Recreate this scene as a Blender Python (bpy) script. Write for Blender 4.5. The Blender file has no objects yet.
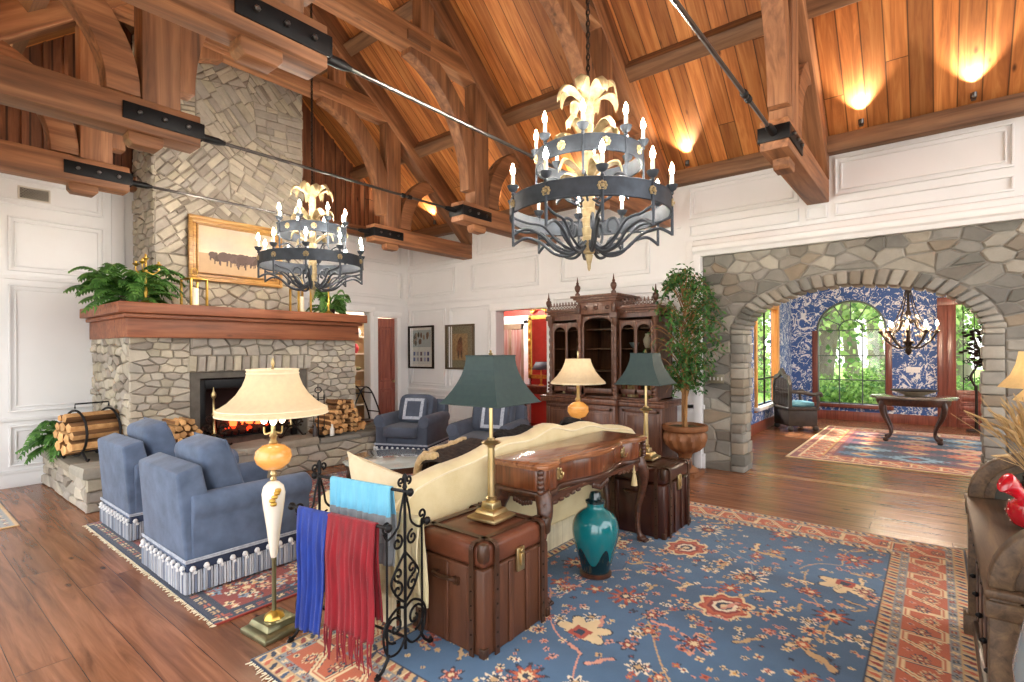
import bpy, math, random
import numpy as np
from mathutils import Vector, Matrix
random.seed(7)
SC = bpy.context.scene
COL = SC.collection
PI = math.pi
R_ = math.radians

# ------------------------------------------------------------------ helpers
def lin(h):
    h = h.lstrip('#')
    return tuple(((int(h[i:i+2], 16)/255)/12.92 if int(h[i:i+2], 16)/255 <= .04045 else ((int(h[i:i+2], 16)/255+.055)/1.055)**2.4) for i in (0, 2, 4))

class MB:
    """collects shapes and links them as ONE mesh object"""
    def __init__(s):
        s.v = []; s.f = []; s.r = []; s.tag = 0.5
    def add(s, vs, fs):
        b = len(s.v)
        s.v += [tuple(map(float, p)) for p in vs]
        s.r += [s.tag]*len(vs)
        s.f += [tuple(i+b for i in f) for f in fs]
        return s
    def box(s, x0, x1, y0, y1, z0, z1):
        return s.add([(x0,y0,z0),(x1,y0,z0),(x1,y1,z0),(x0,y1,z0),(x0,y0,z1),(x1,y0,z1),(x1,y1,z1),(x0,y1,z1)],
                     [(0,3,2,1),(4,5,6,7),(0,1,5,4),(1,2,6,5),(2,3,7,6),(3,0,4,7)])
    def obox(s, M, hx, hy, hz):
        vs = [M @ Vector((x*hx, y*hy, z*hz)) for z in (-1,1) for x, y in ((-1,-1),(1,-1),(1,1),(-1,1))]
        return s.add(vs, [(0,3,2,1),(4,5,6,7),(0,1,5,4),(1,2,6,5),(2,3,7,6),(3,0,4,7)])
    def frustum(s, a, b, z0, z1, cx=0, cy=0):
        """square-section frustum with half sizes a (ax,ay) at z0 and b at z1"""
        vs = [(cx+x*h[0], cy+y*h[1], z) for h, z in ((a,z0),(b,z1)) for x, y in ((-1,-1),(1,-1),(1,1),(-1,1))]
        return s.add(vs, [(0,3,2,1),(4,5,6,7),(0,1,5,4),(1,2,6,5),(2,3,7,6),(3,0,4,7)])
    def lathe(s, prof, n=24, c=(0,0,0), caps=True, sx=1, sy=1, M=None, wob=None):
        vs = []; fs = []
        for (r, z) in prof:
            for k in range(n):
                t = 2*PI*k/n
                q = r if wob is None else r*wob(t, z)
                p = Vector((q*math.cos(t)*sx, q*math.sin(t)*sy, z))
                if M is not None: p = M @ p
                vs.append((p[0]+c[0], p[1]+c[1], p[2]+c[2]))
        m = len(prof)
        for i in range(m-1):
            for k in range(n):
                k2 = (k+1) % n
                fs.append((i*n+k, i*n+k2, (i+1)*n+k2, (i+1)*n+k))
        if caps:
            fs.append(tuple(range(n-1, -1, -1))); fs.append(tuple((m-1)*n+k for k in range(n)))
        return s.add(vs, fs)
    def tube(s, pts, r, n=8, closed=False, flat=1.0):
        pts = [Vector(p) for p in pts]; m = len(pts)
        rr = r if isinstance(r, (list, tuple)) else [r]*m
        vs = []; fs = []
        t0 = (pts[1]-pts[0]).normalized()
        nrm = t0.orthogonal().normalized()
        if abs(t0.z) < .95: nrm = (Vector((0,0,1)) - t0*t0.z).normalized()
        for i in range(m):
            if closed: t = (pts[(i+1) % m]-pts[i-1]).normalized()
            else: t = (pts[min(i+1, m-1)]-pts[max(i-1, 0)]).normalized()
            nrm = (nrm - t*nrm.dot(t))
            nrm = nrm.normalized() if nrm.length > 1e-6 else t.orthogonal().normalized()
            b = t.cross(nrm)
            for k in range(n):
                a = 2*PI*k/n
                vs.append(pts[i] + nrm*(math.cos(a)*rr[i]) + b*(math.sin(a)*rr[i]*flat))
        mm = m if closed else m-1
        for i in range(mm):
            j = (i+1) % m
            for k in range(n):
                k2 = (k+1) % n
                fs.append((i*n+k, i*n+k2, j*n+k2, j*n+k))
        if not closed:
            fs.append(tuple(range(n-1, -1, -1))); fs.append(tuple((m-1)*n+k for k in range(n)))
        return s.add(vs, fs)
    def prism(s, poly, a0, a1, plane='xz'):
        """polygon in the given plane, extruded along the third axis"""
        def p3(u, v, w):
            return {'xz': (u, w, v), 'yz': (w, u, v), 'xy': (u, v, w)}[plane]
        n = len(poly)
        vs = [p3(u, v, a0) for u, v in poly]+[p3(u, v, a1) for u, v in poly]
        fs = [tuple(range(n)), tuple(range(2*n-1, n-1, -1))]
        for i in range(n):
            j = (i+1) % n
            fs.append((i, i+n, j+n, j))
        return s.add(vs, fs)
    def band(s, inner, outer, a0, a1, plane='xz', closed=False):
        """solid strip between two polylines, extruded (arches, frames)"""
        def p3(u, v, w):
            return {'xz': (u, w, v), 'yz': (w, u, v), 'xy': (u, v, w)}[plane]
        n = len(inner)
        vs = [p3(u, v, w) for w in (a0, a1) for L in (inner, outer) for u, v in L]
        fs = []
        I0, O0, I1, O1 = 0, n, 2*n, 3*n
        for i in range(n if closed else n-1):
            j = (i+1) % n
            fs += [(I0+i, I0+j, O0+j, O0+i), (I1+j, I1+i, O1+i, O1+j), (I0+j, I0+i, I1+i, I1+j), (O0+i, O0+j, O1+j, O1+i)]
        if not closed:
            for i in (0, n-1): fs.append((I0+i, O0+i, O1+i, I1+i))
        return s.add(vs, fs)
    def sq(s, c, h, e1=.35, e2=.35, n=20, M=None, fn=None):
        """superquadric: soft boxes, cushions"""
        def p(x, e): return math.copysign(abs(x)**e, x)
        vs = []; fs = []; nv = n//2
        for i in range(nv+1):
            a = -PI/2+PI*i/nv
            for k in range(n):
                b = 2*PI*(k+.5)/n
                q = Vector((h[0]*p(math.cos(a), e1)*p(math.cos(b), e2), h[1]*p(math.cos(a), e1)*p(math.sin(b), e2), h[2]*p(math.sin(a), e1)))
                if fn: q = Vector(fn(q))
                if M is not None: q = M @ q
                vs.append((q[0]+c[0], q[1]+c[1], q[2]+c[2]))
        for i in range(nv):
            for k in range(n):
                k2 = (k+1) % n
                fs.append((i*n+k, i*n+k2, (i+1)*n+k2, (i+1)*n+k))
        return s.add(vs, fs)
    def grid(s, fn, nu, nv, closed_u=False):
        vs = [fn(i/nu, j/nv) for j in range(nv+1) for i in range(nu+(0 if closed_u else 1))]
        w = nu if closed_u else nu+1
        fs = [(j*w+i, j*w+(i+1) % w, (j+1)*w+(i+1) % w, (j+1)*w+i) for j in range(nv) for i in range(nu)]
        return s.add(vs, fs)
    def slab(s, fn, nu, nv, th):
        """a cloth: grid front and back with thickness th (fn returns point, offset dir)"""
        b = len(s.v); w = nu+1; N = w*(nv+1)
        A = []; B = []
        for j in range(nv+1):
            for i in range(nu+1):
                p, d = fn(i/nu, j/nv); p = Vector(p); d = Vector(d)*th
                A.append(p); B.append(p-d)
        fs = []
        for j in range(nv):
            for i in range(nu):
                q = (j*w+i, j*w+i+1, (j+1)*w+i+1, (j+1)*w+i)
                fs.append(q); fs.append(tuple(N+k for k in reversed(q)))
        ring = [i for i in range(w)]+[j*w+nu for j in range(1, nv+1)]+[nv*w+i for i in range(nu-1, -1, -1)]+[j*w for j in range(nv-1, 0, -1)]
        for a, c in zip(ring, ring[1:]+ring[:1]): fs.append((a, c, c+N, a+N))
        return s.add(A+B, fs)
    def xf(s, M, start=0):
        for i in range(start, len(s.v)):
            s.v[i] = tuple(M @ Vector(s.v[i]))
        return s
    def build(s, name, mat, parent=None, smooth=False, bevel=0, seg=2, loc=None, rot=None, sub=0, angle=40):
        me = bpy.data.meshes.new(name)
        me.from_pydata(s.v, [], s.f)
        at = me.attributes.new('rnd', 'FLOAT', 'POINT'); at.data.foreach_set('value', s.r)
        bm_fix(me)
        me.materials.append(mat)
        o = bpy.data.objects.new(name, me); COL.objects.link(o)
        if parent is not None: o.parent = parent
        if loc is not None: o.location = loc
        if rot is not None: o.rotation_euler = rot
        if bevel:
            m = o.modifiers.new('bevel', 'BEVEL'); m.width = bevel; m.segments = seg; m.limit_method = 'ANGLE'; m.angle_limit = R_(35)
        if sub:
            m = o.modifiers.new('sub', 'SUBSURF'); m.levels = sub; m.render_levels = sub
        if smooth or bevel or sub:
            me.polygons.foreach_set('use_smooth', [True]*len(me.polygons))
            if smooth and not sub and angle < 180:
                me.set_sharp_from_angle(angle=R_(angle))
        return o

import bmesh
def bm_fix(me):
    bm = bmesh.new(); bm.from_mesh(me)
    bmesh.ops.recalc_face_normals(bm, faces=bm.faces)
    bm.to_mesh(me); bm.free()

def tag(o, label=None, cat=None, group=None, kind=None):
    if label: o['label'] = label
    if cat: o['category'] = cat
    if group: o['group'] = group
    if kind: o['kind'] = kind
    return o
def thing(name, label, cat, loc=(0,0,0), rz=0, group=None):
    o = bpy.data.objects.new(name, None); COL.objects.link(o)
    o.empty_display_size = .1
    o.location = loc; o.rotation_euler = (0,0,rz)
    return tag(o, label, cat, group)
def kids(o): return [c for c in bpy.data.objects if c.parent == o]
def dup(o, loc=None, rz=None, label=None, parent=None, scale=None):
    tree = {}
    for c in bpy.data.objects:
        if c.parent: tree.setdefault(c.parent, []).append(c)
    def rec(q, par):
        c = q.copy(); COL.objects.link(c)
        if par is not None: c.parent = par
        for ch in tree.get(q, []): rec(ch, c)
        return c
    r = rec(o, parent)
    if loc is not None: r.location = loc
    if rz is not None: r.rotation_euler = (0,0,rz)
    if label: r['label'] = label
    if scale: r.scale = (scale,)*3
    return r
def struct(o): o['kind'] = 'structure'; return o
def arc(cx, cz, rx, rz, a0, a1, n):
    return [(cx+rx*math.cos(R_(a0+(a1-a0)*i/n)), cz+rz*math.sin(R_(a0+(a1-a0)*i/n))) for i in range(n+1)]
def spline(pts, n=6):
    """Catmull-Rom through points"""
    P = [Vector(p) for p in pts]; out = []
    for i in range(len(P)-1):
        a, b, c, d = P[max(i-1,0)], P[i], P[i+1], P[min(i+2, len(P)-1)]
        for k in range(n):
            t = k/n
            out.append(.5*((2*b)+(c-a)*t+(2*a-5*b+4*c-d)*t*t+(3*b-a-3*c+d)*t**3))
    out.append(P[-1]); return out
def spiral(c, r0, r1, a0, turns, n=22, plane='xz'):
    out = []
    for i in range(n+1):
        t = i/n; a = a0+turns*2*PI*t; r = r0+(r1-r0)*t
        u, v = r*math.cos(a), r*math.sin(a)
        out.append({'xz': (c[0]+u, c[1], c[2]+v), 'yz': (c[0], c[1]+u, c[2]+v), 'xy': (c[0]+u, c[1]+v, c[2])}[plane])
    return out

# ------------------------------------------------------------------ materials
def nodes(name):
    m = bpy.data.materials.new(name); m.use_nodes = True
    nt = m.node_tree; b = nt.nodes['Principled BSDF']
    return m, nt, b
def N(nt, t, **kw):
    n = nt.nodes.new(t)
    for k, v in kw.items(): setattr(n, k, v)
    return n
def ramp(nt, stops):
    n = N(nt, 'ShaderNodeValToRGB'); e = n.color_ramp.elements
    while len(e) < len(stops): e.new(.5)
    for el, (p, c) in zip(e, stops):
        el.position = p; el.color = (*c, 1) if len(c) == 3 else c
    return n
def coords(nt, scale=(1,1,1), rand=True, kind='Object'):
    tc = N(nt, 'ShaderNodeTexCoord'); mp = N(nt, 'ShaderNodeMapping')
    mp.inputs['Scale'].default_value = scale
    if rand:
        oi = N(nt, 'ShaderNodeObjectInfo'); mu = N(nt, 'ShaderNodeMath', operation='MULTIPLY'); mu.inputs[1].default_value = 37.0
        nt.links.new(oi.outputs['Random'], mu.inputs[0])
        ad = N(nt, 'ShaderNodeVectorMath', operation='ADD')
        nt.links.new(tc.outputs[kind], ad.inputs[0]); nt.links.new(mu.outputs[0], ad.inputs[1])
        nt.links.new(ad.outputs[0], mp.inputs['Vector'])
    else:
        nt.links.new(tc.outputs[kind], mp.inputs['Vector'])
    return mp.outputs[0]
def noise(nt, vec, scale, detail=4, rough=.55, dist=0):
    n = N(nt, 'ShaderNodeTexNoise'); n.inputs['Scale'].default_value = scale; n.inputs['Detail'].default_value = detail
    n.inputs['Roughness'].default_value = rough; n.inputs['Distortion'].default_value = dist
    nt.links.new(vec, n.inputs['Vector']); return n
def bump(nt, b, h, strength, dist=.01):
    n = N(nt, 'ShaderNodeBump'); n.inputs['Strength'].default_value = strength; n.inputs['Distance'].default_value = dist
    nt.links.new(h, n.inputs['Height']); nt.links.new(n.outputs[0], b.inputs['Normal'])
def mul(nt, a, fac_socket, lo, hi):
    """multiply colour a by a value mapped from 0..1 to lo..hi"""
    mr = N(nt, 'ShaderNodeMapRange'); mr.inputs['To Min'].default_value = lo; mr.inputs['To Max'].default_value = hi
    nt.links.new(fac_socket, mr.inputs['Value'])
    vm = N(nt, 'ShaderNodeVectorMath', operation='SCALE')
    nt.links.new(a, vm.inputs[0]); nt.links.new(mr.outputs[0], vm.inputs['Scale'])
    return vm.outputs[0]
def attr(nt, name='rnd'):
    n = N(nt, 'ShaderNodeAttribute'); n.attribute_name = name; return n

def plain(name, c, rough=.5, metal=0, c2=None, vs=6, stretch=(1,1,1), bm=0, bs=None, rnd=None, spec=.5, sheen=0, coat=0, trans=0, emit=None, es=1, sss=0):
    m, nt, b = nodes(name)
    c = lin(c); c2 = lin(c2) if c2 else tuple(x*.8 for x in c)
    vec = coords(nt, stretch)
    nz = noise(nt, vec, vs)
    rp = ramp(nt, [(.3, c2), (.7, c)]); nt.links.new(nz.outputs[0], rp.inputs[0])
    out = rp.outputs[0]
    if rnd: out = mul(nt, out, attr(nt).outputs['Fac'], *rnd)
    nt.links.new(out, b.inputs['Base Color'])
    b.inputs['Roughness'].default_value = rough; b.inputs['Metallic'].default_value = metal
    b.inputs['Specular IOR Level'].default_value = spec
    if sheen: b.inputs['Sheen Weight'].default_value = sheen
    if coat: b.inputs['Coat Weight'].default_value = coat; b.inputs['Coat Roughness'].default_value = .08
    if trans: b.inputs['Transmission Weight'].default_value = trans
    if emit: b.inputs['Emission Color'].default_value = (*lin(emit), 1); b.inputs['Emission Strength'].default_value = es
    if bm:
        nb = noise(nt, vec, bs or vs*6, 3); bump(nt, b, nb.outputs[0], bm)
    return m

def wood(name, dark, mid, light, s=1.0, axis=0, rough=.5, rnd=None, bm=.15, coat=0, knots=True, objr=.18):
    m, nt, b = nodes(name)
    st = [9.0, 9.0, 9.0]; st[axis] = .55
    vec = coords(nt, tuple(x*s for x in st))
    n1 = noise(nt, vec, 1.6, 6, .6, .6)
    rp = ramp(nt, [(.3, lin(dark)), (.5, lin(mid)), (.72, lin(light))]); nt.links.new(n1.outputs[0], rp.inputs[0])
    out = rp.outputs[0]
    vec2 = coords(nt, tuple((1.0 if i == axis else 2.6)*s for i in range(3)))
    n2 = noise(nt, vec2, .9, 3)
    out = mul(nt, out, n2.outputs[0], .68, 1.32)
    if knots:
        vo = N(nt, 'ShaderNodeTexVoronoi'); vo.inputs['Scale'].default_value = 1.6
        nt.links.new(vec2, vo.inputs['Vector'])
        kr = ramp(nt, [(.03, (.25,.25,.25)), (.11, (1,1,1))]); nt.links.new(vo.outputs['Distance'], kr.inputs[0])
        vm = N(nt, 'ShaderNodeVectorMath', operation='MULTIPLY'); nt.links.new(out, vm.inputs[0]); nt.links.new(kr.outputs[0], vm.inputs[1]); out = vm.outputs[0]
    if objr:
        oi = N(nt, 'ShaderNodeObjectInfo'); out = mul(nt, out, oi.outputs['Random'], 1-objr, 1+objr)
    if rnd: out = mul(nt, out, attr(nt).outputs['Fac'], *rnd)
    nt.links.new(out, b.inputs['Base Color'])
    b.inputs['Roughness'].default_value = rough
    if coat: b.inputs['Coat Weight'].default_value = coat; b.inputs['Coat Roughness'].default_value = .12
    if bm: bump(nt, b, n1.outputs[0], bm, .01)
    return m

def planks(name, dark, mid, light, w, L, rough, across=1, along=0, vlo=.72, vhi=1.28, coat=0, gap=.012, bm=.15):
    """boards of width w running along one object axis, each board its own tone"""
    m, nt, b = nodes(name)
    tc = N(nt, 'ShaderNodeTexCoord'); sp = N(nt, 'ShaderNodeSeparateXYZ'); nt.links.new(tc.outputs['Object'], sp.inputs[0])
    def mth(op, a, bb=None):
        n = N(nt, 'ShaderNodeMath', operation=op)
        for i, q in enumerate((a, bb)):
            if q is None: continue
            if isinstance(q, (int, float)): n.inputs[i].default_value = q
            else: nt.links.new(q, n.inputs[i])
        return n.outputs[0]
    ac = mth('DIVIDE', sp.outputs[across], w); idx = mth('FLOOR', ac); fr = mth('FRACT', ac)
    wn = N(nt, 'ShaderNodeTexWhiteNoise', noise_dimensions='1D'); nt.links.new(idx, wn.inputs['W'])
    al = mth('DIVIDE', sp.outputs[along], L); al2 = mth('ADD', al, mth('MULTIPLY', wn.outputs['Value'], 7.3)); ix2 = mth('FLOOR', al2); fr2 = mth('FRACT', al2)
    cmb = N(nt, 'ShaderNodeCombineXYZ'); nt.links.new(idx, cmb.inputs[0]); nt.links.new(ix2, cmb.inputs[1])
    wn2 = N(nt, 'ShaderNodeTexWhiteNoise', noise_dimensions='2D'); nt.links.new(cmb.outputs[0], wn2.inputs['Vector'])
    st = [0,0,0]; st[across] = 7; st[along] = .5; st[3-across-along] = 1
    mp = N(nt, 'ShaderNodeMapping'); mp.inputs['Scale'].default_value = st
    off = N(nt, 'ShaderNodeVectorMath', operation='ADD'); sc = N(nt, 'ShaderNodeVectorMath', operation='SCALE'); sc.inputs['Scale'].default_value = 9.0
    nt.links.new(wn2.outputs['Color'], sc.inputs[0]); nt.links.new(sc.outputs[0], off.inputs[0]); nt.links.new(tc.outputs['Object'], off.inputs[1]); nt.links.new(off.outputs[0], mp.inputs['Vector'])
    n1 = noise(nt, mp.outputs[0], 2.2, 6, .6, .8)
    rp = ramp(nt, [(.3, lin(dark)), (.5, lin(mid)), (.72, lin(light))]); nt.links.new(n1.outputs[0], rp.inputs[0])
    out = mul(nt, rp.outputs[0], wn2.outputs['Value'], vlo, vhi)
    # knots
    mp2 = N(nt, 'ShaderNodeMapping'); q = [0,0,0]; q[across] = 4.5; q[along] = 1.8; q[3-across-along] = 1; mp2.inputs['Scale'].default_value = q
    nt.links.new(off.outputs[0], mp2.inputs['Vector'])
    vo = N(nt, 'ShaderNodeTexVoronoi'); vo.inputs['Scale'].default_value = 1.0; nt.links.new(mp2.outputs[0], vo.inputs['Vector'])
    kr = ramp(nt, [(.03, (.22,.2,.2)), (.1, (1,1,1))]); nt.links.new(vo.outputs['Distance'], kr.inputs[0])
    vm = N(nt, 'ShaderNodeVectorMath', operation='MULTIPLY'); nt.links.new(out, vm.inputs[0]); nt.links.new(kr.outputs[0], vm.inputs[1]); out = vm.outputs[0]
    # joints
    d1 = mth('LESS_THAN', mth('MULTIPLY', mth('MINIMUM', fr, mth('SUBTRACT', 1, fr)), w), gap/2)
    d2 = mth('LESS_THAN', mth('MULTIPLY', mth('MINIMUM', fr2, mth('SUBTRACT', 1, fr2)), L), gap/2.5)
    jn = mth('MAXIMUM', d1, d2)
    out = mul(nt, out, jn, 1.0, .3)
    nt.links.new(out, b.inputs['Base Color'])
    b.inputs['Roughness'].default_value = rough
    if coat: b.inputs['Coat Weight'].default_value = coat; b.inputs['Coat Roughness'].default_value = .15
    hh = mth('SUBTRACT', mth('MULTIPLY', n1.outputs[0], .25), jn)
    if bm: bump(nt, b, hh, bm, .01)
    return m

def stone(name, stops, rough=.85, lo=.7, hi=1.25, vs=9):
    """per-stone tone from the 'rnd' attribute, mottled"""
    m, nt, b = nodes(name)
    at = attr(nt)
    rp = ramp(nt, [(i/(len(stops)-1), lin(c)) for i, c in enumerate(stops)]); nt.links.new(at.outputs['Fac'], rp.inputs[0])
    vec = coords(nt, (1,1,1), False)
    n1 = noise(nt, vec, vs, 6, .65)
    out = mul(nt, rp.outputs[0], n1.outputs[0], lo, hi)
    n2 = noise(nt, vec, 1.7, 3)
    out = mul(nt, out, n2.outputs[0], .8, 1.2)
    nt.links.new(out, b.inputs['Base Color']); b.inputs['Roughness'].default_value = rough
    b.inputs['Specular IOR Level'].default_value = .25
    bump(nt, b, n1.outputs[0], .6, .012)
    return m

def vcol(name, rough=.9, bm=.3, bs=250, sheen=0, mottle=(.88,1.12), spec=.2):
    """design colours carried by the mesh (woven or printed pattern)"""
    m, nt, b = nodes(name)
    at = attr(nt, 'Col')
    vec = coords(nt, (1,1,1), False); n1 = noise(nt, vec, bs, 2); n2 = noise(nt, vec, 9, 3)
    out = mul(nt, at.outputs['Color'], n2.outputs[0], *mottle)
    nt.links.new(out, b.inputs['Base Color']); b.inputs['Roughness'].default_value = rough; b.inputs['Specular IOR Level'].default_value = spec
    if sheen: b.inputs['Sheen Weight'].default_value = sheen
    if bm: bump(nt, b, n1.outputs[0], bm, .004)
    return m

def emis(name, c, s):
    m, nt, b = nodes(name)
    nt.nodes.remove(b); e = N(nt, 'ShaderNodeEmission'); e.inputs[0].default_value = (*lin(c), 1); e.inputs[1].default_value = s
    nt.links.new(e.outputs[0], nt.nodes['Material Output'].inputs[0]); return m
def shade_mat(name, c, tr=.6):
    """lamp shade cloth: part diffuse, part translucent"""
    m, nt, b = nodes(name)
    d = N(nt, 'ShaderNodeBsdfDiffuse'); t = N(nt, 'ShaderNodeBsdfTranslucent'); mx = N(nt, 'ShaderNodeMixShader')
    vec = coords(nt, (1,1,1)); nz = noise(nt, vec, 40, 2); rp = ramp(nt, [(.3, tuple(x*.92 for x in lin(c))), (.7, lin(c))]); nt.links.new(nz.outputs[0], rp.inputs[0])
    for q in (d, t): nt.links.new(rp.outputs[0], q.inputs['Color'])
    mx.inputs[0].default_value = tr
    nt.links.new(d.outputs[0], mx.inputs[1]); nt.links.new(t.outputs[0], mx.inputs[2]); nt.links.new(mx.outputs[0], nt.nodes['Material Output'].inputs[0])
    nt.nodes.remove(b); return m
def leaf_mat(name, c1, c2, rough=.45):
    m, nt, b = nodes(name)
    at = attr(nt); rp = ramp(nt, [(0, lin(c1)), (1, lin(c2))]); nt.links.new(at.outputs['Fac'], rp.inputs[0])
    t = N(nt, 'ShaderNodeBsdfTranslucent'); mx = N(nt, 'ShaderNodeMixShader'); mx.inputs[0].default_value = .3
    nt.links.new(rp.outputs[0], b.inputs['Base Color']); nt.links.new(rp.outputs[0], t.inputs[0]); b.inputs['Roughness'].default_value = rough
    nt.links.new(b.outputs[0], mx.inputs[1]); nt.links.new(t.outputs[0], mx.inputs[2]); nt.links.new(mx.outputs[0], nt.nodes['Material Output'].inputs[0])
    return m
def glass_mat(name, tint='ffffff', gloss=.12):
    """thin pane: see-through with a faint reflection"""
    m, nt, b = nodes(name); nt.nodes.remove(b)
    t = N(nt, 'ShaderNodeBsdfTransparent'); t.inputs[0].default_value = (*lin(tint), 1)
    g = N(nt, 'ShaderNodeBsdfGlossy'); g.inputs['Roughness'].default_value = .03
    mx = N(nt, 'ShaderNodeMixShader'); mx.inputs[0].default_value = gloss
    nt.links.new(t.outputs[0], mx.inputs[1]); nt.links.new(g.outputs[0], mx.inputs[2]); nt.links.new(mx.outputs[0], nt.nodes['Material Output'].inputs[0])
    return m
# ------------------------------------------------------------------ palette
M = {}
M['beam'] = wood('beam_timber', '5a3a25', '86593a', 'a87650', .9, 0, .62, bm=.2)
M['beamz'] = wood('beam_timber_upright', '5a3a25', '86593a', 'a87650', .9, 2, .62, bm=.2)
M['beamy'] = wood('beam_timber_long', '5a3d2a', '7d5a3f', '9a7452', .9, 1, .62, bm=.2)
M['mantel'] = wood('mantel_timber', '6e3e26', '96583a', 'b0714c', 1.2, 0, .5)
M['ceil'] = planks('ceiling_boards', '8f5229', 'b9733b', 'd69656', .19, 4.5, .55, across=1, along=0, vlo=.6, vhi=1.3, gap=.012)
M['gable'] = planks('gable_boards', '553322', '78492f', '94603f', .21, 9, .6, across=0, along=2, vlo=.65, vhi=1.3, gap=.02)
M['floor'] = planks('floor_boards', '633f29', '86583c', 'a06e50', .225, 2.3, .27, across=0, along=1, vlo=.85, vhi=1.15, gap=.004, bm=0)
M['white'] = plain('white_paint', 'e3e3e4', .45, c2='dddddd', vs=1.5)
M['whitetrim'] = plain('white_gloss_trim', 'ebebeb', .35, c2='e6e6e6', vs=1.5)
M['stoneA'] = stone('fieldstone_warm', ['8f867a', 'aaa298', 'b8ae9c', 'a39d94', 'c3baa9', 'aea591', '9b958c'])
M['stoneB'] = stone('fieldstone_grey', ['67665f', '8a8780', 'a39e92', '797771', '9e998d', '8a7d6b', '706e69', 'aca699', '807a71', '95918a'])
M['mortarA'] = plain('mortar_warm', '968d80', .95, c2='827a6e', vs=14, bm=.4, spec=.1)
M['mortarB'] = plain('mortar_grey', '9a968e', .95, c2='88847c', vs=14, bm=.4, spec=.1)
M['black'] = plain('black_iron', '1d1d1f', .5, .6, c2='151517')
M['iron'] = plain('wrought_iron', '474e58', .5, .55, c2='343a42', vs=10)
M['bronze'] = plain('dark_bronze', '33271f', .45, .7, c2='221a15', vs=14)
M['steel'] = plain('steel_rod', '6d6a68', .3, .9, c2='4f4d4c')
M['brass'] = plain('polished_brass', 'cbb98c', .28, .9, c2='b7a070', vs=8)
M['gold'] = plain('gilt', 'd9b45a', .3, .8, c2='b98f3c', vs=18)
M['cream_metal'] = plain('antiqued_gilt', 'bba984', .5, .3, c2='94815b', vs=22)
M['dark'] = plain('soot_and_vent_shade', '1b1816', .9, c2='0f0d0c', vs=8)

# ------------------------------------------------------------------ stone packing
def clip(poly, a, b, c):
    """keep a*u+b*v <= c"""
    out = []
    for i in range(len(poly)):
        p, q = poly[i], poly[(i+1) % len(poly)]
        dp, dq = a*p[0]+b*p[1]-c, a*q[0]+b*q[1]-c
        if dp <= 0: out.append(p)
        if (dp < 0 < dq) or (dq < 0 < dp):
            t = dp/(dp-dq); out.append((p[0]+(q[0]-p[0])*t, p[1]+(q[1]-p[1])*t))
    return out
def cells(pts, box, ax=1.0, ay=1.0, extra=None):
    """Voronoi polygons of the points inside a rectangle (anisotropic)"""
    u0, u1, v0, v1 = box; res = []
    A = np.array(pts)
    for i, (pu, pv) in enumerate(pts):
        poly = [(u0,v0),(u1,v0),(u1,v1),(u0,v1)]
        d = ((A[:,0]-pu)*ax)**2+((A[:,1]-pv)*ay)**2
        for j in np.argsort(d)[1:26]:
            qu, qv = pts[j]
            a, b = 2*(qu-pu)*ax*ax, 2*(qv-pv)*ay*ay
            c = (qu*qu-pu*pu)*ax*ax+(qv*qv-pv*pv)*ay*ay
            poly = clip(poly, a, b, c)
            if len(poly) < 3: break
        if extra and len(poly) >= 3:
            for h in extra(pu, pv): poly = clip(poly, *h)
        if len(poly) >= 3: res.append(poly)
    return res
def area(p): return .5*abs(sum(p[i][0]*p[(i+1) % len(p)][1]-p[(i+1) % len(p)][0]*p[i][1] for i in range(len(p))))
def shrink(poly, d):
    """inset a convex polygon"""
    s = sum(poly[i][0]*poly[(i+1) % len(poly)][1]-poly[(i+1) % len(poly)][0]*poly[i][1] for i in range(len(poly)))
    if s < 0: poly = poly[::-1]
    out = list(poly)
    for i in range(len(poly)):
        p, q = poly[i], poly[(i+1) % len(poly)]
        ex, ey = q[0]-p[0], q[1]-p[1]; l = math.hypot(ex, ey)
        if l < 1e-6: continue
        nx, ny = ey/l, -ex/l
        out = clip(out, nx, ny, nx*p[0]+ny*p[1]-d)
        if len(out) < 3: return None
    return out
def simplify(p, eps=.012):
    out = []
    for q in p:
        if not out or math.hypot(q[0]-out[-1][0], q[1]-out[-1][1]) > eps: out.append(q)
    if len(out) > 2 and math.hypot(out[0][0]-out[-1][0], out[0][1]-out[-1][1]) <= eps: out.pop()
    return out
def lay(mb, poly, p3, gap=.008, depth=.03, jit=.4):
    """one stone: inset outline with a chamfered face standing proud of the mortar"""
    p = shrink(poly, gap)
    if not p: return
    p = simplify(p)
    if len(p) < 3 or area(p) < .0009: return
    q = shrink(p, min(.014, math.sqrt(area(p))*.1))
    if not q: return
    q = simplify(q, .004)
    if len(q) < 3: return
    mb.tag = random.random()
    d = depth*(1+jit*(random.random()-.5)*2)
    cu = sum(a for a, _ in q)/len(q); cv = sum(b for _, b in q)/len(q)
    n = len(p); m = len(q)
    tu, tv = (random.random()-.5)*.12, (random.random()-.5)*.12
    def dq(u, v): return d+(u-cu)*tu+(v-cv)*tv
    base = len(mb.v)
    if n == m:
        vs = [p3(u, v, -.01) for u, v in p]+[p3(u, v, d*.55) for u, v in p]+[p3(u, v, dq(u, v)) for u, v in q]
        fs = []
        for L in range(2):
            for i in range(n):
                j = (i+1) % n; fs.append((L*n+i, L*n+j, (L+1)*n+j, (L+1)*n+i))
        fs.append(tuple(2*n+i for i in range(n)))
    else:
        vs = [p3(u, v, -.01) for u, v in p]+[p3(u, v, dq(u, v)) for u, v in p]
        fs = [(i, (i+1) % n, n+(i+1) % n, n+i) for i in range(n)]+[tuple(n+i for i in range(n))]
    mb.add(vs, fs)
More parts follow.
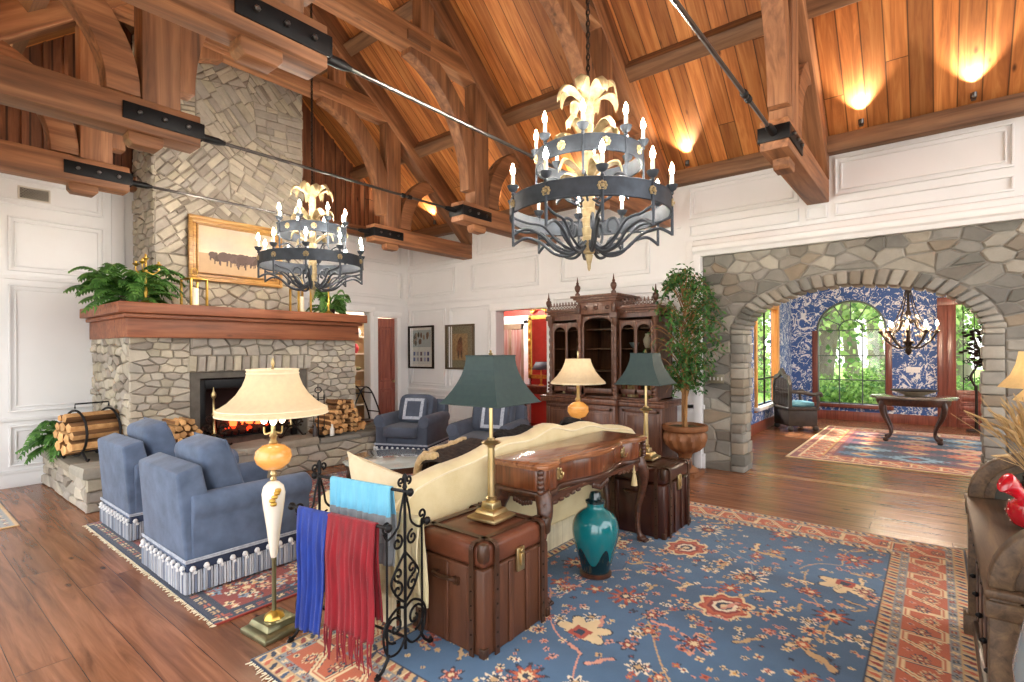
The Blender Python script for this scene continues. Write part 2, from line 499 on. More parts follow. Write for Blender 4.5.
def jitter_pts(box, du, dv, j=.38, keep=None):
    u0, u1, v0, v1 = box; out = []; r = 0
    nv = max(1, round((v1-v0)/dv)); nu = max(1, round((u1-u0)/du))
    for a in range(nv):
        for b in range(nu+1):
            u = u0+(b+(.5 if a % 2 else 0)+random.uniform(-j, j))*(u1-u0)/nu; v = v0+(a+.5+random.uniform(-j, j))*(v1-v0)/nv
            if u0 < u < u1 and v0 < v < v1 and (keep is None or keep(u, v)): out.append((u, v))
    return out
def rubble(mb, box, p3, du=.2, dv=.12, gap=.008, depth=.03, keep=None, extra=None, j=.38):
    pts = jitter_pts(box, du, dv, j, keep)
    for c in cells(pts, box, 1/du, 1/dv, extra): lay(mb, c, p3, gap, depth)
def split(rect, wmax, hmax, out):
    u0, u1, v0, v1 = rect; w, h = u1-u0, v1-v0
    if w > wmax*random.uniform(.7, 1.3) or h > hmax*random.uniform(.75, 1.25):
        if w/wmax > h/hmax: t = u0+w*random.uniform(.35, .65); split((u0,t,v0,v1), wmax, hmax, out); split((t,u1,v0,v1), wmax, hmax, out)
        else: t = v0+h*random.uniform(.4, .6); split((u0,u1,v0,t), wmax, hmax, out); split((u0,u1,t,v1), wmax, hmax, out)
    else: out.append(rect)
def patchwork(mb, box, p3, nsup=(2,4), wmax=.26, hmax=.11, gap=.007, depth=.035, angles=(35,-40,50,-30,10,-55,0), holes=None):
    """fields of long stones laid at differing angles"""
    u0, u1, v0, v1 = box
    pts = jitter_pts(box, (u1-u0)/nsup[0], (v1-v0)/nsup[1], .3)
    for k, c in enumerate(cells(pts, box)):
        a = R_(angles[k % len(angles)]+random.uniform(-8, 8)); ca, sa = math.cos(a), math.sin(a)
        L = [(u*ca+v*sa, -u*sa+v*ca) for u, v in c]
        r = []; split((min(p[0] for p in L), max(p[0] for p in L), min(p[1] for p in L), max(p[1] for p in L)), wmax, hmax, r)
        n = len(c); s = sum(c[i][0]*c[(i+1) % n][1]-c[(i+1) % n][0]*c[i][1] for i in range(n)); cc = c if s > 0 else c[::-1]
        for (a0, a1, b0, b1) in r:
            jj = .012
            poly = [(x*ca-y*sa+random.uniform(-jj,jj), x*sa+y*ca+random.uniform(-jj,jj)) for x, y in ((a0,b0),(a1,b0),(a1,b1),(a0,b1))]
            for i in range(n):
                p, q = cc[i], cc[(i+1) % n]; ex, ey = q[0]-p[0], q[1]-p[1]; l = math.hypot(ex, ey)
                if l < 1e-6: continue
                poly = clip(poly, ey/l, -ex/l, (ey*p[0]-ex*p[1])/l)
                if len(poly) < 3: break
            if len(poly) >= 3: lay(mb, poly, p3, gap, depth)

# ------------------------------------------------------------------ the room
W, G = 7.14, 8.6                       # right wall plane (x), gable wall plane (y)
RX, EZ, SL = 3.42, 4.05, .85           # ridge x, eave height, roof slope
XL = 2*RX-W                            # left wall plane
RZ = EZ+SL*(W-RX)
YB = -4.0                              # the hall goes on behind the photographer
struct(MB().box(XL-.3, 14.0, YB, G+2.4, -.12, 0).build('floor', M['floor']))
# ceiling: two sloping board decks
for s in (1, -1):
    L = math.hypot(W-RX+.5, SL*(W-RX+.5)); a = math.atan(SL)
    z0, z1 = (0, .06) if s > 0 else (-.06, 0)
    struct(MB().box(0, L, YB, G+.2, z0, z1).build('ceiling', M['ceil'], loc=(RX, 0, RZ), rot=(0, a if s > 0 else PI-a, 0)))
# right wall, white, with an opening for the passage; the stone part is its own wall
D2 = (5.02, 6.14, 2.33)                # doorway in the right wall: y0,y1,top
def wallx(name, x0, x1, poly, mat): return struct(MB().prism(poly, x0, x1, 'yz').build(name, mat))
wallx('wall_right', W, W+.2, [(2.45,0),(D2[0],0),(D2[0],D2[2]),(D2[1],D2[2]),(D2[1],0),(G+.2,0),(G+.2,EZ+.1),(2.45,EZ+.1)], M['white'])
wallx('wall_right_upper', W, W+.2, [(YB,2.87),(2.45,2.87),(2.45,EZ+.1),(YB,EZ+.1)], M['white'])
# gable wall with two openings beyond the fireplace
O1 = (5.0, 6.18, 2.38); O2 = (6.36, 6.84, 2.3)
struct(MB().prism([(XL,0),(O1[0],0),(O1[0],O1[2]),(O1[1],O1[2]),(O1[1],0),(O2[0],0),(O2[0],O2[2]),(O2[1],O2[2]),(O2[1],0),(W,0),(W,3.9),(XL,3.9)], G, G+.18, 'xz').build('wall_back', M['white']))
struct(MB().prism([(XL-.3,3.85),(W+.3,3.85),(W+.3,EZ-.2),(RX,RZ+.1),(XL-.3,EZ-.2)], G+.02, G+.2, 'xz').build('wall_gable', M['gable']))
bt = MB()
for k in range(40):
    x = XL+.1+k*.2
    top = RZ-SL*abs(x-RX)
    if top > 4.05: bt.box(x-.02, x+.02, G-.012, G+.03, 3.95, top)
struct(bt.build('trim_1', M['gable']))
# left wall, out of view: tall openings between piers, added to let daylight in
lw = MB(); lw.box(XL-.2, XL, YB, G+.2, 3.0, EZ+.1)
for y0, y1 in ((8.0,8.8),(4.6,5.3),(1.2,1.9),(-2.2,-1.5)): lw.box(XL-.2, XL, y0, y1, 0, 3.0)
struct(lw.build('wall_left', M['white']))

# mouldings: raised rectangles in rows
def mould(mb, plane, at, out, u0, u1, v0, v1, t=.03, d=.022):
    for (a0,a1,b0,b1) in ((u0,u1,v0,v0+t),(u0,u1,v1-t,v1),(u0,u0+t,v0+t,v1-t),(u1-t,u1,v0+t,v1-t)):
        x = sorted((at, at+out*d))
        if plane == 'x': mb.box(x[0], x[1], a0, a1, b0, b1)
        else: mb.box(a0, a1, x[0], x[1], b0, b1)
def panel(mb, plane, at, out, u0, u1, v0, v1):
    mould(mb, plane, at, out, u0, u1, v0, v1, .022, .03)
    if u1-u0 > .3 and v1-v0 > .3: mould(mb, plane, at, out, u0+.055, u1-.055, v0+.055, v1-.055, .018, .018)
def rail(mb, plane, at, out, u0, u1, v0, v1, d):
    x = sorted((at, at+out*d))
    if plane == 'x': mb.box(x[0], x[1], u0, u1, v0, v1)
    else: mb.box(u0, u1, x[0], x[1], v0, v1)
rows = [(.25,.74),(.92,2.46),(2.72,3.24),(3.38,3.8)]
t = MB()
for u0, u1 in ((7.45,8.5),(6.28,7.35)):
    for v0, v1 in rows[:2]: panel(t, 'x', W, -1, u0, u1, v0, v1)
panel(t, 'x', W, -1, 3.0, 4.85, .25, .74); panel(t, 'x', W, -1, 3.0, 4.85, .92, 2.46)
for u0, u1 in ((7.2,8.5),(5.2,6.75),(3.2,4.75)): panel(t, 'x', W, -1, u0, u1, *rows[2])
for u0, u1 in ((7.2,8.5),(5.25,6.6),(3.3,4.7)): panel(t, 'x', W, -1, u0, u1, *rows[3])
for y0, y1 in ((2.42,4.9),(6.24,G)):
    for (v0,v1,d) in ((0,.16,.022),(.16,.2,.03),(.8,.86,.03)): rail(t, 'x', W, -1, y0, y1, v0, v1, d)
rail(t, 'x', W, -1, 2.7, G, 2.55, 2.62, .028); rail(t, 'x', W, -1, 2.75, G, 3.3, 3.33, .02)
# long panels over the stone arch
for y0, y1 in ((1.28,2.62),(-.62,.9),(-2.4,-.85)):
    panel(t, 'x', W, -1, y0, y1, 3.16, 3.32); panel(t, 'x', W, -1, y0, y1, 3.4, 3.84)
panel(t, 'x', W, -1, .98, 1.2, 3.16, 3.32)
struct(t.build('trim_2', M['white'], bevel=.004))
# cornice over the stone
c = MB()
prof = [(0,2.87),(-.05,2.87),(-.06,2.92),(-.085,2.94),(-.1,3.0),(-.07,3.02),(-.06,3.08),(-.03,3.1),(0,3.1)]
c.prism([(W+u, v) for u, v in prof], YB, 2.56, 'xz')
c.box(W-.055, W, 2.46, 2.56, 0, 2.9); c.box(W-.03, W, 2.56, 2.66, 0, 3.1)
struct(c.build('trim_3', M['whitetrim'], bevel=.003))
t = MB()
for u0, u1 in ((XL+.2,.9),(1.05,1.98)):
    for v0, v1 in ((.25,.74),(.9,2.44),(2.6,3.26)): panel(t, 'y', G, -1, u0, u1, v0, v1)
panel(t, 'y', G, -1, XL+.2, 1.98, 3.4, 3.76)
for (v0,v1,d) in ((0,.16,.022),(.16,.2,.03),(.79,.83,.03),(2.5,2.54,.028)): rail(t, 'y', G, -1, XL, 2.3, v0, v1, d)
t.box(2.06, 2.2, G-.03, G, 0, 3.8)
panel(t, 'y', G, -1, 4.75, 6.95, 2.68, 3.24); panel(t, 'y', G, -1, 4.75, 6.95, 3.38, 3.76)
rail(t, 'y', G, -1, 4.4, W, 2.54, 2.6, .028)
struct(t.build('trim_4', M['white'], bevel=.004))
# gable plate and eave plates
b = MB(); b.box(XL, W, G-.16, G+.05, 3.82, 4.0); struct(b.build('trim_5', M['beam'], bevel=.006))
b = MB(); b.box(W-.14, W+.05, YB, G, 3.88, 4.07); struct(b.build('trim_6', M['beamy'], bevel=.006))
b = MB(); b.box(XL-.05, XL+.14, YB, G, 3.88, 4.07); struct(b.build('trim_7', M['beamy'], bevel=.006))
# door casings
c = MB()
def casing_y(x0, x1, z1, w=.11, y=G, d=.03, out=-1):
    ys = sorted((y, y+out*d))
    c.box(x0-w, x0, ys[0], ys[1], 0, z1+w); c.box(x1, x1+w, ys[0], ys[1], 0, z1+w); c.box(x0-w-.02, x1+w+.02, ys[0]-.01, ys[1], z1, z1+w+.02)
casing_y(O1[0], O1[1], O1[2], .09); casing_y(O2[0], O2[1], O2[2], .09)
struct(c.build('trim_8', M['whitetrim'], bevel=.004))
c = MB()
for y0, y1 in ((D2[0]-.12, D2[0]), (D2[1], D2[1]+.12)): c.box(W-.03, W, y0, y1, 0, D2[2]+.12)
c.box(W-.035, W, D2[0]-.14, D2[1]+.14, D2[2], D2[2]+.13)
struct(c.build('trim_9', M['whitetrim'], bevel=.004))

# ------------------------------------------------------------------ stone arch wall
AY, AS, ARX, ARZ, AT = .77, 1.80, 1.15, .55, .17
XB = 7.52
ro, rz = ARX+AT, ARZ+AT
arch_in = arc(AY, AS, ARX, ARZ, 0, 180, 30)
core = [(YB,0),(AY-ARX-.03,0),(AY-ARX-.03,AS)]+[(AY+(ARX+.03)*math.cos(R_(180-6*k)), AS+(ARZ+.03)*math.sin(R_(180-6*k))) for k in range(1,30)]+[(AY+ARX+.03,AS),(AY+ARX+.03,0),(2.45,0),(2.45,2.87),(YB,2.87)]
WA = struct(MB().prism(core, W+.02, XB-.02, 'yz').build('wall_arch', M['mortarB']))
sb = MB(); p3 = lambda u, v, d: (W+.02-d, u, v)
def keep(u, v):
    dy = u-AY
    if v < AS: return abs(dy) > ro+.02
    return (dy/(ro+.03))**2+((v-AS)/(rz+.03))**2 > 1
def ext(u, v):
    dy = u-AY
    if v < AS-.12:
        return [(-1,0,-(AY+ro))] if dy > 0 else [(1,0,AY-ro)]
    a = math.atan2(max(v-AS,0)/rz, dy/ro); nx, ny = math.cos(a)/ro, math.sin(a)/rz
    return [(-nx, -ny, -(nx*(AY+ro*math.cos(a))+ny*(AS+rz*math.sin(a))))]
rubble(sb, (-1.9, 2.45, 0, 2.87), p3, .21, .13, .006, .02, keep, ext, .36)
sb.build('stone_facing', M['stoneB'], WA)
vs_ = MB()
nv = 30
for k in range(nv):
    a0, a1 = 180*k/nv+.6, 180*(k+1)/nv-.6
    i = random.uniform(-.012, .012); q = random.uniform(-.02, .02); f = random.uniform(-.015, .015)
    inn = arc(AY, AS, ARX+i, ARZ+i, a0, a1, 2); out = arc(AY, AS, ro+q-.008, rz+q-.008, a0, a1, 2)
    vs_.tag = random.random(); vs_.band(inn, out, W-.03+f, XB, 'yz')
for s in (-1, 1):
    z = 0
    while z < AS:
        h = min(random.uniform(.07, .16), AS-z+.01); vs_.tag = random.random(); i = random.uniform(-.015, .015); f = random.uniform(-.015, .015)
        m_ = W+random.uniform(.12, .24)
        for xa, xb in ((W-.02+f, m_), (m_+.008, XB)):
            vs_.tag = random.random(); ii = i+random.uniform(-.012, .012)
            y = sorted((AY+s*(ARX+ii), AY+s*(ro-.006))); vs_.box(xa, xb, y[0], y[1], z+.004, z+h-.004)
        z += h
struct(vs_.build('trim_10', M['stoneB'], bevel=.012, seg=2))
# light strip of paler boards at the threshold
struct(MB().box(W+.06, W+.2, AY-ARX, AY+ARX, 0, .003).build('trim_11', plain('threshold_inlay', 'c09468', .3, c2='9a6b45', vs=25)))

# ------------------------------------------------------------------ trusses
def truss(y, label):
    r = thing('roof_truss', label, 'roof truss', (RX, y, 0), 0, 'hammer-beam roof trusses')
    hw = .115
    def member(name, p0, p1, h, w=hw, parent=r, mat='beam', bev=.008):
        p0, p1 = Vector(p0), Vector(p1); d = p1-p0; L = d.length
        ang = -math.atan2(d.z, d.x)
        return MB().box(0, L, -w, w, -h/2, h/2).build(name, M[mat], parent, bevel=bev, loc=p0, rot=(0, ang, 0))
    for s in (1, -1):
        X = lambda v: s*v
        E0 = 1.53 if s > 0 else 1.64
        hb = member('hammer_beam', (X(E0),0,3.47), (X(3.72),0,3.47), .26)
        pl = MB()
        for q in (-1, 1):
            y0, y1 = sorted((q*hw, q*(hw+.014))); pl.box(*sorted((X(E0-.01), X(E0+.55))), y0, y1, 3.41, 3.54)
        pl.box(*sorted((X(E0-.025), X(E0-.01))), -hw-.014, hw+.014, 3.41, 3.54)
        po = pl.build('strap_plate', M['black'], r, bevel=.002)
        for k in range(3):
            for q in (-1, 1): MB().lathe([(.018,0),(.018,.02),(.01,.028)], 6, (X(E0+.1+.17*k), q*(hw+.014), 3.475), M=Matrix.Rotation(-q*PI/2, 3, 'X').to_4x4()).build('bolt', M['steel'], po)
        # rounded block under the beam
        bl = MB(); x0 = E0+.26
        bl.prism([(X(u), v) for u, v in [(x0,3.34),(x0,3.28),(x0+.03,3.245),(x0+.21,3.245),(x0+.24,3.28),(x0+.24,3.34)]], -.07, .07)
        bl.build('pendant_block', M['beam'], r, bevel=.006)
        member('post', (X(1.92),0,3.6), (X(1.92),0,5.27), .27, .1)
        member('rafter', (X(3.95),0,EZ-.223-(3.95-3.72)*SL), (X(0),0,RZ-.223), .34, .118)
        for nm, cx, cz, ax, az, a0, a1, th in (('curved_brace', .5, 3.78, 1.17, 1.42, 0, 82, .24), ('eave_brace', 2.98, 3.62, .9, .8, 180, 88, .2)):
            inn = [(X(u), v) for u, v in arc(cx, cz, ax, az, a0, a1, 14)]; out = [(X(u), v) for u, v in arc(cx, cz, ax+th, az+th, a0, a1, 14)]
            if nm == 'eave_brace': out = [(X(u), v) for u, v in arc(cx, cz, ax+.02, az+th, a0, a1, 14)]; inn = [(X(u), v) for u, v in arc(cx, cz, ax-th, az-.02, a0, a1, 14)]
            MB().band(inn, out, -.085, .085).build(nm, M['beam' if nm == 'eave_brace' else 'beamz'], r, bevel=.006)
        member('strut', (X(.95),0,5.5), (X(.95),0,6.3), .2, .09)
    member('collar_beam', (-2.25,0,5.39), (2.25,0,5.39), .27, .109)
    for s in (1,-1): MB().box(*sorted((s*.6, s*.95)), -.14, .14, 5.3, 5.42).build('wedge_block', M['beam'], r, bevel=.006)
    rd = MB().tube([(-1.63,0,3.475),(1.5,0,3.475)], .016, 8).build('tie_rod', M['steel'], r, smooth=True)
    for s in (-1, 1): MB().lathe([(.016,0),(.034,.01),(.034,.14),(.018,.2)], 10, (s*1.5-(.1 if s < 0 else 0), 0, 3.475), M=Matrix.Rotation(-s*PI/2, 3, 'Y').to_4x4()).build('coupler', M['black'], rd, smooth=True)
    for x in (.62,.72): MB().lathe([(.017,-.03),(.028,-.02),(.028,.02),(.017,.03)], 10, (x, 0, 3.475), M=Matrix.Rotation(PI/2, 3, 'Y').to_4x4()).build('coupler', M['black'], rd, smooth=True)
    return r
for y, lb in ((1.075, 'timber truss whose hammer beam juts out over the stone arch'),
              (3.0, 'timber truss between the large near chandelier and the far one, behind the near one'),
              (4.94, 'timber truss just in front of the far chandelier, second from the gable'),
              (6.85, 'timber truss next to the gable, just in front of the stone chimney')):
    truss(y, lb)
# purlins between the trusses
for i, (x, zt) in enumerate(((5.93, 1), (4.6, 1), (.91, -1), (2.24, -1))):
    z = EZ+SL*(W-x if zt > 0 else x-XL)
    o = MB().box(-.09, .09, YB, G, -.2, 0).build('trim_%d' % (12+i), M['beamy'], bevel=.006, loc=(x, 0, z-.0), rot=(0, zt*math.atan(SL), 0))
    struct(o)

# ------------------------------------------------------------------ fireplace
fp = thing('fireplace', 'large fieldstone fireplace and chimney breast with a raised hearth on the gable wall', 'fireplace', (3.33, 7.1, 0))
def F(x0, x1, y0, y1, z0, z1, mb): return mb.box(x0-3.33, x1-3.33, y0-7.1, y1-7.1, z0, z1)
X0, X1 = 1.87, 4.8
fx = lambda u, v, d: (u-3.33, -d, v)
core = MB()
F(X0, 2.48, 7.1, G, 0, 1.8, core); F(4.02, X1, 7.1, G, 0, 1.8, core); F(2.48, 4.02, 7.1, G, 1.36, 1.8, core); F(2.48, 4.02, 7.85, G, 0, 1.36, core)
br = core.build('chimney_base', M['mortarA'], fp)
sm = MB()
rubble(sm, (X0-.02, 2.48, .42, 1.8), fx, .17, .085, .005, .028, j=.3)
rubble(sm, (4.02, X1+.02, .42, 1.8), fx, .17, .085, .005, .028, j=.3)
rubble(sm, (2.48, 4.02, 1.56, 1.8), fx, .2, .12, .007, .035)
for k in range(15):   # standing stones over the firebox
    a = 2.44+k*.108; lay(sm, [(a,1.36),(a+.108,1.36),(a+.108+.01,1.57),(a+.01,1.57)], fx, .006, .05)
rubble(sm, (7.1-.02, G, .42, 1.8), lambda u, v, d: (X0-d-3.33, u-7.1, v), .2, .11, .007, .035)
rubble(sm, (7.1-.02, G, .42, 1.8), lambda u, v, d: (X1+d-3.33, u-7.1, v), .2, .11, .007, .035)
sm.build('stone_facing', M['stoneA'], br)
# firebox
fb = MB(); F(2.48, 2.6, 7.12, 7.85, .42, 1.36, fb); F(3.9, 4.02, 7.12, 7.85, .42, 1.36, fb); F(2.6, 3.9, 7.12, 7.85, 1.28, 1.355, fb)
fbo = fb.build('firebox', plain('firebox_slab', '6f6a62', .9, c2='57524b', vs=9), fp)
fb = MB(); F(2.6, 3.9, 7.18, 7.24, .44, 1.22, fb); fb = MB()
F(2.6, 2.68, 7.16, 7.22, .42, 1.26, fb); F(3.82, 3.9, 7.16, 7.22, .42, 1.26, fb); F(2.68, 3.82, 7.165, 7.22, 1.14, 1.26, fb)
fb.build('fire_surround', M['black'], fbo, bevel=.005)
bk = MB(); F(2.6, 3.9, 7.8, 7.84, .42, 1.28, bk); bk.build('fireback', M['dark'], fbo)
# hearth
HX0, HX1, HY = 1.35, 5.35, 6.56
hc = MB(); F(HX0+.03, HX1-.03, HY+.03, 7.12, 0, .36, hc); F(HX0+.03, X0+.1, 7.1, G, 0, .36, hc); F(X1-.1, HX1-.03, 7.1, G, 0, .36, hc)
hco = hc.build('hearth', M['mortarA'], fp)
hs = MB()
rubble(hs, (HX0, HX1, 0, .35), lambda u, v, d: (u-3.33, HY+.03-d-7.1, v), .26, .1, .007, .03)
rubble(hs, (HY, G, 0, .35), lambda u, v, d: (HX0+.03-d-3.33, u-7.1, v), .26, .1, .007, .03)
hs.build('stone_facing', M['stoneA'], hco)
ht = MB(); ft = lambda u, v, d: (u-3.33, v-7.1, .36+d)
rubble(ht, (HX0-.03, HX1+.03, HY-.03, 7.12), ft, .62, .5, .006, .055, j=.25)
rubble(ht, (HX0-.03, X0, 7.12, G), ft, .5, .5, .006, .055, j=.2); rubble(ht, (X1, HX1+.03, 7.12, G), ft, .5, .5, .006, .055, j=.2)
ht.build('hearth_slab', M['stoneB'], hco)
# mantel
mt = MB()
F(1.8, 4.8, 6.95, 8.5, 1.78, 2.0, mt); F(1.76, 4.83, 6.9, 8.5, 2.0, 2.045, mt); F(1.7, 4.88, 6.84, 8.5, 2.05, 2.17, mt)
mto = mt.build('mantel_shelf', M['mantel'], fp, bevel=.008)
# upper chimney
CX0, CX1, CYF = 2.33, 4.33, 7.8
uc = MB(); F(CX0, CX1, CYF, G+.1, 2.1, 7.4, uc); uco = uc.build('chimney_shaft', M['mortarA'], fp)
us = MB()
patchwork(us, (CX0-.02, CX1+.02, 2.9, 7.0), lambda u, v, d: (u-3.33, CYF-d-7.1, v), (2,5), .34, .135, .005, .022)
rubble(us, (CX0-.02, CX1+.02, 2.1, 2.9), lambda u, v, d: (u-3.33, CYF-d-7.1, v), .2, .13, .006, .03)
rubble(us, (CYF-.02, G, 2.1, 6.4), lambda u, v, d: (CX0-d-3.33, u-7.1, v), .2, .1, .006, .03)
rubble(us, (CYF-.02, G, 2.1, 6.4), lambda u, v, d: (CX1+d-3.33, u-7.1, v), .2, .1, .006, .03)
us.build('stone_facing', M['stoneA'], uco)
# ------------------------------------------------------------------ furniture materials
M['blue'] = plain('blue_velvet', '5b6c88', .85, c2='44536b', vs=7, sheen=.12, bm=.15, bs=180)
M['bluegrey'] = plain('slate_velvet', '4c5566', .85, c2='3c4453', vs=5, sheen=.1, bm=.15, bs=180)
M['gimp'] = plain('pale_braid', 'b9bfc9', .8, c2='8e96a6', vs=40)
M['fringe'] = stone('bullion_fringe', ['1f2940', 'c9cdd4', '6f8098', 'b4bbc6', '3c4a66', 'dcdcdc'], .8, .85, 1.15)
M['cream'] = plain('cream_damask', 'e3d3a8', .8, c2='d6c494', vs=7, bm=.15, bs=120, sheen=.2)
M['creamlight'] = plain('cream_linen', 'efe4c8', .85, c2='e4d6b4', vs=9, bm=.15, bs=150)
M['leather'] = plain('brown_trunk_leather', '73402a', .42, c2='522c1b', vs=5, bm=.12, bs=60, coat=.15)
M['leatherside'] = plain('worn_trunk_hide', '633c27', .5, c2='472918', vs=4, stretch=(3,3,.6), bm=.15, bs=50)
M['leatherdark'] = plain('dark_trunk_hide', '4b2417', .35, c2='2f150d', vs=5, coat=.35)
M['strap'] = plain('trunk_strap', '4a2c1c', .4, c2='33200f', vs=12, coat=.1)
M['walnut'] = wood('carved_walnut', '2e1a11', '482818', '5e3622', 2, 0, .38, coat=.25, knots=False)
M['burl'] = wood('figured_mahogany', '47240f', '6b381d', '84492a', 2.2, 2, .28, coat=.5, knots=False)
M['tabletop'] = wood('polished_top', '5a331d', '7d4d2e', '95623d', 1.5, 0, .22, coat=.5, knots=False)
M['hutch'] = wood('hutch_walnut', '42261a', '5e3a29', '75503a', 2, 2, .42, coat=.2, knots=False)
M['sideboard'] = wood('sideboard_oak', '3a2b1d', '564230', '6d563c', 2, 0, .55, coat=.0, knots=False)
M['sideboardd'] = wood('sideboard_dark', '22140d', '342014', '452a1a', 2, 2, .4, coat=.2, knots=False)
M['reddoor'] = wood('red_brown_door', '5e2c22', '783e31', '8a4d3d', 2, 2, .35, coat=.2, knots=False)
M['halldoor'] = wood('hall_door_wood', '74382c', '924f40', 'a4614e', 2, 2, .35, coat=.2, knots=False)
M['shade'] = shade_mat('cream_shade', 'ecdcbc', .5)
M['shadeorange'] = shade_mat('tan_shade', 'f0d6a2', .55)
M['green'] = plain('dark_green_shade', '2b403e', .6, c2='24383a', vs=30)
M['candle'] = plain('candle_sleeve', 'f3ecd8', .5, c2='ece2c6')
M['bulb'] = emis('lit_bulb', 'fff3e2', 300)
M['bulbs'] = emis('lit_lamp_bulb', 'ffe4c0', 8)
M['amber'] = plain('glowing_amber_glass', 'dfa560', .25, c2='bf8038', vs=9, stretch=(1,1,3), coat=.6, emit='e0953c', es=.22)  # emission puts a faint glow into the glass balls, which hold no bulb
M['ambertan'] = plain('tan_ceramic', 'd2a968', .3, c2='b98a4a', vs=5, coat=.4)
M['ivory'] = plain('ivory_glaze', 'ece6d8', .25, c2='e2dac8', coat=.5)
M['teal'] = plain('teal_glaze', '14767c', .1, c2='0f666e', vs=3, coat=.8)
M['tealdark'] = plain('dark_drip_glaze', '0c1f22', .12, c2='12343a', vs=4, coat=.8)
M['leaf'] = leaf_mat('ficus_leaf', '1f4a22', '5a8a44')
M['fern'] = leaf_mat('fern_frond', '1f5225', '6a9a4a')
M['bark'] = plain('ficus_bark', 'a97d4c', .8, c2='7a5631', vs=9, stretch=(1,1,.3), bm=.5)
M['soil'] = plain('moss', '5a5234', .95, c2='3c3a22', vs=20, bm=.6)
M['urn'] = plain('terracotta_urn', '8f5f3a', .55, c2='6b4226', vs=6, bm=.2)
M['log'] = plain('log_bark', '8a6038', .9, c2='5e4023', vs=10, stretch=(.4,3,3), bm=.7, rnd=(.7,1.3))
M['logend'] = plain('split_wood', 'e0b27a', .85, c2='b98650', vs=14, rnd=(.7,1.2))
M['glass'] = glass_mat('cabinet_glass', 'e4e2dc', 0.0)
M['clear'] = glass_mat('window_glass', 'ffffff', .05)
M['red'] = plain('red_wall_paint', 'b83a30', .6, c2='ad352c', vs=2)
M['redglaze'] = plain('red_glaze', 'c31725', .12, c2='a30f1e', coat=.8)
M['hingedark'] = plain('dark_hinge', '1e1a18', .5, .5)

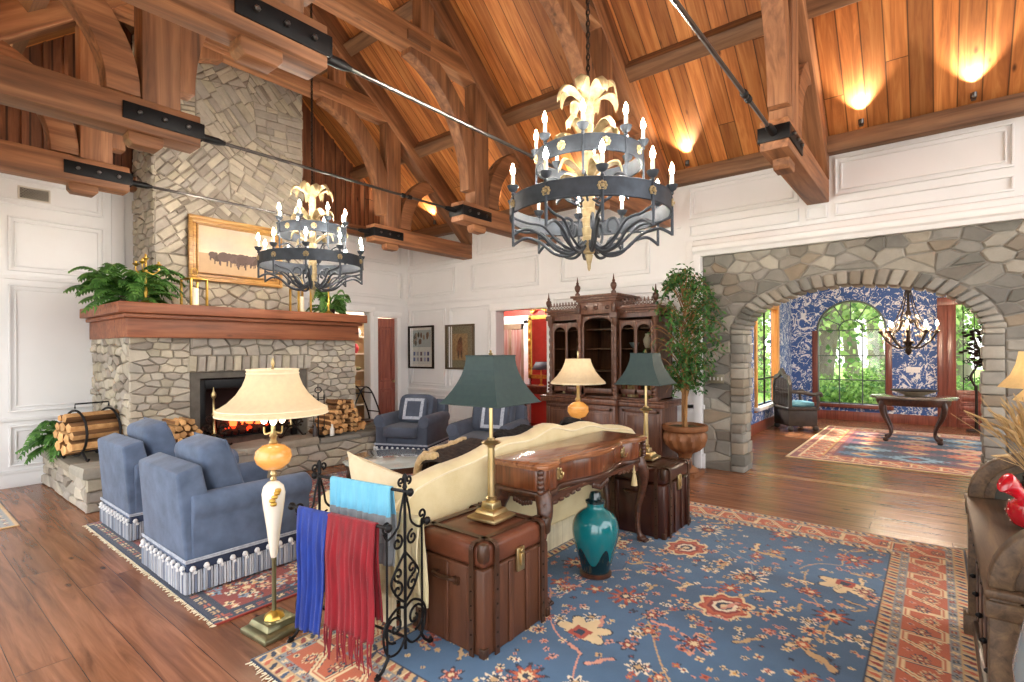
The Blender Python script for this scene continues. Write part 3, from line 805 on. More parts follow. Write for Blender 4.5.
# ------------------------------------------------------------------ blue armchairs
def armchair(label, loc, rz, body, group, seatcase=True, pillow=None, fringe=True):
    """faces local +x; back plane at x=0, width along y"""
    r = thing('armchair', label, 'armchair', loc, rz, group)
    w, dp = .41, .92
    # back
    b = MB()
    b.add([(0,-w,.17),(.24,-w,.17),(.24,w,.17),(0,w,.17),(-.05,-w+.02,.80),(.10,-w+.02,.845),(.10,w-.02,.845),(-.05,w-.02,.80)],
          [(0,3,2,1),(4,5,6,7),(0,1,5,4),(1,2,6,5),(2,3,7,6),(3,0,4,7)])
    b.build('backrest', body, r, bevel=.022, seg=3)
    for s in (-1, 1):
        # rolled arm with panelled side
        prof = [(s*.23,.2),(s*(w+.005),.2),(s*(w+.005),.47)]+[(s*(w-.05)+s*.085*math.cos(R_(a)), .56+.095*math.sin(R_(a))) for a in range(-40, 200, 16)]+[(s*.24,.46)]
        a = MB().prism(prof, .03, dp-.06, 'yz').build('arm', body, r, bevel=.014, seg=2)
        rr = MB().lathe([(.03,0),(.075,0),(.084,.008),(.075,.02),(.03,.02)], 20, M=Matrix.Rotation(PI/2, 3, 'Y').to_4x4(), c=(dp-.07, s*(w-.05), .56)).build('arm_roll', body, a, smooth=True)
    base = MB().box(.04, dp-.08, -.36, .36, .18, .36).build('seat_base', body, r, bevel=.02)
    MB().sq((.55, 0, .42), (.42, .27, .085), .3, .22, 32).build('seat_cushion', body, r, smooth=True, angle=180)
    Mx = Matrix.Rotation(R_(-17), 4, 'Y')
    if pillow is None:
        bc = MB().sq((.3, 0, .70), (.115, .30, .27), .42, .3, 32, Mx).build('back_cushion', body, r, smooth=True, angle=180)
        pts = [Mx @ Vector((.075, .285*q[0], .255*q[1])) for q in ((-1,-1),(1,-1),(1,1),(-1,1))]
        MB().tube([(p[0]+.3, p[1], p[2]+.70) for p in pts], .007, 6, True).build('piping', body, bc)
    else:
        bc = MB().sq((.28, 0, .68), (.11, .29, .24), .42, .3, 32, Mx).build('back_cushion', body, r, smooth=True, angle=180)
        pm = Matrix.Rotation(R_(-20), 4, 'Y')
        q = MB(); f = lambda y, z: tuple(pm @ Vector((.09-.3*(y*y+z*z), y, z))+Vector((.41, pillow, .69)))
        for (y0,y1,z0,z1) in ((-.16,.16,.12,.165),(-.16,.16,-.165,-.12),(-.16,-.115,-.12,.12),(.115,.16,-.12,.12)):
            q.slab(lambda u, v: (f(y0+(y1-y0)*u, z0+(z1-z0)*v), (1,0,.2)), 8, 4, .006)
        pb = MB().sq((.41, pillow, .69), (.075, .2, .2), .5, .35, 28, pm).build('throw_pillow', body, r, smooth=True, angle=180)
        tag(q.build('square_trim', M['gimp'], pb), 'pale braided square on the pillow')
    # skirt: band, two braids and hanging bullion fringe
    x0, x1, yy = -.012, dp-.05, w+.018
    sk = MB().box(x0+.012, x1-.012, -yy+.012, yy-.012, .05, .235).build('skirt', plain('skirt_cloth', '2e3850', .9, c2='252d42'), r, bevel=.004)
    br = MB()
    for z in (.235, .222):
        br.tube([(x0,-yy,z),(x1,-yy,z),(x1,yy,z),(x0,yy,z)], .006, 6, True)
    br.build('braid', M['gimp'], sk)
    fr = MB()
    per = [((x0,-yy),(x1,-yy)),((x1,-yy),(x1,yy)),((x1,yy),(x0,yy)),((x0,yy),(x0,-yy))]
    for (a, c) in per:
        L = math.hypot(c[0]-a[0], c[1]-a[1]); n = int(L/.0165)
        for k in range(n):
            t = (k+.5)/n; x = a[0]+(c[0]-a[0])*t; y = a[1]+(c[1]-a[1])*t
            ph = (k % 5); fr.tag = [.05,.5,.95,.75,.1][ph]*.9+random.uniform(0,.1)
            zt = .17 if ph in (2,3) else .16
            fr.lathe([(.007,zt),(.0095,zt-.05),(.0085,.02),(.006,.018)], 5, (x+random.uniform(-.003,.003), y+random.uniform(-.003,.003), 0))
            if ph == 2:
                fr.tag = .98; fr.lathe([(.004,.155),(.017,.165),(.02,.178),(.012,.192),(.004,.195)], 6, (x, y, 0))
                fr.lathe([(.004,.15),(.014,.155),(.016,.165),(.006,.175)], 6, (x+.012*(c[0]-a[0])/L, y+.012*(c[1]-a[1])/L, -.012))
    if fringe: fr.build('bullion_fringe', M['fringe'], sk)
    for sx in (.08, dp-.14):
        for s in (-1, 1): MB().frustum((.02,.02),(.028,.028), 0, .1, sx, s*.34).build('foot', M['walnut'], r)
    return r
ach = 'blue skirted armchairs around the fireplace'
armchair('blue velvet armchair standing next to the tall floor lamp', (1.3, 4.2, .012), 0, M['blue'], ach)
armchair('blue velvet armchair next to the hearth, in front of the log basket', (1.38, 5.66, .012), 0, M['blue'], ach)
armchair('slate blue armchair with square-trimmed pillow in front of the red-brown door', (5.68, 6.42, .012), PI+.42, M['bluegrey'], ach, pillow=.02)
armchair('slate blue armchair with square-trimmed pillow behind the cream sofa', (5.72, 4.85, .012), PI+.35, M['bluegrey'], ach, pillow=.06)

# ------------------------------------------------------------------ trunks
def trunk(label, loc, body, top, group):
    r = thing('storage_trunk', label, 'trunk', loc, 0, group)
    w, d, h, zl = .29, .27, .58, .455      # half width, half depth, height, lid seam
    MB().box(-w, w, -d, d, 0, zl-.004).build('body', body, r, bevel=.012)
    lid = MB().box(-w-.004, w+.004, -d-.004, d+.004, zl, h).build('lid', top, r, bevel=.03, seg=3)
    # wooden/leather slats
    s = MB()
    for x in (-.2, -.075, .075, .2): s.box(x-.018, x+.018, -d-.012, -d, .01, zl-.01); s.box(x-.018, x+.018, d, d+.012, .01, zl-.01)
    for y in (-.17, 0, .17): s.box(-w-.01, -w, y-.016, y+.016, .01, zl-.01); s.box(w, w+.01, y-.016, y+.016, .01, zl-.01)
    s.build('slat', body, r, bevel=.004)
    def strap(path, wd, axis):
        m = MB()
        for p, q in zip(path, path[1:]):
            p, q = Vector(p), Vector(q); c = (p+q)/2; dv = (q-p); L = dv.length
            X = dv.normalized(); Y = Vector(axis); Z = X.cross(Y)
            m.obox(Matrix(((X[0],Y[0],Z[0],c[0]),(X[1],Y[1],Z[1],c[1]),(X[2],Y[2],Z[2],c[2]),(0,0,0,1))), L/2+.004, wd, .004)
        return m
    def round_path(u, hh, zb):
        pts = [(-u, zb)]
        for a in range(180, 89, -15): pts.append((-u+.035+.035*math.cos(R_(a)), hh-.035+.035*math.sin(R_(a))))
        return pts+[(-x, z) for x, z in pts[::-1]]
    for x in (-.205, .205):
        strap([(x, y, z) for y, z in round_path(d+.018, h+.006, .0)], .017, (1,0,0)).build('strap', M['strap'], r)
    for y in (-.2, .2):
        strap([(x, y, z) for x, z in round_path(w+.018, h+.006, .0)], .015, (0,1,0)).build('strap', M['strap'], r)
    for x in (-1, 1):
        for y in (-1, 1):
            c = MB(); c.sq((x*(w-.012), y*(d-.012), h-.04), (.028,.028,.05), .5, .5, 12)
            MB().box(*sorted((x*(w-.03), x*(w+.008))), *sorted((y*(d-.03), y*(d+.008))), 0, .05).build('corner_foot', M['strap'], r, bevel=.004)
            c.build('corner_cap', M['strap'], r, smooth=True)
    n = MB()
    for z in [.04+.075*k for k in range(6)]:
        for x in (-.205, .205): n.lathe([(.007,0),(.005,.004)], 6, (x, -d-.022, z), M=Matrix.Rotation(PI/2, 3, 'X').to_4x4())
        for y in (-.2, .2): n.lathe([(.007,0),(.005,.004)], 6, (-w-.022, y, z), M=Matrix.Rotation(-PI/2, 3, 'Y').to_4x4())
    n.build('rivet', M['bronze'], r)
    k = MB(); k.box(-.032, .032, -d-.022, -d-.004, .37, .50); kk = k.build('latch', M['brass'], r, bevel=.004)
    k = MB(); k.box(-.014, .014, -d-.034, -d-.02, .4, .47); k.lathe([(.012,0),(.012,.012)], 12, (0,-d-.022,.485), M=Matrix.Rotation(PI/2, 3, 'X').to_4x4()); k.build('hasp', M['brass'], kk, bevel=.003)
    hd = MB()
    pts = [(-w-.012,-.08,.36),(-w-.035,-.07,.375),(-w-.04,0,.37),(-w-.035,.07,.375),(-w-.012,.08,.36)]
    hd.tube(spline(pts, 4), .012, 8)
    for y in (-.08,.08): hd.box(-w-.02, -w, y-.018, y+.018, .34, .38)
    hd.build('handle', M['strap'], r, smooth=True)
    return r
trk = 'leather trunks beside the console table'
trunk('tan leather strapped trunk with brass latch beside the blanket rack', (2.28, 2.08, .012), M['leatherside'], M['leather'], trk)
trunk('dark glossy leather trunk at the ficus end of the console table', (4.48, 2.03, .012), M['leatherdark'], M['leatherdark'], trk)

# ------------------------------------------------------------------ brass lamps with square green shades
def column_lamp(label, loc, sc=1.0):
    r = thing('table_lamp', label, 'lamp', loc, R_(3), 'brass column lamps with green shades')
    b = MB(); b.box(-.105,.105,-.105,.105,0,.018); b.frustum((.105,.105),(.075,.075),.018,.035); b.frustum((.075,.075),(.06,.06),.035,.06); b.frustum((.045,.045),(.04,.04),.06,.1)
    b.build('base', M['brass'], r, bevel=.004)
    c = MB(); c.lathe([(.03,.1),(.034,.12),(.022,.13),(.021,.42),(.026,.425),(.028,.435),(.055,.445),(.06,.452),(.05,.46),(.028,.466),(.02,.48)], 24)
    c.build('column', M['brass'], r, smooth=True)
    MB().lathe([(.012,.48),(.012,.78),(.008,.8)], 12).build('stem', M['brass'], r, smooth=True)
    sh = MB(); n = 10; prof = []
    for i in range(n+1):
        t = i/n; h = .105+(.215-.105)*((1-t)**1.9); prof.append((h, .69+.28*t))
    for (h, z), (h2, z2) in zip(prof, prof[1:]):
        vs = [(x*q, y*q, zz) for q, zz in ((h,z),(h2,z2)) for x, y in ((-1,-1),(1,-1),(1,1),(-1,1))]
        sh.add(vs, [(0,1,5,4),(1,2,6,5),(2,3,7,6),(3,0,4,7)])
    so = sh.build('shade', M['green'], r); m = so.modifiers.new('thick', 'SOLIDIFY'); m.thickness = .004
    for h, z in ((.216,.69),(.106,.97)): MB().tube([(-h,-h,z),(h,-h,z),(h,h,z),(-h,h,z)], .004, 6, True).build('shade_trim', M['green'], so)
    h = MB(); h.lathe([(.003,.97),(.012,.975),(.014,.985),(.005,.99),(.008,1.0),(.002,1.005)], 10); h.tube([(-.1,0,.97),(.1,0,.97)], .003, 6); h.build('finial', M['brass'], r, smooth=True)
    MB().sq((0,0,.84), (.03,.03,.045), 1, 1, 12).build('bulb', M['candle'], r, smooth=True)
    return r
column_lamp('brass column lamp with dark green square shade standing on the tan trunk', (2.35, 2.07, .604))
column_lamp('brass column lamp with dark green shade standing on the dark trunk behind the console', (4.53, 2.08, .604))

# ------------------------------------------------------------------ console table
ct = thing('console_table', 'carved mahogany console table with serpentine drawers behind the cream sofa', 'console table', (3.36, 1.84, .012))
def serp(x):
    """front edge of the top (local y, negative to the front)"""
    a = abs(x)
    if a > .62: return .02
    if a > .46: return .02+.055*(1-math.cos((.62-a)/.16*PI))/2
    return .075-.075*(1+math.cos(a/.46*PI))/2
xs = [-.76+.02*k for k in range(77)]
edge = [(-.76,.46),(-.76,.075),(-.715,.02)]+[(x, serp(x)) for x in xs if -.7 < x < .7]+[(.715,.02),(.76,.075),(.76,.46)]
def off(d): return [(x*(1-d/.76), y+(d if y < .3 else -0)) for x, y in edge]
t = MB(); t.prism(off(.012), .84, .852, 'xy'); t.prism(off(0), .852, .872, 'xy'); t.prism(off(.008), .872, .88, 'xy')
t.build('tabletop', M['tabletop'], ct, bevel=.003)
bx = MB().prism(off(.05), .69, .84, 'xy').build('frieze', M['burl'], ct, bevel=.004)
ap = MB().prism(off(.03), .66, .70, 'xy').build('apron_moulding', M['walnut'], ct, bevel=.01)
for x in (-.47, .47):
    dr = MB()
    xx = [x-.17+.02*k for k in range(18)]
    dr.prism([(q, serp(q)+.045) for q in xx]+[(q, serp(q)+.06) for q in xx[::-1]], .71, .83, 'xy')
    do = dr.build('drawer', M['burl'], ct, bevel=.002)
    k = MB(); y = serp(x)+.04
    k.sq((x, y, .77), (.03,.008,.026), .8, .8, 14)
    k.tube([(x+.045*math.cos(R_(a)), y-.016, .775+.04*math.sin(R_(a))) for a in range(180, 361, 20)], .006, 6)
    for a in range(0, 360, 45): k.sq((x+.042*math.cos(R_(a)), y-.004, .77+.034*math.sin(R_(a))), (.013,.007,.013), 1, 1, 8)
    k.build('drawer_pull', M['brass'], do, smooth=True)
ls = [(0,0,.70),(-.005,-.012,.64),(.01,-.03,.56),(.02,-.02,.44),(.008,.006,.28),(.0,.008,.14),(.0,-.005,.06),(.004,-.02,.03)]
rad = [.05,.056,.05,.033,.024,.021,.022,.03]
for sx in (-1, 1):
    for sy, y in ((1,.09),(-1,.40)):
        pts = [(sx*(.69+p[0]*1.6), y+sy*p[1]*1.2, p[2]) for p in ls]
        P = spline(pts, 4); rr = [rad[min(i//4, 7)]+(rad[min(i//4+1, 7)]-rad[min(i//4, 7)])*(i % 4)/4 for i in range(len(P))]
        lg = MB(); lg.tube(P, rr, 10); lg.sq((pts[-1][0], pts[-1][1], .024), (.036,.04,.024), .8, .8, 12)
        lo = lg.build('leg', M['walnut'], ct, smooth=True, angle=180)
        kc = MB()
        for k in range(5): kc.sq((pts[1][0]+sx*.02+random.uniform(-.02,.02), pts[1][1]-sy*.03+random.uniform(-.01,.01), .62-.035*k), (.026-.003*k,.018,.024), .8, .8, 10)
        kc.build('carving', M['walnut'], lo, smooth=True, angle=180); kc = MB()
        for k in range(4): kc.sq((pts[-1][0]+(k-1.5)*.017, pts[-1][1]-sy*.035, .014), (.009,.018,.013), .9, .9, 8)
        kc.build('claw', M['walnut'], lo, smooth=True, angle=180)
fr = MB()
for x0, x1, dep in ((-.66,-.0,.07),(.0,.66,.07)):
    n = 16; up = []; dn = []
    for k in range(n+1):
        x = x0+(x1-x0)*k/n; q = abs((x if x0 < -.1 else x)); a = abs(x)/.66
        up.append((x, .67)); dn.append((x, .665-.02-.055*a**3-.045*max(0, 1-(a/.22)**2)))
    fr.band(dn, up, .062, .082)
for k in range(9):
    a = -1+k/4; fr.sq((a*.1, .058, .625-.03*(1-abs(a))), (.02,.012,.02), .8, .8, 10)
for s in (-1,1):
    for k in range(5): fr.sq((s*(.3+.07*k), .06, .64-.006*k), (.03,.01,.013), .8, .8, 10)
fr.build('carved_apron', M['walnut'], ct, smooth=True)
for s in (-1, 1):
    e = MB(); n = 12
    e.band([(.1+.27*k/n, .65-.05*math.sin(PI*k/n)**3-.03*(abs(2*k/n-1))**3) for k in range(n+1)], [(.1+.27*k/n, .67) for k in range(n+1)], s*.69-.008, s*.69+.008, 'yz')
    for k in range(7): e.sq((s*.7, .235+.022*(k-3), .605+.006*abs(k-3)), (.01,.014,.018), .9, .9, 8)
    e.build('end_apron', M['walnut'], ct, smooth=True)
    cc = MB()
    for k in range(5): cc.sq((s*.735, .065, .83-.03*k), (.022,.022,.02), .8, .8, 10)
    cc.build('corner_scroll', M['walnut'], ct, smooth=True)
# tassel hanging on the key
ts = tag(MB().lathe([(.004,.16),(.006,.12),(.012,.115),(.014,.105),(.009,.095),(.012,.09),(.021,.05),(.026,.0)], 14).build('tassel', plain('tassel_silk', 'd9c79a', .8, c2='c2ad7c', vs=60, stretch=(1,1,.05)), smooth=True, loc=(3.86, 1.875, .52)), 'cream silk tassel hanging under the right drawer of the console table', 'tassel')

# ------------------------------------------------------------------ teal jar
vj = thing('ginger_jar', 'teal glazed jar with black lid on the floor in front of the console table', 'vase', (3.25, 1.88, .012)); vj.scale = (1.13,1.13,1.1)
MB().lathe([(.085,0),(.1,.006),(.1,.022),(.09,.03)], 32).build('stand', M['walnut'], vj, smooth=True)
pf = [(.085,.03),(.09,.06),(.108,.12),(.132,.2),(.147,.27),(.147,.32),(.132,.37),(.1,.405),(.062,.425),(.052,.435),(.052,.46),(.058,.468)]
jb = MB().lathe(pf, 48).build('body', M['teal'], vj, smooth=True, sub=1)
dg = MB(); n = 48
for k in range(n):
    pass
dg.grid(lambda u, v: (lambda r_, z: (r_*math.cos(2*PI*u), r_*math.sin(2*PI*u), z))(*(lambda z: (float(np.interp(z, [p[1] for p in pf], [p[0] for p in pf]))+.0018, z))(.03+v*(.06+.11*abs(math.sin(2*PI*u*2.5+.6))**3))), 64, 10, True)
tag(dg.build('drip_glaze', M['tealdark'], vj, smooth=True), 'dark glaze drips round the foot')
MB().lathe([(.05,.462),(.062,.466),(.062,.478),(.04,.49),(.036,.515),(.03,.53),(.01,.535)], 28).build('lid', M['tealdark'], vj, smooth=True)

# ------------------------------------------------------------------ sofa
sf = thing('sofa', 'cream camelback sofa seen from behind, facing the fireplace', 'sofa', (3.455, 2.4, .012))
L = 1.56
def topz(x):
    a = abs(x)/L
    z = .78+.2*max(0, 1-a**1.7)+.03*math.cos(a*PI*5)*(1-a)*.8
    return z-.12*max(0, (a-.9)/.1)**2
n = 44; xs = [-L+2*L*k/n for k in range(n+1)]
bk = MB()
front = lambda x, z: .16+.05*(z-.3)
for_b = []
rows_ = []
for x in xs:
    tz = topz(x); e = max(0, (abs(x)/L-.93)/.07)
    y0 = .0+.02*e; rows_.append([(x, y0, .16), (x, y0-.012, .4), (x, y0-.02, tz-.05), (x, y0-.012, tz-.015), (x, .03, tz), (x, .09, tz-.002), (x, .135, tz-.03), (x, .15, tz-.1), (x, .2, .4), (x, .2, .16)])
m = len(rows_[0]); vs = [p for r_ in rows_ for p in r_]
fs = [(i*m+j, i*m+(j+1) % m, (i+1)*m+(j+1) % m, (i+1)*m+j) for i in range(n) for j in range(m)]+[tuple(range(m)), tuple(n*m+j for j in range(m-1,-1,-1))]
MB().add(vs, fs).build('backrest', M['cream'], sf, smooth=True, angle=60)
pp = MB().tube([(x, -.018, topz(x)-.035) for x in xs], .007, 6).build('piping', M['creamlight'], sf, smooth=True)
pp2 = MB().tube([(x, .12, topz(x)-.018) for x in xs], .007, 6).build('piping', M['creamlight'], sf, smooth=True)
for s in (-1, 1):
    a = MB(); n2 = 14
    ring = []
    for k in range(n2+1):
        y = .02+.8*k/n2; z = .74-.1*min(1, k/n2*1.6)**.7+.0*k
        ring.append([(s*(L-.17), y, .2), (s*(L-.16), y, z-.12), (s*(L-.15), y, z-.02), (s*(L-.08), y, z+.01), (s*(L-.01), y, z-.03), (s*(L+.01), y, z-.1), (s*(L-.02), y, .4), (s*(L-.02), y, .16)])
    vs = [p for r_ in ring for p in r_]; m = 8
    fs = [(i*m+j, i*m+(j+1) % m, (i+1)*m+(j+1) % m, (i+1)*m+j) for i in range(n2) for j in range(m)]+[tuple(range(m)), tuple(n2*m+j for j in range(m-1,-1,-1))]
    a.add(vs, fs).build('arm', M['cream'], sf, smooth=True, angle=60)
MB().box(-L+.05, L-.05, .1, .84, .16, .34).build('seat_base', M['cream'], sf, bevel=.02)
for x in (-.9, 0, .9): MB().sq((x, .5, .4), (.45,.36,.09), .35, .25, 28).build('seat_cushion', M['cream'], sf, smooth=True, angle=180)
sk = MB()
per = [((-L+.02,-.02),(L-.02,-.02)),((L-.0,.0),(L-.0,.82)),((-L+.0,.82),(-L+.0,0))]
for (a, c) in per:
    LL = math.hypot(c[0]-a[0], c[1]-a[1]); n = int(LL/.016)
    for k in range(n):
        t = (k+.5)/n; sk.tag = random.choice((.6,.9,.95,.75)); sk.lathe([(.006,.2),(.009,.15),(.008,.012),(.005,.01)], 5, (a[0]+(c[0]-a[0])*t, a[1]+(c[1]-a[1])*t, 0))
sk.build('bullion_fringe', stone('cream_fringe', ['8f8468', 'b9ae8e', 'd9ceb0', 'e4dabc'], .85), sf)
for x in (-1.3, 1.3):
    for y in (.1, .72): MB().frustum((.022,.022),(.032,.032), 0, .17, x, y).build('foot', M['walnut'], sf)
# pillow and throws on it
def pillow(name, label, loc, rot, h, mat):
    o = MB()
    K = lambda u, v, s: (s*h[0]*max(0, (1-u**4)*(1-v**4))**.55, h[1]*u*(1-.09*(1-v*v)), h[2]*v*(1-.09*(1-u*u)))
    for s in (-1, 1): o.grid(lambda a, b: K(2*a-1, 2*b-1, s), 20, 20)
    b = o.build(name, mat, None, smooth=True, angle=180, loc=loc, rot=rot)
    tag(b, label, 'pillow')
    k = h[1]*1.0; e = h[2]*1.0
    MB().tube([K(*q, 1) for q in [(-1+t/5,-1) for t in range(10)]+[(1,-1+t/5) for t in range(10)]+[(1-t/5,1) for t in range(10)]+[(-1,1-t/5) for t in range(10)]], .006, 6, True).build('piping', M['creamlight'], b)
    return b
pillow('pillow', 'cream piped pillow propped against the left arm of the cream sofa', (2.17, 2.9, .665), (R_(10), R_(-16), R_(2)), (.075,.31,.2), M['creamlight'])
def throw(label, x0, x1, mat, amp, seed, reach, edge=None):
    """fur throw lying over the inner top edge of the sofa back and down to the seat"""
    rn = random.Random(seed); ph = [rn.uniform(0, 6) for _ in range(6)]
    def fn(u, v):
        x = x0+(x1-x0)*u; t = .012+topz(x-3.455); e = math.sin(PI*min(1, max(0, u)))**.35
        lump = amp*e*(.35+.65*max(0, math.sin(u*(x1-x0)*9+ph[0])*.6+math.sin(u*(x1-x0)*17+ph[1]+v*3)*.4))
        if v < .25: q = v/.25; y = 2.50+.09*q; z = t+lump*q
        elif v < .55: q = (v-.25)/.3; y = 2.59+reach*q; z = t+lump*(1-.2*q)-.05*q*q
        else: q = (v-.55)/.45; y = 2.59+reach+.06*q; z = t+lump*.8-.05-(t-.52)*q*.85
        y += .012*math.sin(u*31+ph[2]+v*5); z += .006*math.sin(u*57+ph[3])*math.sin(v*23)
        return (x, y, z), (0, .5, .8)
    m = MB(); m.slab(fn, 60, 26, .016)
    o = m.build('fur_throw', mat, None, smooth=True, angle=180); tag(o, label, 'throw')
    if edge:
        for u_ in (0.02,):
            P = [Vector(fn(u_, k/14)[0])+Vector((0,0,.012)) for k in range(3, 15)]; MB().tube(P, [.026*(.85+.3*rn.random()) for _ in P], 8).build('fur_trim', edge, o, smooth=True, angle=180)
        P = [Vector(fn(k/16, .5)[0])+Vector((0,.0,.014)) for k in range(17)]; tag(MB().tube(P, [.024*(.85+.3*rn.random()) for _ in P], 8).build('fur_trim', edge, o, smooth=True, angle=180), 'tan fur edging')
    return o
tanfur = plain('tan_fur', 'd9bd8c', .95, c2='b4935f', vs=40, bm=1, bs=120, sheen=.3)
throw('dark brown throw with tan fur edging bunched over the sofa beside the cream pillow', 2.36, 2.8, plain('brown_fur', '3c2c22', .95, c2='1c1512', vs=30, bm=1, bs=120), .07, 3, .16, tanfur)
M['blackfur'] = plain('black_fur', '1e1917', .95, c2='0d0a0a', vs=40, bm=1, bs=120)
throw('black fur throw over the sofa back just behind the green-shaded lamp column', 2.98, 3.35, M['blackfur'], .05, 8, .06)
throw('black fur throw over the sofa back in front of the red room doorway', 3.92, 4.4, M['blackfur'], .05, 4, .06)

# ------------------------------------------------------------------ coffee table in the seating group
cf = thing('coffee_table', 'round glass-topped coffee table in front of the cream sofa', 'coffee table', (3.55, 4.55, .012))
MB().lathe([(.5,.43),(.51,.435),(.51,.445),(.5,.45)], 48).build('glass_top', plain('glass_slab', 'b9c4c2', .05, c2='aab8b6', coat=1), cf, smooth=True)
MB().lathe([(.46,.36),(.48,.37),(.48,.425),(.46,.43)], 48).build('rim', M['walnut'], cf, smooth=True)
for k in range(4):
    a = PI/4+k*PI/2; MB().tube(spline([(.42*math.cos(a),.42*math.sin(a),.37),(.46*math.cos(a),.46*math.sin(a),.25),(.36*math.cos(a),.36*math.sin(a),.1),(.43*math.cos(a),.43*math.sin(a),.02)], 5), .024, 8).build('leg', M['walnut'], cf, smooth=True)

# ------------------------------------------------------------------ floor lamp
fl = thing('floor_lamp', 'tall floor lamp with cream bell shade, amber ball and ivory stem', 'floor lamp', (1.47, 2.97, 0), R_(4))
b = MB(); b.box(-.13,.13,-.13,.13,0,.025); b.frustum((.13,.13),(.1,.1),.025,.045); b.frustum((.1,.1),(.085,.085),.045,.075); b.build('base', plain('antique_brass', '8d8a6a', .35, .85, c2='6f6c50', vs=9), fl, bevel=.004)
sl = MB(); sl.lathe([(.055,.075),(.05,.09),(.03,.105),(.016,.115)], 20, wob=lambda t, z: 1+.08*math.cos(8*t)); sl.build('base_leaf', M['gold'], fl, smooth=True)
MB().lathe([(.012,.11),(.012,.4),(.015,.41),(.015,.43)], 14).build('pole', plain('pole_brass', '8f9070', .3, .85, c2='777a5c'), fl, smooth=True)
MB().lathe([(.016,.42),(.022,.45),(.04,.6),(.06,.74),(.064,.79),(.055,.83),(.03,.855),(.014,.86)], 28).build('ivory_stem', M['ivory'], fl, smooth=True)
for k, (a, z) in enumerate(((-2.2,.76),(-2.0,.78),(-1.8,.80),(-2.1,.74),(-1.7,.815))): MB().sq((.062*math.cos(a), .062*math.sin(a), z), (.018,.018,.013), .8, .8, 8).build('gilt_leaf', M['gold'], fl, smooth=True)
MB().lathe([(.012,.86),(.02,.87),(.012,.885),(.02,.9),(.012,.92),(.016,.93)], 14).build('neck', M['brass'], fl, smooth=True)
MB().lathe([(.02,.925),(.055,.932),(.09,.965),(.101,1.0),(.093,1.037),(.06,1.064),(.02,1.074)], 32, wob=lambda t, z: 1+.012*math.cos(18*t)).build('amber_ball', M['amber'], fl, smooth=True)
MB().lathe([(.018,1.07),(.026,1.08),(.016,1.1),(.022,1.12),(.012,1.14),(.012,1.26),(.006,1.3),(.006,1.5)], 14).build('socket_stem', M['brass'], fl, smooth=True)
for k in range(3):
    a = k*2*PI/3; q = MB(); q.tube(spline([(.01*math.cos(a),.01*math.sin(a),1.14),(.05*math.cos(a),.05*math.sin(a),1.13),(.055*math.cos(a),.055*math.sin(a),1.17)], 4), .006, 6); q.build('bulb_arm', M['brass'], fl, smooth=True)
    MB().sq((.055*math.cos(a),.055*math.sin(a),1.23), (.022,.022,.045), 1, 1, 12).build('bulb', M['bulbs'], fl, smooth=True)
prof = [(.298,1.248),(.3,1.268),(.292,1.28),(.238,1.315),(.193,1.36),(.16,1.412),(.144,1.455),(.138,1.48),(.139,1.503)]
s_ = MB(); s_.lathe(prof, 48, caps=False); so = s_.build('shade', M['shade'], fl, smooth=True)
for r_, z in ((.299,1.248),(.294,1.279),(.14,1.503),(.139,1.482)): MB().tube([(r_*math.cos(2*PI*k/40), r_*math.sin(2*PI*k/40), z) for k in range(40)], .004, 6, True).build('shade_trim', M['creamlight'], so, smooth=True)
MB().lathe([(.004,1.5),(.01,1.51),(.005,1.52),(.011,1.535),(.008,1.555),(.002,1.57)], 10).build('finial', M['brass'], fl, smooth=True)

# amber lamp behind the sofa and its side table
st = thing('side_table', 'small round side table behind the cream sofa carrying the amber lamp', 'side table', (4.78, 2.98, .012))
MB().lathe([(.18,.64),(.2,.65),(.2,.67),(.18,.68)], 32).build('top', M['walnut'], st, smooth=True)
MB().lathe([(.03,.1),(.05,.2),(.03,.35),(.04,.55),(.06,.64)], 16).build('pedestal', M['walnut'], st, smooth=True)
for k in range(3):
    a = k*2*PI/3; MB().tube(spline([(.03*math.cos(a),.03*math.sin(a),.16),(.14*math.cos(a),.14*math.sin(a),.12),(.24*math.cos(a),.24*math.sin(a),.02)], 5), .02, 8).build('leg', M['walnut'], st, smooth=True)
al = thing('table_lamp', 'amber ball lamp with lit cream bell shade in front of the carved bookcase', 'lamp', (4.80, 2.98, .692)); al.scale = (1.22,)*3
MB().lathe([(.06,0),(.065,.02),(.03,.04),(.02,.09),(.04,.12),(.02,.15)], 24).build('base', M['brass'], al, smooth=True)
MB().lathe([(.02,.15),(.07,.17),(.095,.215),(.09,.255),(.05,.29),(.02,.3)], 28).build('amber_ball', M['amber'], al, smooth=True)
MB().lathe([(.02,.3),(.028,.32),(.014,.34),(.014,.5),(.005,.52),(.005,.74)], 14).build('stem', M['brass'], al, smooth=True)
MB().sq((0,0,.56), (.03,.03,.05), 1, 1, 12).build('bulb', M['bulbs'], al, smooth=True)
sp = [(.235,.46),(.237,.475),(.19,.52),(.155,.565),(.13,.61),(.115,.65),(.11,.675)]
s_ = MB(); s_.lathe(sp, 44, caps=False, wob=lambda t, z: 1+.012*math.cos(10*t)); so = s_.build('shade', M['shade'], al, smooth=True)
q = MB(); q.tube([(.237*math.cos(2*PI*k/40), .237*math.sin(2*PI*k/40), .462) for k in range(40)], .005, 6, True); q.build('shade_trim', M['creamlight'], so)
MB().lathe([(.003,.675),(.009,.69),(.005,.7),(.009,.72),(.002,.745)], 10).build('finial', M['brass'], al, smooth=True)

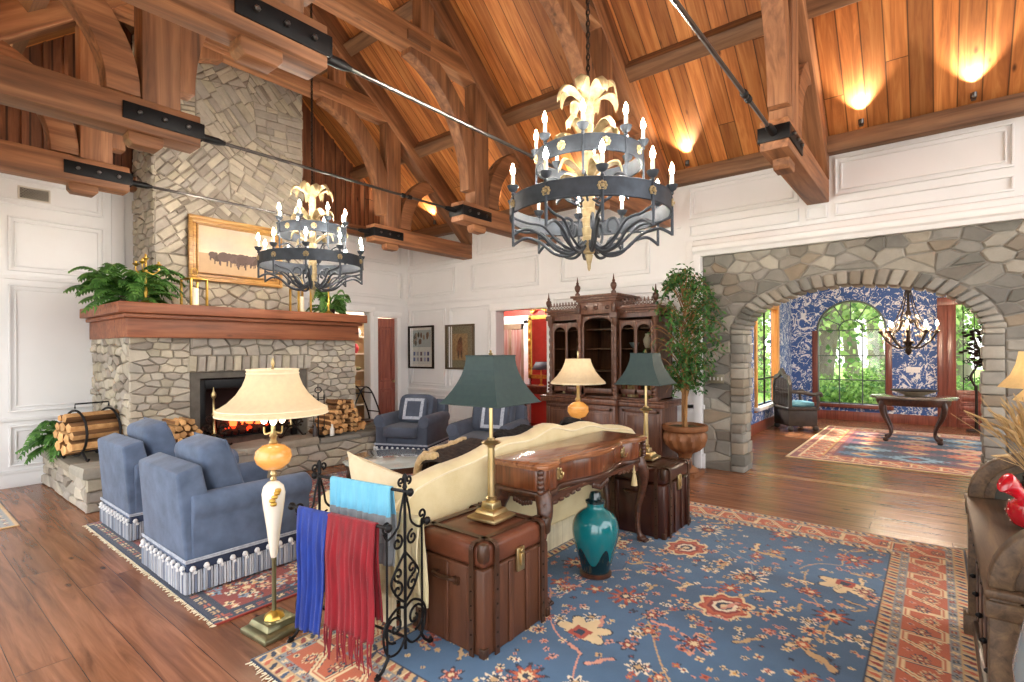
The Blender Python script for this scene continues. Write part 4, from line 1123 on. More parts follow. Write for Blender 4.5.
# ------------------------------------------------------------------ blanket rack and blankets
bz = .012
rk = thing('blanket_rack', 'black wrought-iron blanket rack with scrolled ends in the left foreground', 'blanket rack', (1.69, 2.45, bz), R_(8))
ye = .33
rails = {'top': (0, .87), 'front': (-.155, .73), 'back': (.13, .69)}
for s in (-1, 1):
    y = s*ye; e = MB(); rr = .0065
    e.tube([(0,y,.06),(0,y,.9)], .008, 8)
    for q in (-1, 1):
        X = lambda v: q*v
        e.tube(spline([(0,y,.88),(X(.03),y,.78),(X(.05),y,.7),(X(.12),y,.655),(X(.15),y,.69)], 5), rr, 6)
        e.tube(spline([(X(.13),y,.69),(X(.13),y,.3),(X(.13),y,.1)], 4), .0065, 6)
        e.tube(spline([(0,y,.56),(X(.07),y,.48),(X(.1),y,.42),(X(.05),y,.34),(0,y,.3)], 5), rr, 6)
        for c, r0, a0, tn in (((X(.055),y,.62),.04,90,1.25),((X(.05),y,.46),.035,-90,1.2),((X(.055),y,.38),.04,90,1.2),((X(.075),y,.2),.075,-90,1.4),((X(.13),y,.72),.03,-90,1.2)):
            e.tube(spiral(c, r0, .008, R_(a0 if q > 0 else 180-a0), tn*q, 26), rr, 6)
        e.tube(spline([(0,y,.27),(X(.06),y,.29),(X(.14),y,.24),(X(.155),y,.16),(X(.12),y,.08),(X(.05),y,.07),(0,y,.12)], 5), rr, 6)
        e.tube(spline([(X(.12),y,.09),(X(.15),y,.04),(X(.19),y,.015),(X(.2),y,.03)], 4), .008, 6)
        e.sq((X(.195),y,.01), (.02,.016,.01), .8, .8, 10)
        e.tube(spiral((X(.028),y,.925), .022, .006, R_(-90 if q > 0 else 270), 1.1*q, 18), .006, 6)
    e.lathe([(.007,.88),(.014,.89),(.009,.91),(.015,.94),(.01,.955),(.002,.965)], 10, (0,y,0))
    e.build('end_frame', M['black'], rk, smooth=True)
for nm, (x, z) in rails.items():
    q = MB(); q.tube([(x,-ye-.03,z),(x,ye+.03,z)], .009, 8)
    for s in (-1,1): q.lathe([(.008,-.01),(.02,0),(.022,.012),(.012,.022),(.004,.026)], 10, (x, s*(ye+.03), z), M=Matrix.Rotation(-s*PI/2, 3, 'X').to_4x4())
    q.build('rail', M['black'], rk, smooth=True)
q = MB().tube([(0,-ye,.12),(0,ye,.12)], .007, 8).build('rail', M['black'], rk)
RM = Matrix.Translation((1.69, 2.45, bz)) @ Matrix.Rotation(R_(8), 4, 'Z')
def blanket(name, label, rail, y0, y1, zf, zb, mat, seed, side=-1, flare=.03, fringe=None, extra=None, taper=0):
    """drapes over a rail: front face drops to zf, back face to zb"""
    x, z = rails[rail]; rnd = random.Random(seed); ph = [rnd.uniform(0, 6) for _ in range(4)]
    r0 = .016; Lf, Lb = z-zf, z-zb; tot = Lf+Lb+PI*r0
    def fn(u, v):
        s = v*tot; yy = y0+(y1-y0)*u
        if s < Lf: dz = Lf-s; px, pz, n = x+side*r0, z-dz, (side,0,0); dn = dz
        elif s < Lf+PI*r0: a = (s-Lf)/r0; px, pz, n = x+side*r0*math.cos(a), z+r0*math.sin(a), (side*math.cos(a),0,math.sin(a)); dn = 0
        else: dz = s-Lf-PI*r0; px, pz, n = x-side*r0, z-dz, (-side,0,0); dn = dz
        am = .012*min(1, dn/.2)
        wv = am*(math.sin(yy*58+ph[0])+.6*math.sin(yy*91+ph[1]+dn*2)+.4*math.sin(yy*140+ph[2]))
        px += n[0]*abs(wv)*1.3+n[0]*flare*min(1, dn/.6)*(1 if s < Lf else .1)
        yc = (y0+y1)/2; yy = yc+(yy-yc)*(1-taper*min(1, dn/.5))
        yy += .012*math.sin(dn*9+ph[3])*min(1, dn/.2)
        return (px, yy, pz), n
    m = MB(); nu, nv_ = 44, 46
    m.slab(fn, nu, nv_, .007)
    o = m.xf(RM).build(name, mat, None, smooth=True, angle=180)
    tag(o, label, 'blanket', 'blankets on the rack')
    if fringe:
        f = MB(); n = int((y1-y0)/.014)
        for k in range(n):
            p, _ = fn((k+.5)/n, 0.0); q0 = Vector(p); d = random.uniform(-.02,.02); l = fringe*random.uniform(.8, 1.05)
            f.tube([q0+Vector((0,0,.01)), q0+Vector((side*.004, d*.4, -l*.5)), q0+Vector((side*random.uniform(-.01,.01), d, -l))], [.005,.0045,.003], 5)
        f.xf(RM).build('fringe', mat, o, smooth=True)
    return o
def vel(name, c, c2, sheen=.12): return plain(name, c, .8, c2=c2, vs=10, stretch=(3,3,.5), sheen=sheen, bm=.4, bs=220)
blanket('blanket', 'royal blue velvet throw hanging at the left of the rack front rail', 'front', .05, .3, .1, .3, vel('blue_throw', '143c9e', '0b2470'), 1, flare=.02, taper=.12)
blanket('blanket', 'crimson fringed throw hanging on the rack front rail beside the blue one', 'front', -.29, .055, .17, .25, vel('red_throw', '980b20', '6e0616'), 2, flare=.025, fringe=.15, taper=-.02)
lb = vel('aqua_throw', '76c2e0', '62b0d2')
bl = blanket('blanket', 'pale aqua throw with grey border over the top rail of the rack', 'top', -.24, .22, .58, .45, lb, 3, flare=.0)
# grey border: faces of the front fall below a height
gm = plain('grey_border', '8e9499', .85, c2='7d8388', vs=20, sheen=.3); bl.data.materials.append(gm)
for p in bl.data.polygons:
    zz = p.center.z
    if zz < .735+bz: p.material_index = 1
blanket('blanket', 'cream woven throw on the back rail of the rack next to the tan trunk', 'back', -.33, .1, .2, .3, vel('cream_throw', 'e0d6b4', 'cfc290'), 4, side=1, flare=.01)
# ------------------------------------------------------------------ carved bookcase
hx = 6.6
ht_ = thing('bookcase', 'tall carved walnut glazed bookcase with spired finials, next to the ficus', 'bookcase', (hx, 3.72, 0))
DX = W-.04-hx
def HB(mb, x0, x1, y0, y1, z0, z1): return mb.box(x0, x1, y0, y1, z0, z1)
b = MB(); b.box(-.08, DX, -.97, .97, 0, .12); b.box(-.04, DX, -.93, .93, .12, .84); b.box(-.1, DX, -.99, .99, .84, .9); b.box(-.12, DX, -1.0, 1.0, .9, .93)
b.box(-.14, 0, -.3, .3, 0, .84); b.box(-.17, 0, -.33, .33, .845, .925)
bo = b.build('base_cabinet', M['hutch'], ht_, bevel=.01)
def raised(mb, y0, y1, z0, z1, x):
    for (a,c,d,e) in ((y0,y1,z0,z0+.04),(y0,y1,z1-.04,z1),(y0,y0+.04,z0,z1),(y1-.04,y1,z0,z1)): mb.box(x-.018, x, a, c, d, e)
    mb.box(x-.012, x, y0+.08, y1-.08, z0+.08, z1-.08)
for y0, y1, x in ((-.9,-.36,-.04),(-.26,.26,-.14),(.36,.9,-.04)):
    d = MB(); raised(d, y0, y1, .2, .8, x); do = d.build('door', M['hutch'], bo, bevel=.004)
# upper carcass: back, sides, shelves
u = MB(); u.box(DX-.03, DX, -.86, .86, .93, 2.16); 
for y in (-.86,-.28,.26,.84): u.box(0, DX, y, y+.022, .93, 2.16)
u.box(0, DX, -.86, .86, .93, .95); u.box(0, DX, -.86, .86, 2.06, 2.16)
for z in (1.3, 1.62, 1.9): u.box(.04, DX, -.85, .85, z, z+.016)
uo = u.build('upper_case', M['hutch'], ht_)
def frame_door(yc, hw, z0, z1, arches, name, x):
    """a glazed door: frame with arched lights"""
    m = MB(); st = .04; n = len(arches)
    m.box(x-.03, x, yc-hw, yc-hw+st, z0, z1); m.box(x-.03, x, yc+hw-st, yc+hw, z0, z1); m.box(x-.03, x, yc-hw, yc+hw, z0, z0+.07)
    for (y0, y1, zs) in arches:
        r = (y1-y0)/2; c = (y0+y1)/2
        rz_ = r if r < .12 else .09
        inn = arc(c, zs, r, rz_, 0, 180, 14); out = [(y, z1) for y, _ in inn]
        out[0] = (y1, z1); out[-1] = (y0, z1)
        m.band(inn, out, x-.03, x, 'yz')
    for (a, c) in zip(arches, arches[1:]): m.box(x-.03, x, a[1], c[0], z0, z1)
    o = m.build('glazed_door', M['hutch'], ht_, bevel=.004)
    g = MB(); g.box(x-.016, x-.012, yc-hw+st, yc+hw-st, z0+.07, z1-.01); g.build('glass_pane', M['glass'], o)
    return o
frame_door(0, .26, 1.0, 2.1, [(-.22,.22,1.98)], 'center', -.06)
for s in (-1, 1):
    y = s*.56; frame_door(y, .26, 1.0, 2.02, [(y-.215,y-.02,1.86),(y+.02,y+.215,1.86)], 'side', 0)
# turned columns with capitals
for y, x in ((-.285,-.1),(.285,-.1),(-.84,-.03),(.84,-.03)):
    c = MB()
    pf = [(.035,.94),(.035,.98),(.022,1.0)]
    for k in range(8): z = 1.02+k*.115; pf += [(.02,z),(.027,z+.03),(.027,z+.07),(.018,z+.1)]
    pf += [(.022,1.95),(.04,1.99),(.045,2.06)]
    c.lathe(pf, 14, (x, y, 0)); c.box(x-.05, x+.05, y-.05, y+.05, .93, .97); c.box(x-.055, x+.055, y-.055, y+.055, 2.06, 2.13)
    for k in range(3): c.sq((x-.045, y, 1.02+.05*k), (.018,.03,.022), .9, .9, 8)
    c.build('column', M['hutch'], ht_, smooth=True)
# cornices
c = MB()
for (z, o) in ((2.12,.0),(2.15,.03),(2.18,.06)):
    for s in (-1, 1):
        y = sorted((s*.29, s*(.85+o))); c.box(-.03-o, DX, y[0], y[1], z, z+.03)
for (z, o) in ((2.12,0),(2.3,.02),(2.33,.05),(2.36,.08)): c.box(-.12-o, DX, -.3-o, .3+o, z, z+(.18 if z < 2.2 else .032))
co = c.build('cornice', M['hutch'], ht_, bevel=.005)
for y in (-.18,0,.18): MB().sq((-.125, y, 2.21), (.02,.035,.03), .9, .9, 12).build('carved_boss', M['walnut'], co, smooth=True)
for y in (-.28,.28): MB().sq((-.13, y, 2.2), (.03,.035,.08), .8, .8, 10).build('corbel', M['walnut'], co, smooth=True)
for s in (-1, 1):
    g = MB(); y = sorted((s*.36, s*.84)); g.box(-.06, -.04, y[0], y[1], 2.21, 2.225); g.box(-.06, -.04, y[0], y[1], 2.275, 2.285)
    for q in range(9):
        yy = y[0]+.03+q*.053
        g.tube([(-.05, yy+.02*math.cos(R_(a)), 2.25+.022*math.sin(R_(a))) for a in range(0, 360, 45)], .006, 5, True)
        g.lathe([(.006,2.285),(.012,2.3),(.002,2.33)], 6, (-.05, yy, 0))
    g.build('fretwork_gallery', M['hutch'], ht_, smooth=True)
for y, x, z in ((-.29,-.14,2.39),(.29,-.14,2.39),(-.86,-.05,2.21),(.86,-.05,2.21)):
    f = MB(); f.lathe([(.035,z),(.035,z+.03),(.015,z+.05),(.03,z+.07),(.044,z+.11),(.04,z+.14),(.018,z+.165),(.024,z+.18),(.012,z+.2),(.004,z+.27),(.001,z+.275)], 14, (x, y, 0)); f.build('finial', M['walnut'], ht_, smooth=True)
# things behind the glass
bk_cols = ['7c2f26','2f4a3a','b59a6a','3a3f55','8a6a3c','5a2a1e','c9b88a','44331f']
def books(y0, y1, z, hmin, hmax, where, x=6.72):
    y = y0
    while y < y1:
        w = random.uniform(.025,.045); h = random.uniform(hmin, hmax)
        bc = random.choice(bk_cols)
        m = M.setdefault('book'+bc, plain('book_cloth_'+bc, bc, .7))
        o = MB().box(0, .16, 0, w, 0, h).build('book', m, None, bevel=.003, loc=(x, y, z))
        tag(o, 'old cloth-bound book '+where, 'book', 'books '+where)
        y += w+.004
books(3.0, 3.4, .952, .2, .27, 'on the lowest right shelf of the carved bookcase')
books(4.14, 4.44, .952, .18, .26, 'on the lowest left shelf of the carved bookcase')
for (y, z, nm, lb, cl, pf) in ((3.12,1.638,'vase','white porcelain vase behind the right glass of the bookcase','e8e6e0',[(.03,0),(.05,.05),(.06,.11),(.03,.17),(.035,.2)]),
        (3.32,1.638,'bowl','pale blue bowl behind the right glass of the bookcase','a9bcc9',[(.02,0),(.05,.03),(.075,.08),(.07,.08),(.03,.02)]),
        (4.24,1.638,'figurine','small bronze figurine behind the left glass of the bookcase','6b4b2c',[(.035,0),(.035,.02),(.015,.04),(.03,.1),(.035,.14),(.012,.18),(.02,.2),(.02,.23),(.005,.25)]),
        (4.34,1.318,'jar','brown lidded jar on the left middle shelf of the bookcase','8a5a34',[(.03,0),(.06,.05),(.06,.12),(.03,.15),(.035,.16),(.01,.19)]),
        (3.2,1.318,'platter','white round platter leaning on the right middle shelf of the bookcase','d9d6cc',[(.03,0),(.09,.02),(.1,.03),(.095,.035),(.02,.012)])):
    o = MB().lathe(pf, 20).build(nm, plain(nm+'_glaze'+cl, cl, .35), None, smooth=True, loc=(6.86, y, z))
    if nm == 'platter': o.rotation_euler = (0, R_(-72), 0); o.location = (6.95, 3.2, 1.42)
    tag(o, lb, nm)

# ------------------------------------------------------------------ ficus in an urn
fc = thing('ficus_tree', 'leafy indoor ficus tree in a swirled terracotta urn beside the stone arch', 'potted tree', (6.66, 2.52, 0))
ub = MB(); ub.box(-.19,.19,-.19,.19,0,.05); ub.lathe([(.17,.05),(.15,.08),(.09,.12),(.075,.2),(.09,.26),(.13,.29)], 28)
ub.build('pedestal', M['urn'], fc, smooth=True)
MB().lathe([(.1,.28),(.17,.31),(.235,.38),(.262,.46),(.255,.52),(.225,.555)], 80, wob=lambda t, z: 1+.075*math.cos(13*t+z*16)).build('swirl_bowl', M['urn'], fc, smooth=True)
MB().lathe([(.225,.55),(.27,.565),(.285,.585),(.285,.63),(.27,.64),(.25,.64),(.24,.6)], 40).build('rim', M['urn'], fc, smooth=True)
MB().lathe([(.02,.6),(.245,.605)], 30, caps=True).build('moss', M['soil'], fc)
for k in range(3):
    a = k*2.1; p = [(.03*math.cos(a+z*2.5)+.02*math.sin(z*3+k), .03*math.sin(a+z*2.5), z) for z in (.58,.8,1.0,1.2,1.45,1.7)]
    MB().tube(spline(p, 5), [.02-.0004*i for i in range(26)], 8).build('trunk', M['bark'], fc, smooth=True)
tw = MB(); lf = MB(); rnd = random.Random(4)
def leafy(mb, p, d, L, wd, droop=.0):
    d = Vector(d).normalized(); s = d.cross(Vector((rnd.uniform(-1,1), rnd.uniform(-1,1), 1))).normalized(); up = s.cross(d).normalized()
    p = Vector(p); mb.tag = rnd.random()
    mb.add([p, p+d*L*.45+s*wd+up*wd*.25, p+d*L-up*L*.1, p+d*L*.45-s*wd+up*wd*.25, p+d*L*.5], [(0,1,4),(1,2,4),(2,3,4),(3,0,4)])
for k in range(150):
    z = 1.1+1.55*rnd.random()**.85
    R0 = (.12+.3*math.sin(min(1, (z-1.0)/1.0)*PI*.5))*(1 if z < 2.2 else max(.2, 1-(z-2.2)/.65))
    a = rnd.uniform(0, 2*PI); e = Vector((R0*math.cos(a)*rnd.uniform(.5,1.05), R0*math.sin(a)*rnd.uniform(.5,1.05), z))
    st_ = Vector((rnd.uniform(-.03,.03), rnd.uniform(-.03,.03), max(1.0, z-.35)))
    e.x = min(e.x, .32)
    P = spline([st_, (st_+e)/2+Vector((0,0,.08)), e, e+Vector((.08*math.cos(a), .08*math.sin(a), -.1))], 4)
    tw.tube(P, [.006-.0003*i for i in range(len(P))], 4)
    for q in range(24):
        pt = P[rnd.randrange(3, len(P))]+Vector((rnd.gauss(0,.03), rnd.gauss(0,.03), rnd.gauss(0,.03)))
        if pt.x+6.66 > W-.12 or (pt.y+2.52 > 2.66 and pt.x+6.66 > 6.42 and pt.z < 2.2): continue
        leafy(lf, pt, (rnd.gauss(0,1), rnd.gauss(0,1), rnd.gauss(-.5,.7)), rnd.uniform(.055,.09), rnd.uniform(.013,.02))
tw.build('branches', M['bark'], fc); lf.build('foliage', M['leaf'], fc)

# ------------------------------------------------------------------ the two big chandeliers
def chandelier(label, loc, rz=0):
    r = thing('chandelier', label, 'chandelier', loc, rz, 'two-tier palm-top chandeliers')
    # local z = 0 at the tip of the bottom finial
    MB().lathe([(.003,0),(.012,.02),(.014,.05),(.026,.1),(.03,.12),(.018,.125),(.04,.135),(.045,.15),(.02,.17)], 18).build('bottom_finial', M['cream_metal'], r, smooth=True)
    col = MB(); pf = [(.045,.16)]
    for k in range(16): z = .2+k*.07; q = .048-.0008*k; pf += [(q,z),(q+.006,z+.055),(q-.004,z+.06)]
    col.lathe(pf, 12); co = col.build('column', M['cream_metal'], r, smooth=True)
    def ring(z0, z1, rad, n, nm):
        q = MB(); pr = [(rad,z0),(rad+.006,z0),(rad+.006,z1),(rad,z1)]
        vs = []; m = 64
        q.band(arc(0,0,rad,rad,0,360,m)[:-1], arc(0,0,rad+.012,rad+.012,0,360,m)[:-1], z0, z1, 'xy', True)
        q.tube([(((rad+.006)*math.cos(2*PI*k/m)), ((rad+.006)*math.sin(2*PI*k/m)), z0) for k in range(m)], .009, 6, True)
        q.tube([(((rad+.006)*math.cos(2*PI*k/m)), ((rad+.006)*math.sin(2*PI*k/m)), z1) for k in range(m)], .009, 6, True)
        o = q.build(nm, M['iron'], r, smooth=True)
        for k in range(n):
            md = MB(); a = 2*PI*k/n; c = Vector(((rad+.016)*math.cos(a), (rad+.016)*math.sin(a), (z0+z1)/2)); t = Vector((-math.sin(a), math.cos(a), 0)); nn = Vector((math.cos(a), math.sin(a), 0))
            for i in range(8):
                b = 2*PI*i/8; p = c+t*(.024*math.cos(b))+Vector((0,0,.024*math.sin(b)))
                md.sq(p, (.011,.011,.011), 1, 1, 8)
            md.sq(c+nn*.008, (.014,.014,.014), 1, 1, 8)
            md.build('rosette', M['cream_metal'], o, smooth=True)
        return o
    def candle(a, rad, z, h=.12):
        x, y = rad*math.cos(a), rad*math.sin(a)
        c = MB().lathe([(.008,-.04),(.014,-.03),(.01,-.015),(.03,0),(.043,.03),(.04,.032),(.014,.01)], 14, (x, y, z)).build('candle_cup', M['iron'], r, smooth=True)
        MB().lathe([(.014,.008),(.014,h)], 10, (x, y, z)).build('candle_sleeve', M['candle'], c, smooth=True)
        MB().lathe([(.006,h),(.016,h+.018),(.018,h+.034),(.01,h+.062),(.001,h+.085)], 10, (x, y, z)).build('bulb', M['bulb'], c, smooth=True)
    zr = .40
    ring(zr, zr+.115, .585, 10, 'lower_ring'); ring(.77, .875, .385, 8, 'upper_ring')
    for k in range(10):
        a = 2*PI*k/10; C, S = math.cos(a), math.sin(a); P = lambda q, z: (q*C, q*S, z)
        m = MB()
        m.tube([P(.6,zr+.06), P(.6,.225)], .011, 8)
        m.tube(spline([P(.6,.235),P(.5,.285),P(.38,.245),P(.27,.15),P(.15,.125),P(.06,.18)], 5), .012, 8)
        m.tube(spline([P(.6,.36),P(.5,.33),P(.37,.315),P(.26,.215),P(.14,.16),P(.05,.22)], 5), .010, 8)
        if k % 2 == 0: m.tube(spline([P(.04,.2),P(.13,.17),P(.22,.28),P(.2,.38),P(.14,.37),P(.14,.3),P(.17,.29)], 5), .011, 8)
        m.tube([P(.6,zr+.07), P(.585,zr+.14)], .011, 6)
        m.build('scroll_arm', M['iron'], r, smooth=True)
        candle(a, .6, zr+.155, .11)
    for k in range(8):
        a = 2*PI*(k+.5)/8; C, S = math.cos(a), math.sin(a); P = lambda q, z: (q*C, q*S, z)
        m = MB(); m.tube([P(.4,.8), P(.4,.6)], .009, 6)
        m.tube(spline([P(.4,.61),P(.3,.65),P(.18,.57),P(.1,.51),P(.05,.53)], 5), .009, 6)
        if k % 2 == 0: m.tube(spline([P(.05,.56),P(.14,.53),P(.2,.61),P(.17,.67),P(.13,.64)], 5), .008, 6)
        m.tube([P(.4,.8), P(.39,.9)], .009, 6); m.build('scroll_arm', M['iron'], r, smooth=True)
        candle(a, .4, .915, .11)
    def palm(z, n, L, up, drop, off, W_=.05):
        f = MB()
        for k in range(n):
            a = 2*PI*k/n+off; C, S = math.cos(a), math.sin(a); lk = L*(1 if k % 2 else .85); uk = up*(1 if k % 2 else 1.25)
            rows2 = []
            for i in range(10):
                t = i/9; q = .03+lk*math.sin(t*1.5); zz = z+uk*math.sin(t*2.3)-drop*t*t
                w = .008+W_*math.sin(PI*min(1, t*.9+.07))**.7
                rows2.append([(q*C-w*S, q*S+w*C, zz-.018), (q*C, q*S, zz+.01), (q*C+w*S, q*S-w*C, zz-.018)])
            vs = [p for r2 in rows2 for p in r2]; fs = [(i*3+j, i*3+j+1, i*3+j+4, i*3+j+3) for i in range(9) for j in range(2)]
            f.add(vs, fs)
        o = f.build('palm_leaf', M['cream_metal'], r, smooth=True, angle=180); m = o.modifiers.new('t', 'SOLIDIFY'); m.thickness = .004
    palm(1.28, 8, .22, .13, .12, .2, .042); palm(.98, 5, .26, .13, .1, .5, .035); palm(.70, 5, .26, .12, .08, .1, .035)
    ch = MB(); zt = 7.05-loc[2]; z = 1.36; k = 0
    while z < zt:
        t = [( .014*math.cos(a), 0, .028*math.sin(a)) if k % 2 else (0, .014*math.cos(a), .028*math.sin(a)) for a in [2*PI*i/8 for i in range(8)]]
        ch.tube([(p[0], p[1], p[2]+z) for p in t], .005, 5, True); z += .042; k += 1
    ch.tube([(.012,.012,1.36),(.012,.012,zt)], .004, 5); ch.build('chain', M['bronze'], r, smooth=True)
    return r
c1 = chandelier('iron candle chandelier with palm-leaf crown hanging above the cream sofa, before the carved bookcase', (3.42, 2.02, 2.20), .05)
c2 = dup(c1, (3.42, 5.9, 2.24), .3, 'iron candle chandelier with palm-leaf crown hanging farther off, in front of the chimney painting')
for o in bpy.data.objects:
    if o.parent == c2 and o.name.startswith('chain'): o.scale = (1, 1, (7.05-2.24)/(7.05-2.20)); o.location.z = 1.36*(1-o.scale.z)

# ------------------------------------------------------------------ eave spotlights
def spot(label, y, x=6.9, z=4.075, hot=1):
    r = thing('spotlight', label, 'spotlight', (x, y, z), 0, 'eave spotlights')
    MB().box(-.03,.03,-.02,.02,-.008,.012).build('bracket', M['steel'], r)
    MB().lathe([(.02,.0),(.026,.01),(.028,.06),(.024,.06),(.02,.03)], 14).build('can', M['steel'], r, smooth=True)
    MB().lathe([(.021,.045),(.012,.05),(.0,.052)], 14, caps=False).build('lens', M['bulbs'], r)
    l = bpy.data.lights.new('spot_beam', 'SPOT'); l.energy = 70*hot; l.color = (1,.78,.5); l.spot_size = R_(85); l.spot_blend = .8; l.shadow_soft_size = .02
    lo = bpy.data.objects.new('spot_beam', l); COL.objects.link(lo); lo.parent = r; lo.location = (0,0,.07); lo.rotation_euler = (R_(180), R_(-42)*(1 if x > RX else -1), 0)
for y, lb in ((-.31,'small eave spotlight farthest right above the stone arch wall'), (.62,'small eave spotlight just right of the nearest hammer beam'), (2.56,'small eave spotlight left of the nearest hammer beam, above the ficus'),
              (4.2,'small eave spotlight behind the nearer chandelier'), (5.9,'small eave spotlight between the last two trusses on the right'), (7.5,'small eave spotlight above the last hammer beam'), (8.3,'small eave spotlight in the far corner by the gable')):
    spot(lb, y)
for y, lb in ((1.9,'left eave spotlight nearest the camera'), (4.0,'left eave spotlight between the second and third trusses'), (5.9,'left eave spotlight in front of the last truss'), (7.6,'left eave spotlight next to the gable')):
    spot(lb, y, 2*RX-6.9)

# ------------------------------------------------------------------ colour-woven meshes
def painted(name, pix, P, mat, th=.012, mask=None, parent=None):
    """a flat sheet whose design is carried per vertex; pix[j,i] linear rgb, P(u,v)->point"""
    h, w, _ = pix.shape
    uu, vv = np.meshgrid(np.linspace(0,1,w), np.linspace(0,1,h))
    co = P(uu.ravel(), vv.ravel())
    idx = np.arange(h*w).reshape(h, w)
    q = np.stack([idx[:-1,:-1], idx[:-1,1:], idx[1:,1:], idx[1:,:-1]], -1).reshape(-1, 4)
    if mask is not None: q = q[mask[:-1,:-1].ravel()]
    me = bpy.data.meshes.new(name)
    me.vertices.add(h*w); me.vertices.foreach_set('co', co.ravel().astype(np.float32))
    me.loops.add(len(q)*4); me.loops.foreach_set('vertex_index', q.ravel().astype(np.int32))
    me.polygons.add(len(q)); me.polygons.foreach_set('loop_start', np.arange(0, len(q)*4, 4, dtype=np.int32)); me.polygons.foreach_set('loop_total', np.full(len(q), 4, dtype=np.int32))
    me.update(calc_edges=True); me.validate()
    ca = me.attributes.new('Col', 'FLOAT_COLOR', 'POINT')
    ca.data.foreach_set('color', np.concatenate([pix.reshape(-1, 3), np.ones((h*w, 1))], 1).ravel().astype(np.float32))
    me.materials.append(mat)
    o = bpy.data.objects.new(name, me); COL.objects.link(o)
    if parent is not None: o.parent = parent
    if th:
        m = o.modifiers.new('t', 'SOLIDIFY'); m.thickness = th; m.offset = -1
    return o
C = {k: np.array(lin(v)) for k, v in dict(blue='44698c', blue2='2f4d70', navy='1d2c45', red='b2452f', red2='8f3326', rust='c4623f', cream='e6cfa0', tan='c9a878', pink='d99a84', grey='8c8f8e', ivory='efe3c8', black='23201f', olive='6c6a4c', sky='7f9fb5', orange='c0613a', plum='6d3a4a', gold='cf9f55').items()}
class Canvas:
    def __init__(s, w, h, px, bg):
        s.w, s.h, s.px = w, h, px
        s.nx, s.ny = int(w/px)+1, int(h/px)+1
        s.a = np.tile(C[bg], (s.ny, s.nx, 1)).astype(float)
        s.X, s.Y = np.meshgrid(np.linspace(0, w, s.nx), np.linspace(0, h, s.ny))
    def win(s, cx, cy, r):
        i0, i1 = max(0, int((cx-r)/s.px)), min(s.nx, int((cx+r)/s.px)+2); j0, j1 = max(0, int((cy-r)/s.px)), min(s.ny, int((cy+r)/s.px)+2)
        return slice(j0, j1), slice(i0, i1)
    def paint(s, cx, cy, r, fn, col, rot=0):
        """fn(x,y in units of r) -> mask"""
        w = s.win(cx, cy, r*1.6)
        x, y = (s.X[w]-cx)/r, (s.Y[w]-cy)/r
        c, n = math.cos(rot), math.sin(rot); x, y = x*c+y*n, -x*n+y*c
        m = fn(x, y); s.a[w][m] = C[col]
    def rect(s, x0, x1, y0, y1, col): s.a[(s.X >= x0) & (s.X <= x1) & (s.Y >= y0) & (s.Y <= y1)] = C[col]
    def line(s, pts, wd, col):
        for (x0,y0), (x1,y1) in zip(pts, pts[1:]):
            L = math.hypot(x1-x0, y1-y0)
            w = s.win((x0+x1)/2, (y0+y1)/2, L/2+wd*2); x, y = s.X[w], s.Y[w]
            t = np.clip(((x-x0)*(x1-x0)+(y-y0)*(y1-y0))/(L*L+1e-9), 0, 1)
            s.a[w][np.hypot(x-x0-t*(x1-x0), y-y0-t*(y1-y0)) < wd] = C[col]
    def rosette(s, cx, cy, r, n, cols, rot=0, sq=1.0, sharp=.22):
        for k, c in enumerate(cols):
            f = 1-k/len(cols)
            am = sharp if k < 2 else sharp*.5
            s.paint(cx, cy, r*f, lambda x, y: np.hypot(x, y/sq) < 1-am+am*np.cos(n*np.arctan2(y/sq, x)), c, rot)
    def floret(s, cx, cy, r, c1, c2, rot=0, n=4):
        s.paint(cx, cy, r, lambda x, y: np.hypot(x, y) < .25+.75*np.abs(np.cos(n/2*np.arctan2(y, x))), c1, rot)
        s.paint(cx, cy, r*.35, lambda x, y: np.hypot(x, y) < 1, c2)
    def palmette(s, cx, cy, r, rot, c1, c2, c3):
        def fan(x, y): a = np.arctan2(y, x); d = np.hypot(x, y); return (d < .55+.45*np.abs(np.cos(a*3.5))) & (x > -.45)
        s.paint(cx, cy, r*1.08, fan, 'navy', rot); s.paint(cx, cy, r, fan, c1, rot)
        s.paint(cx, cy, r, lambda x, y: (np.abs(x+.15) < .32) & (np.abs(y) < .34), c2, rot)
        s.paint(cx, cy, r, lambda x, y: (np.abs(x+.15) < .16) & (np.abs(y) < .17), c3, rot)
    def leafm(s, cx, cy, r, rot, col):
        def f(x, y): yy = y-.35*np.sin(x*2.2); return (np.abs(x) < 1) & (np.abs(yy) < .2*(1-x*x)+.06*np.cos(x*9))
        s.paint(cx, cy, r*1.12, f, 'navy', rot); s.paint(cx, cy, r, f, col, rot)
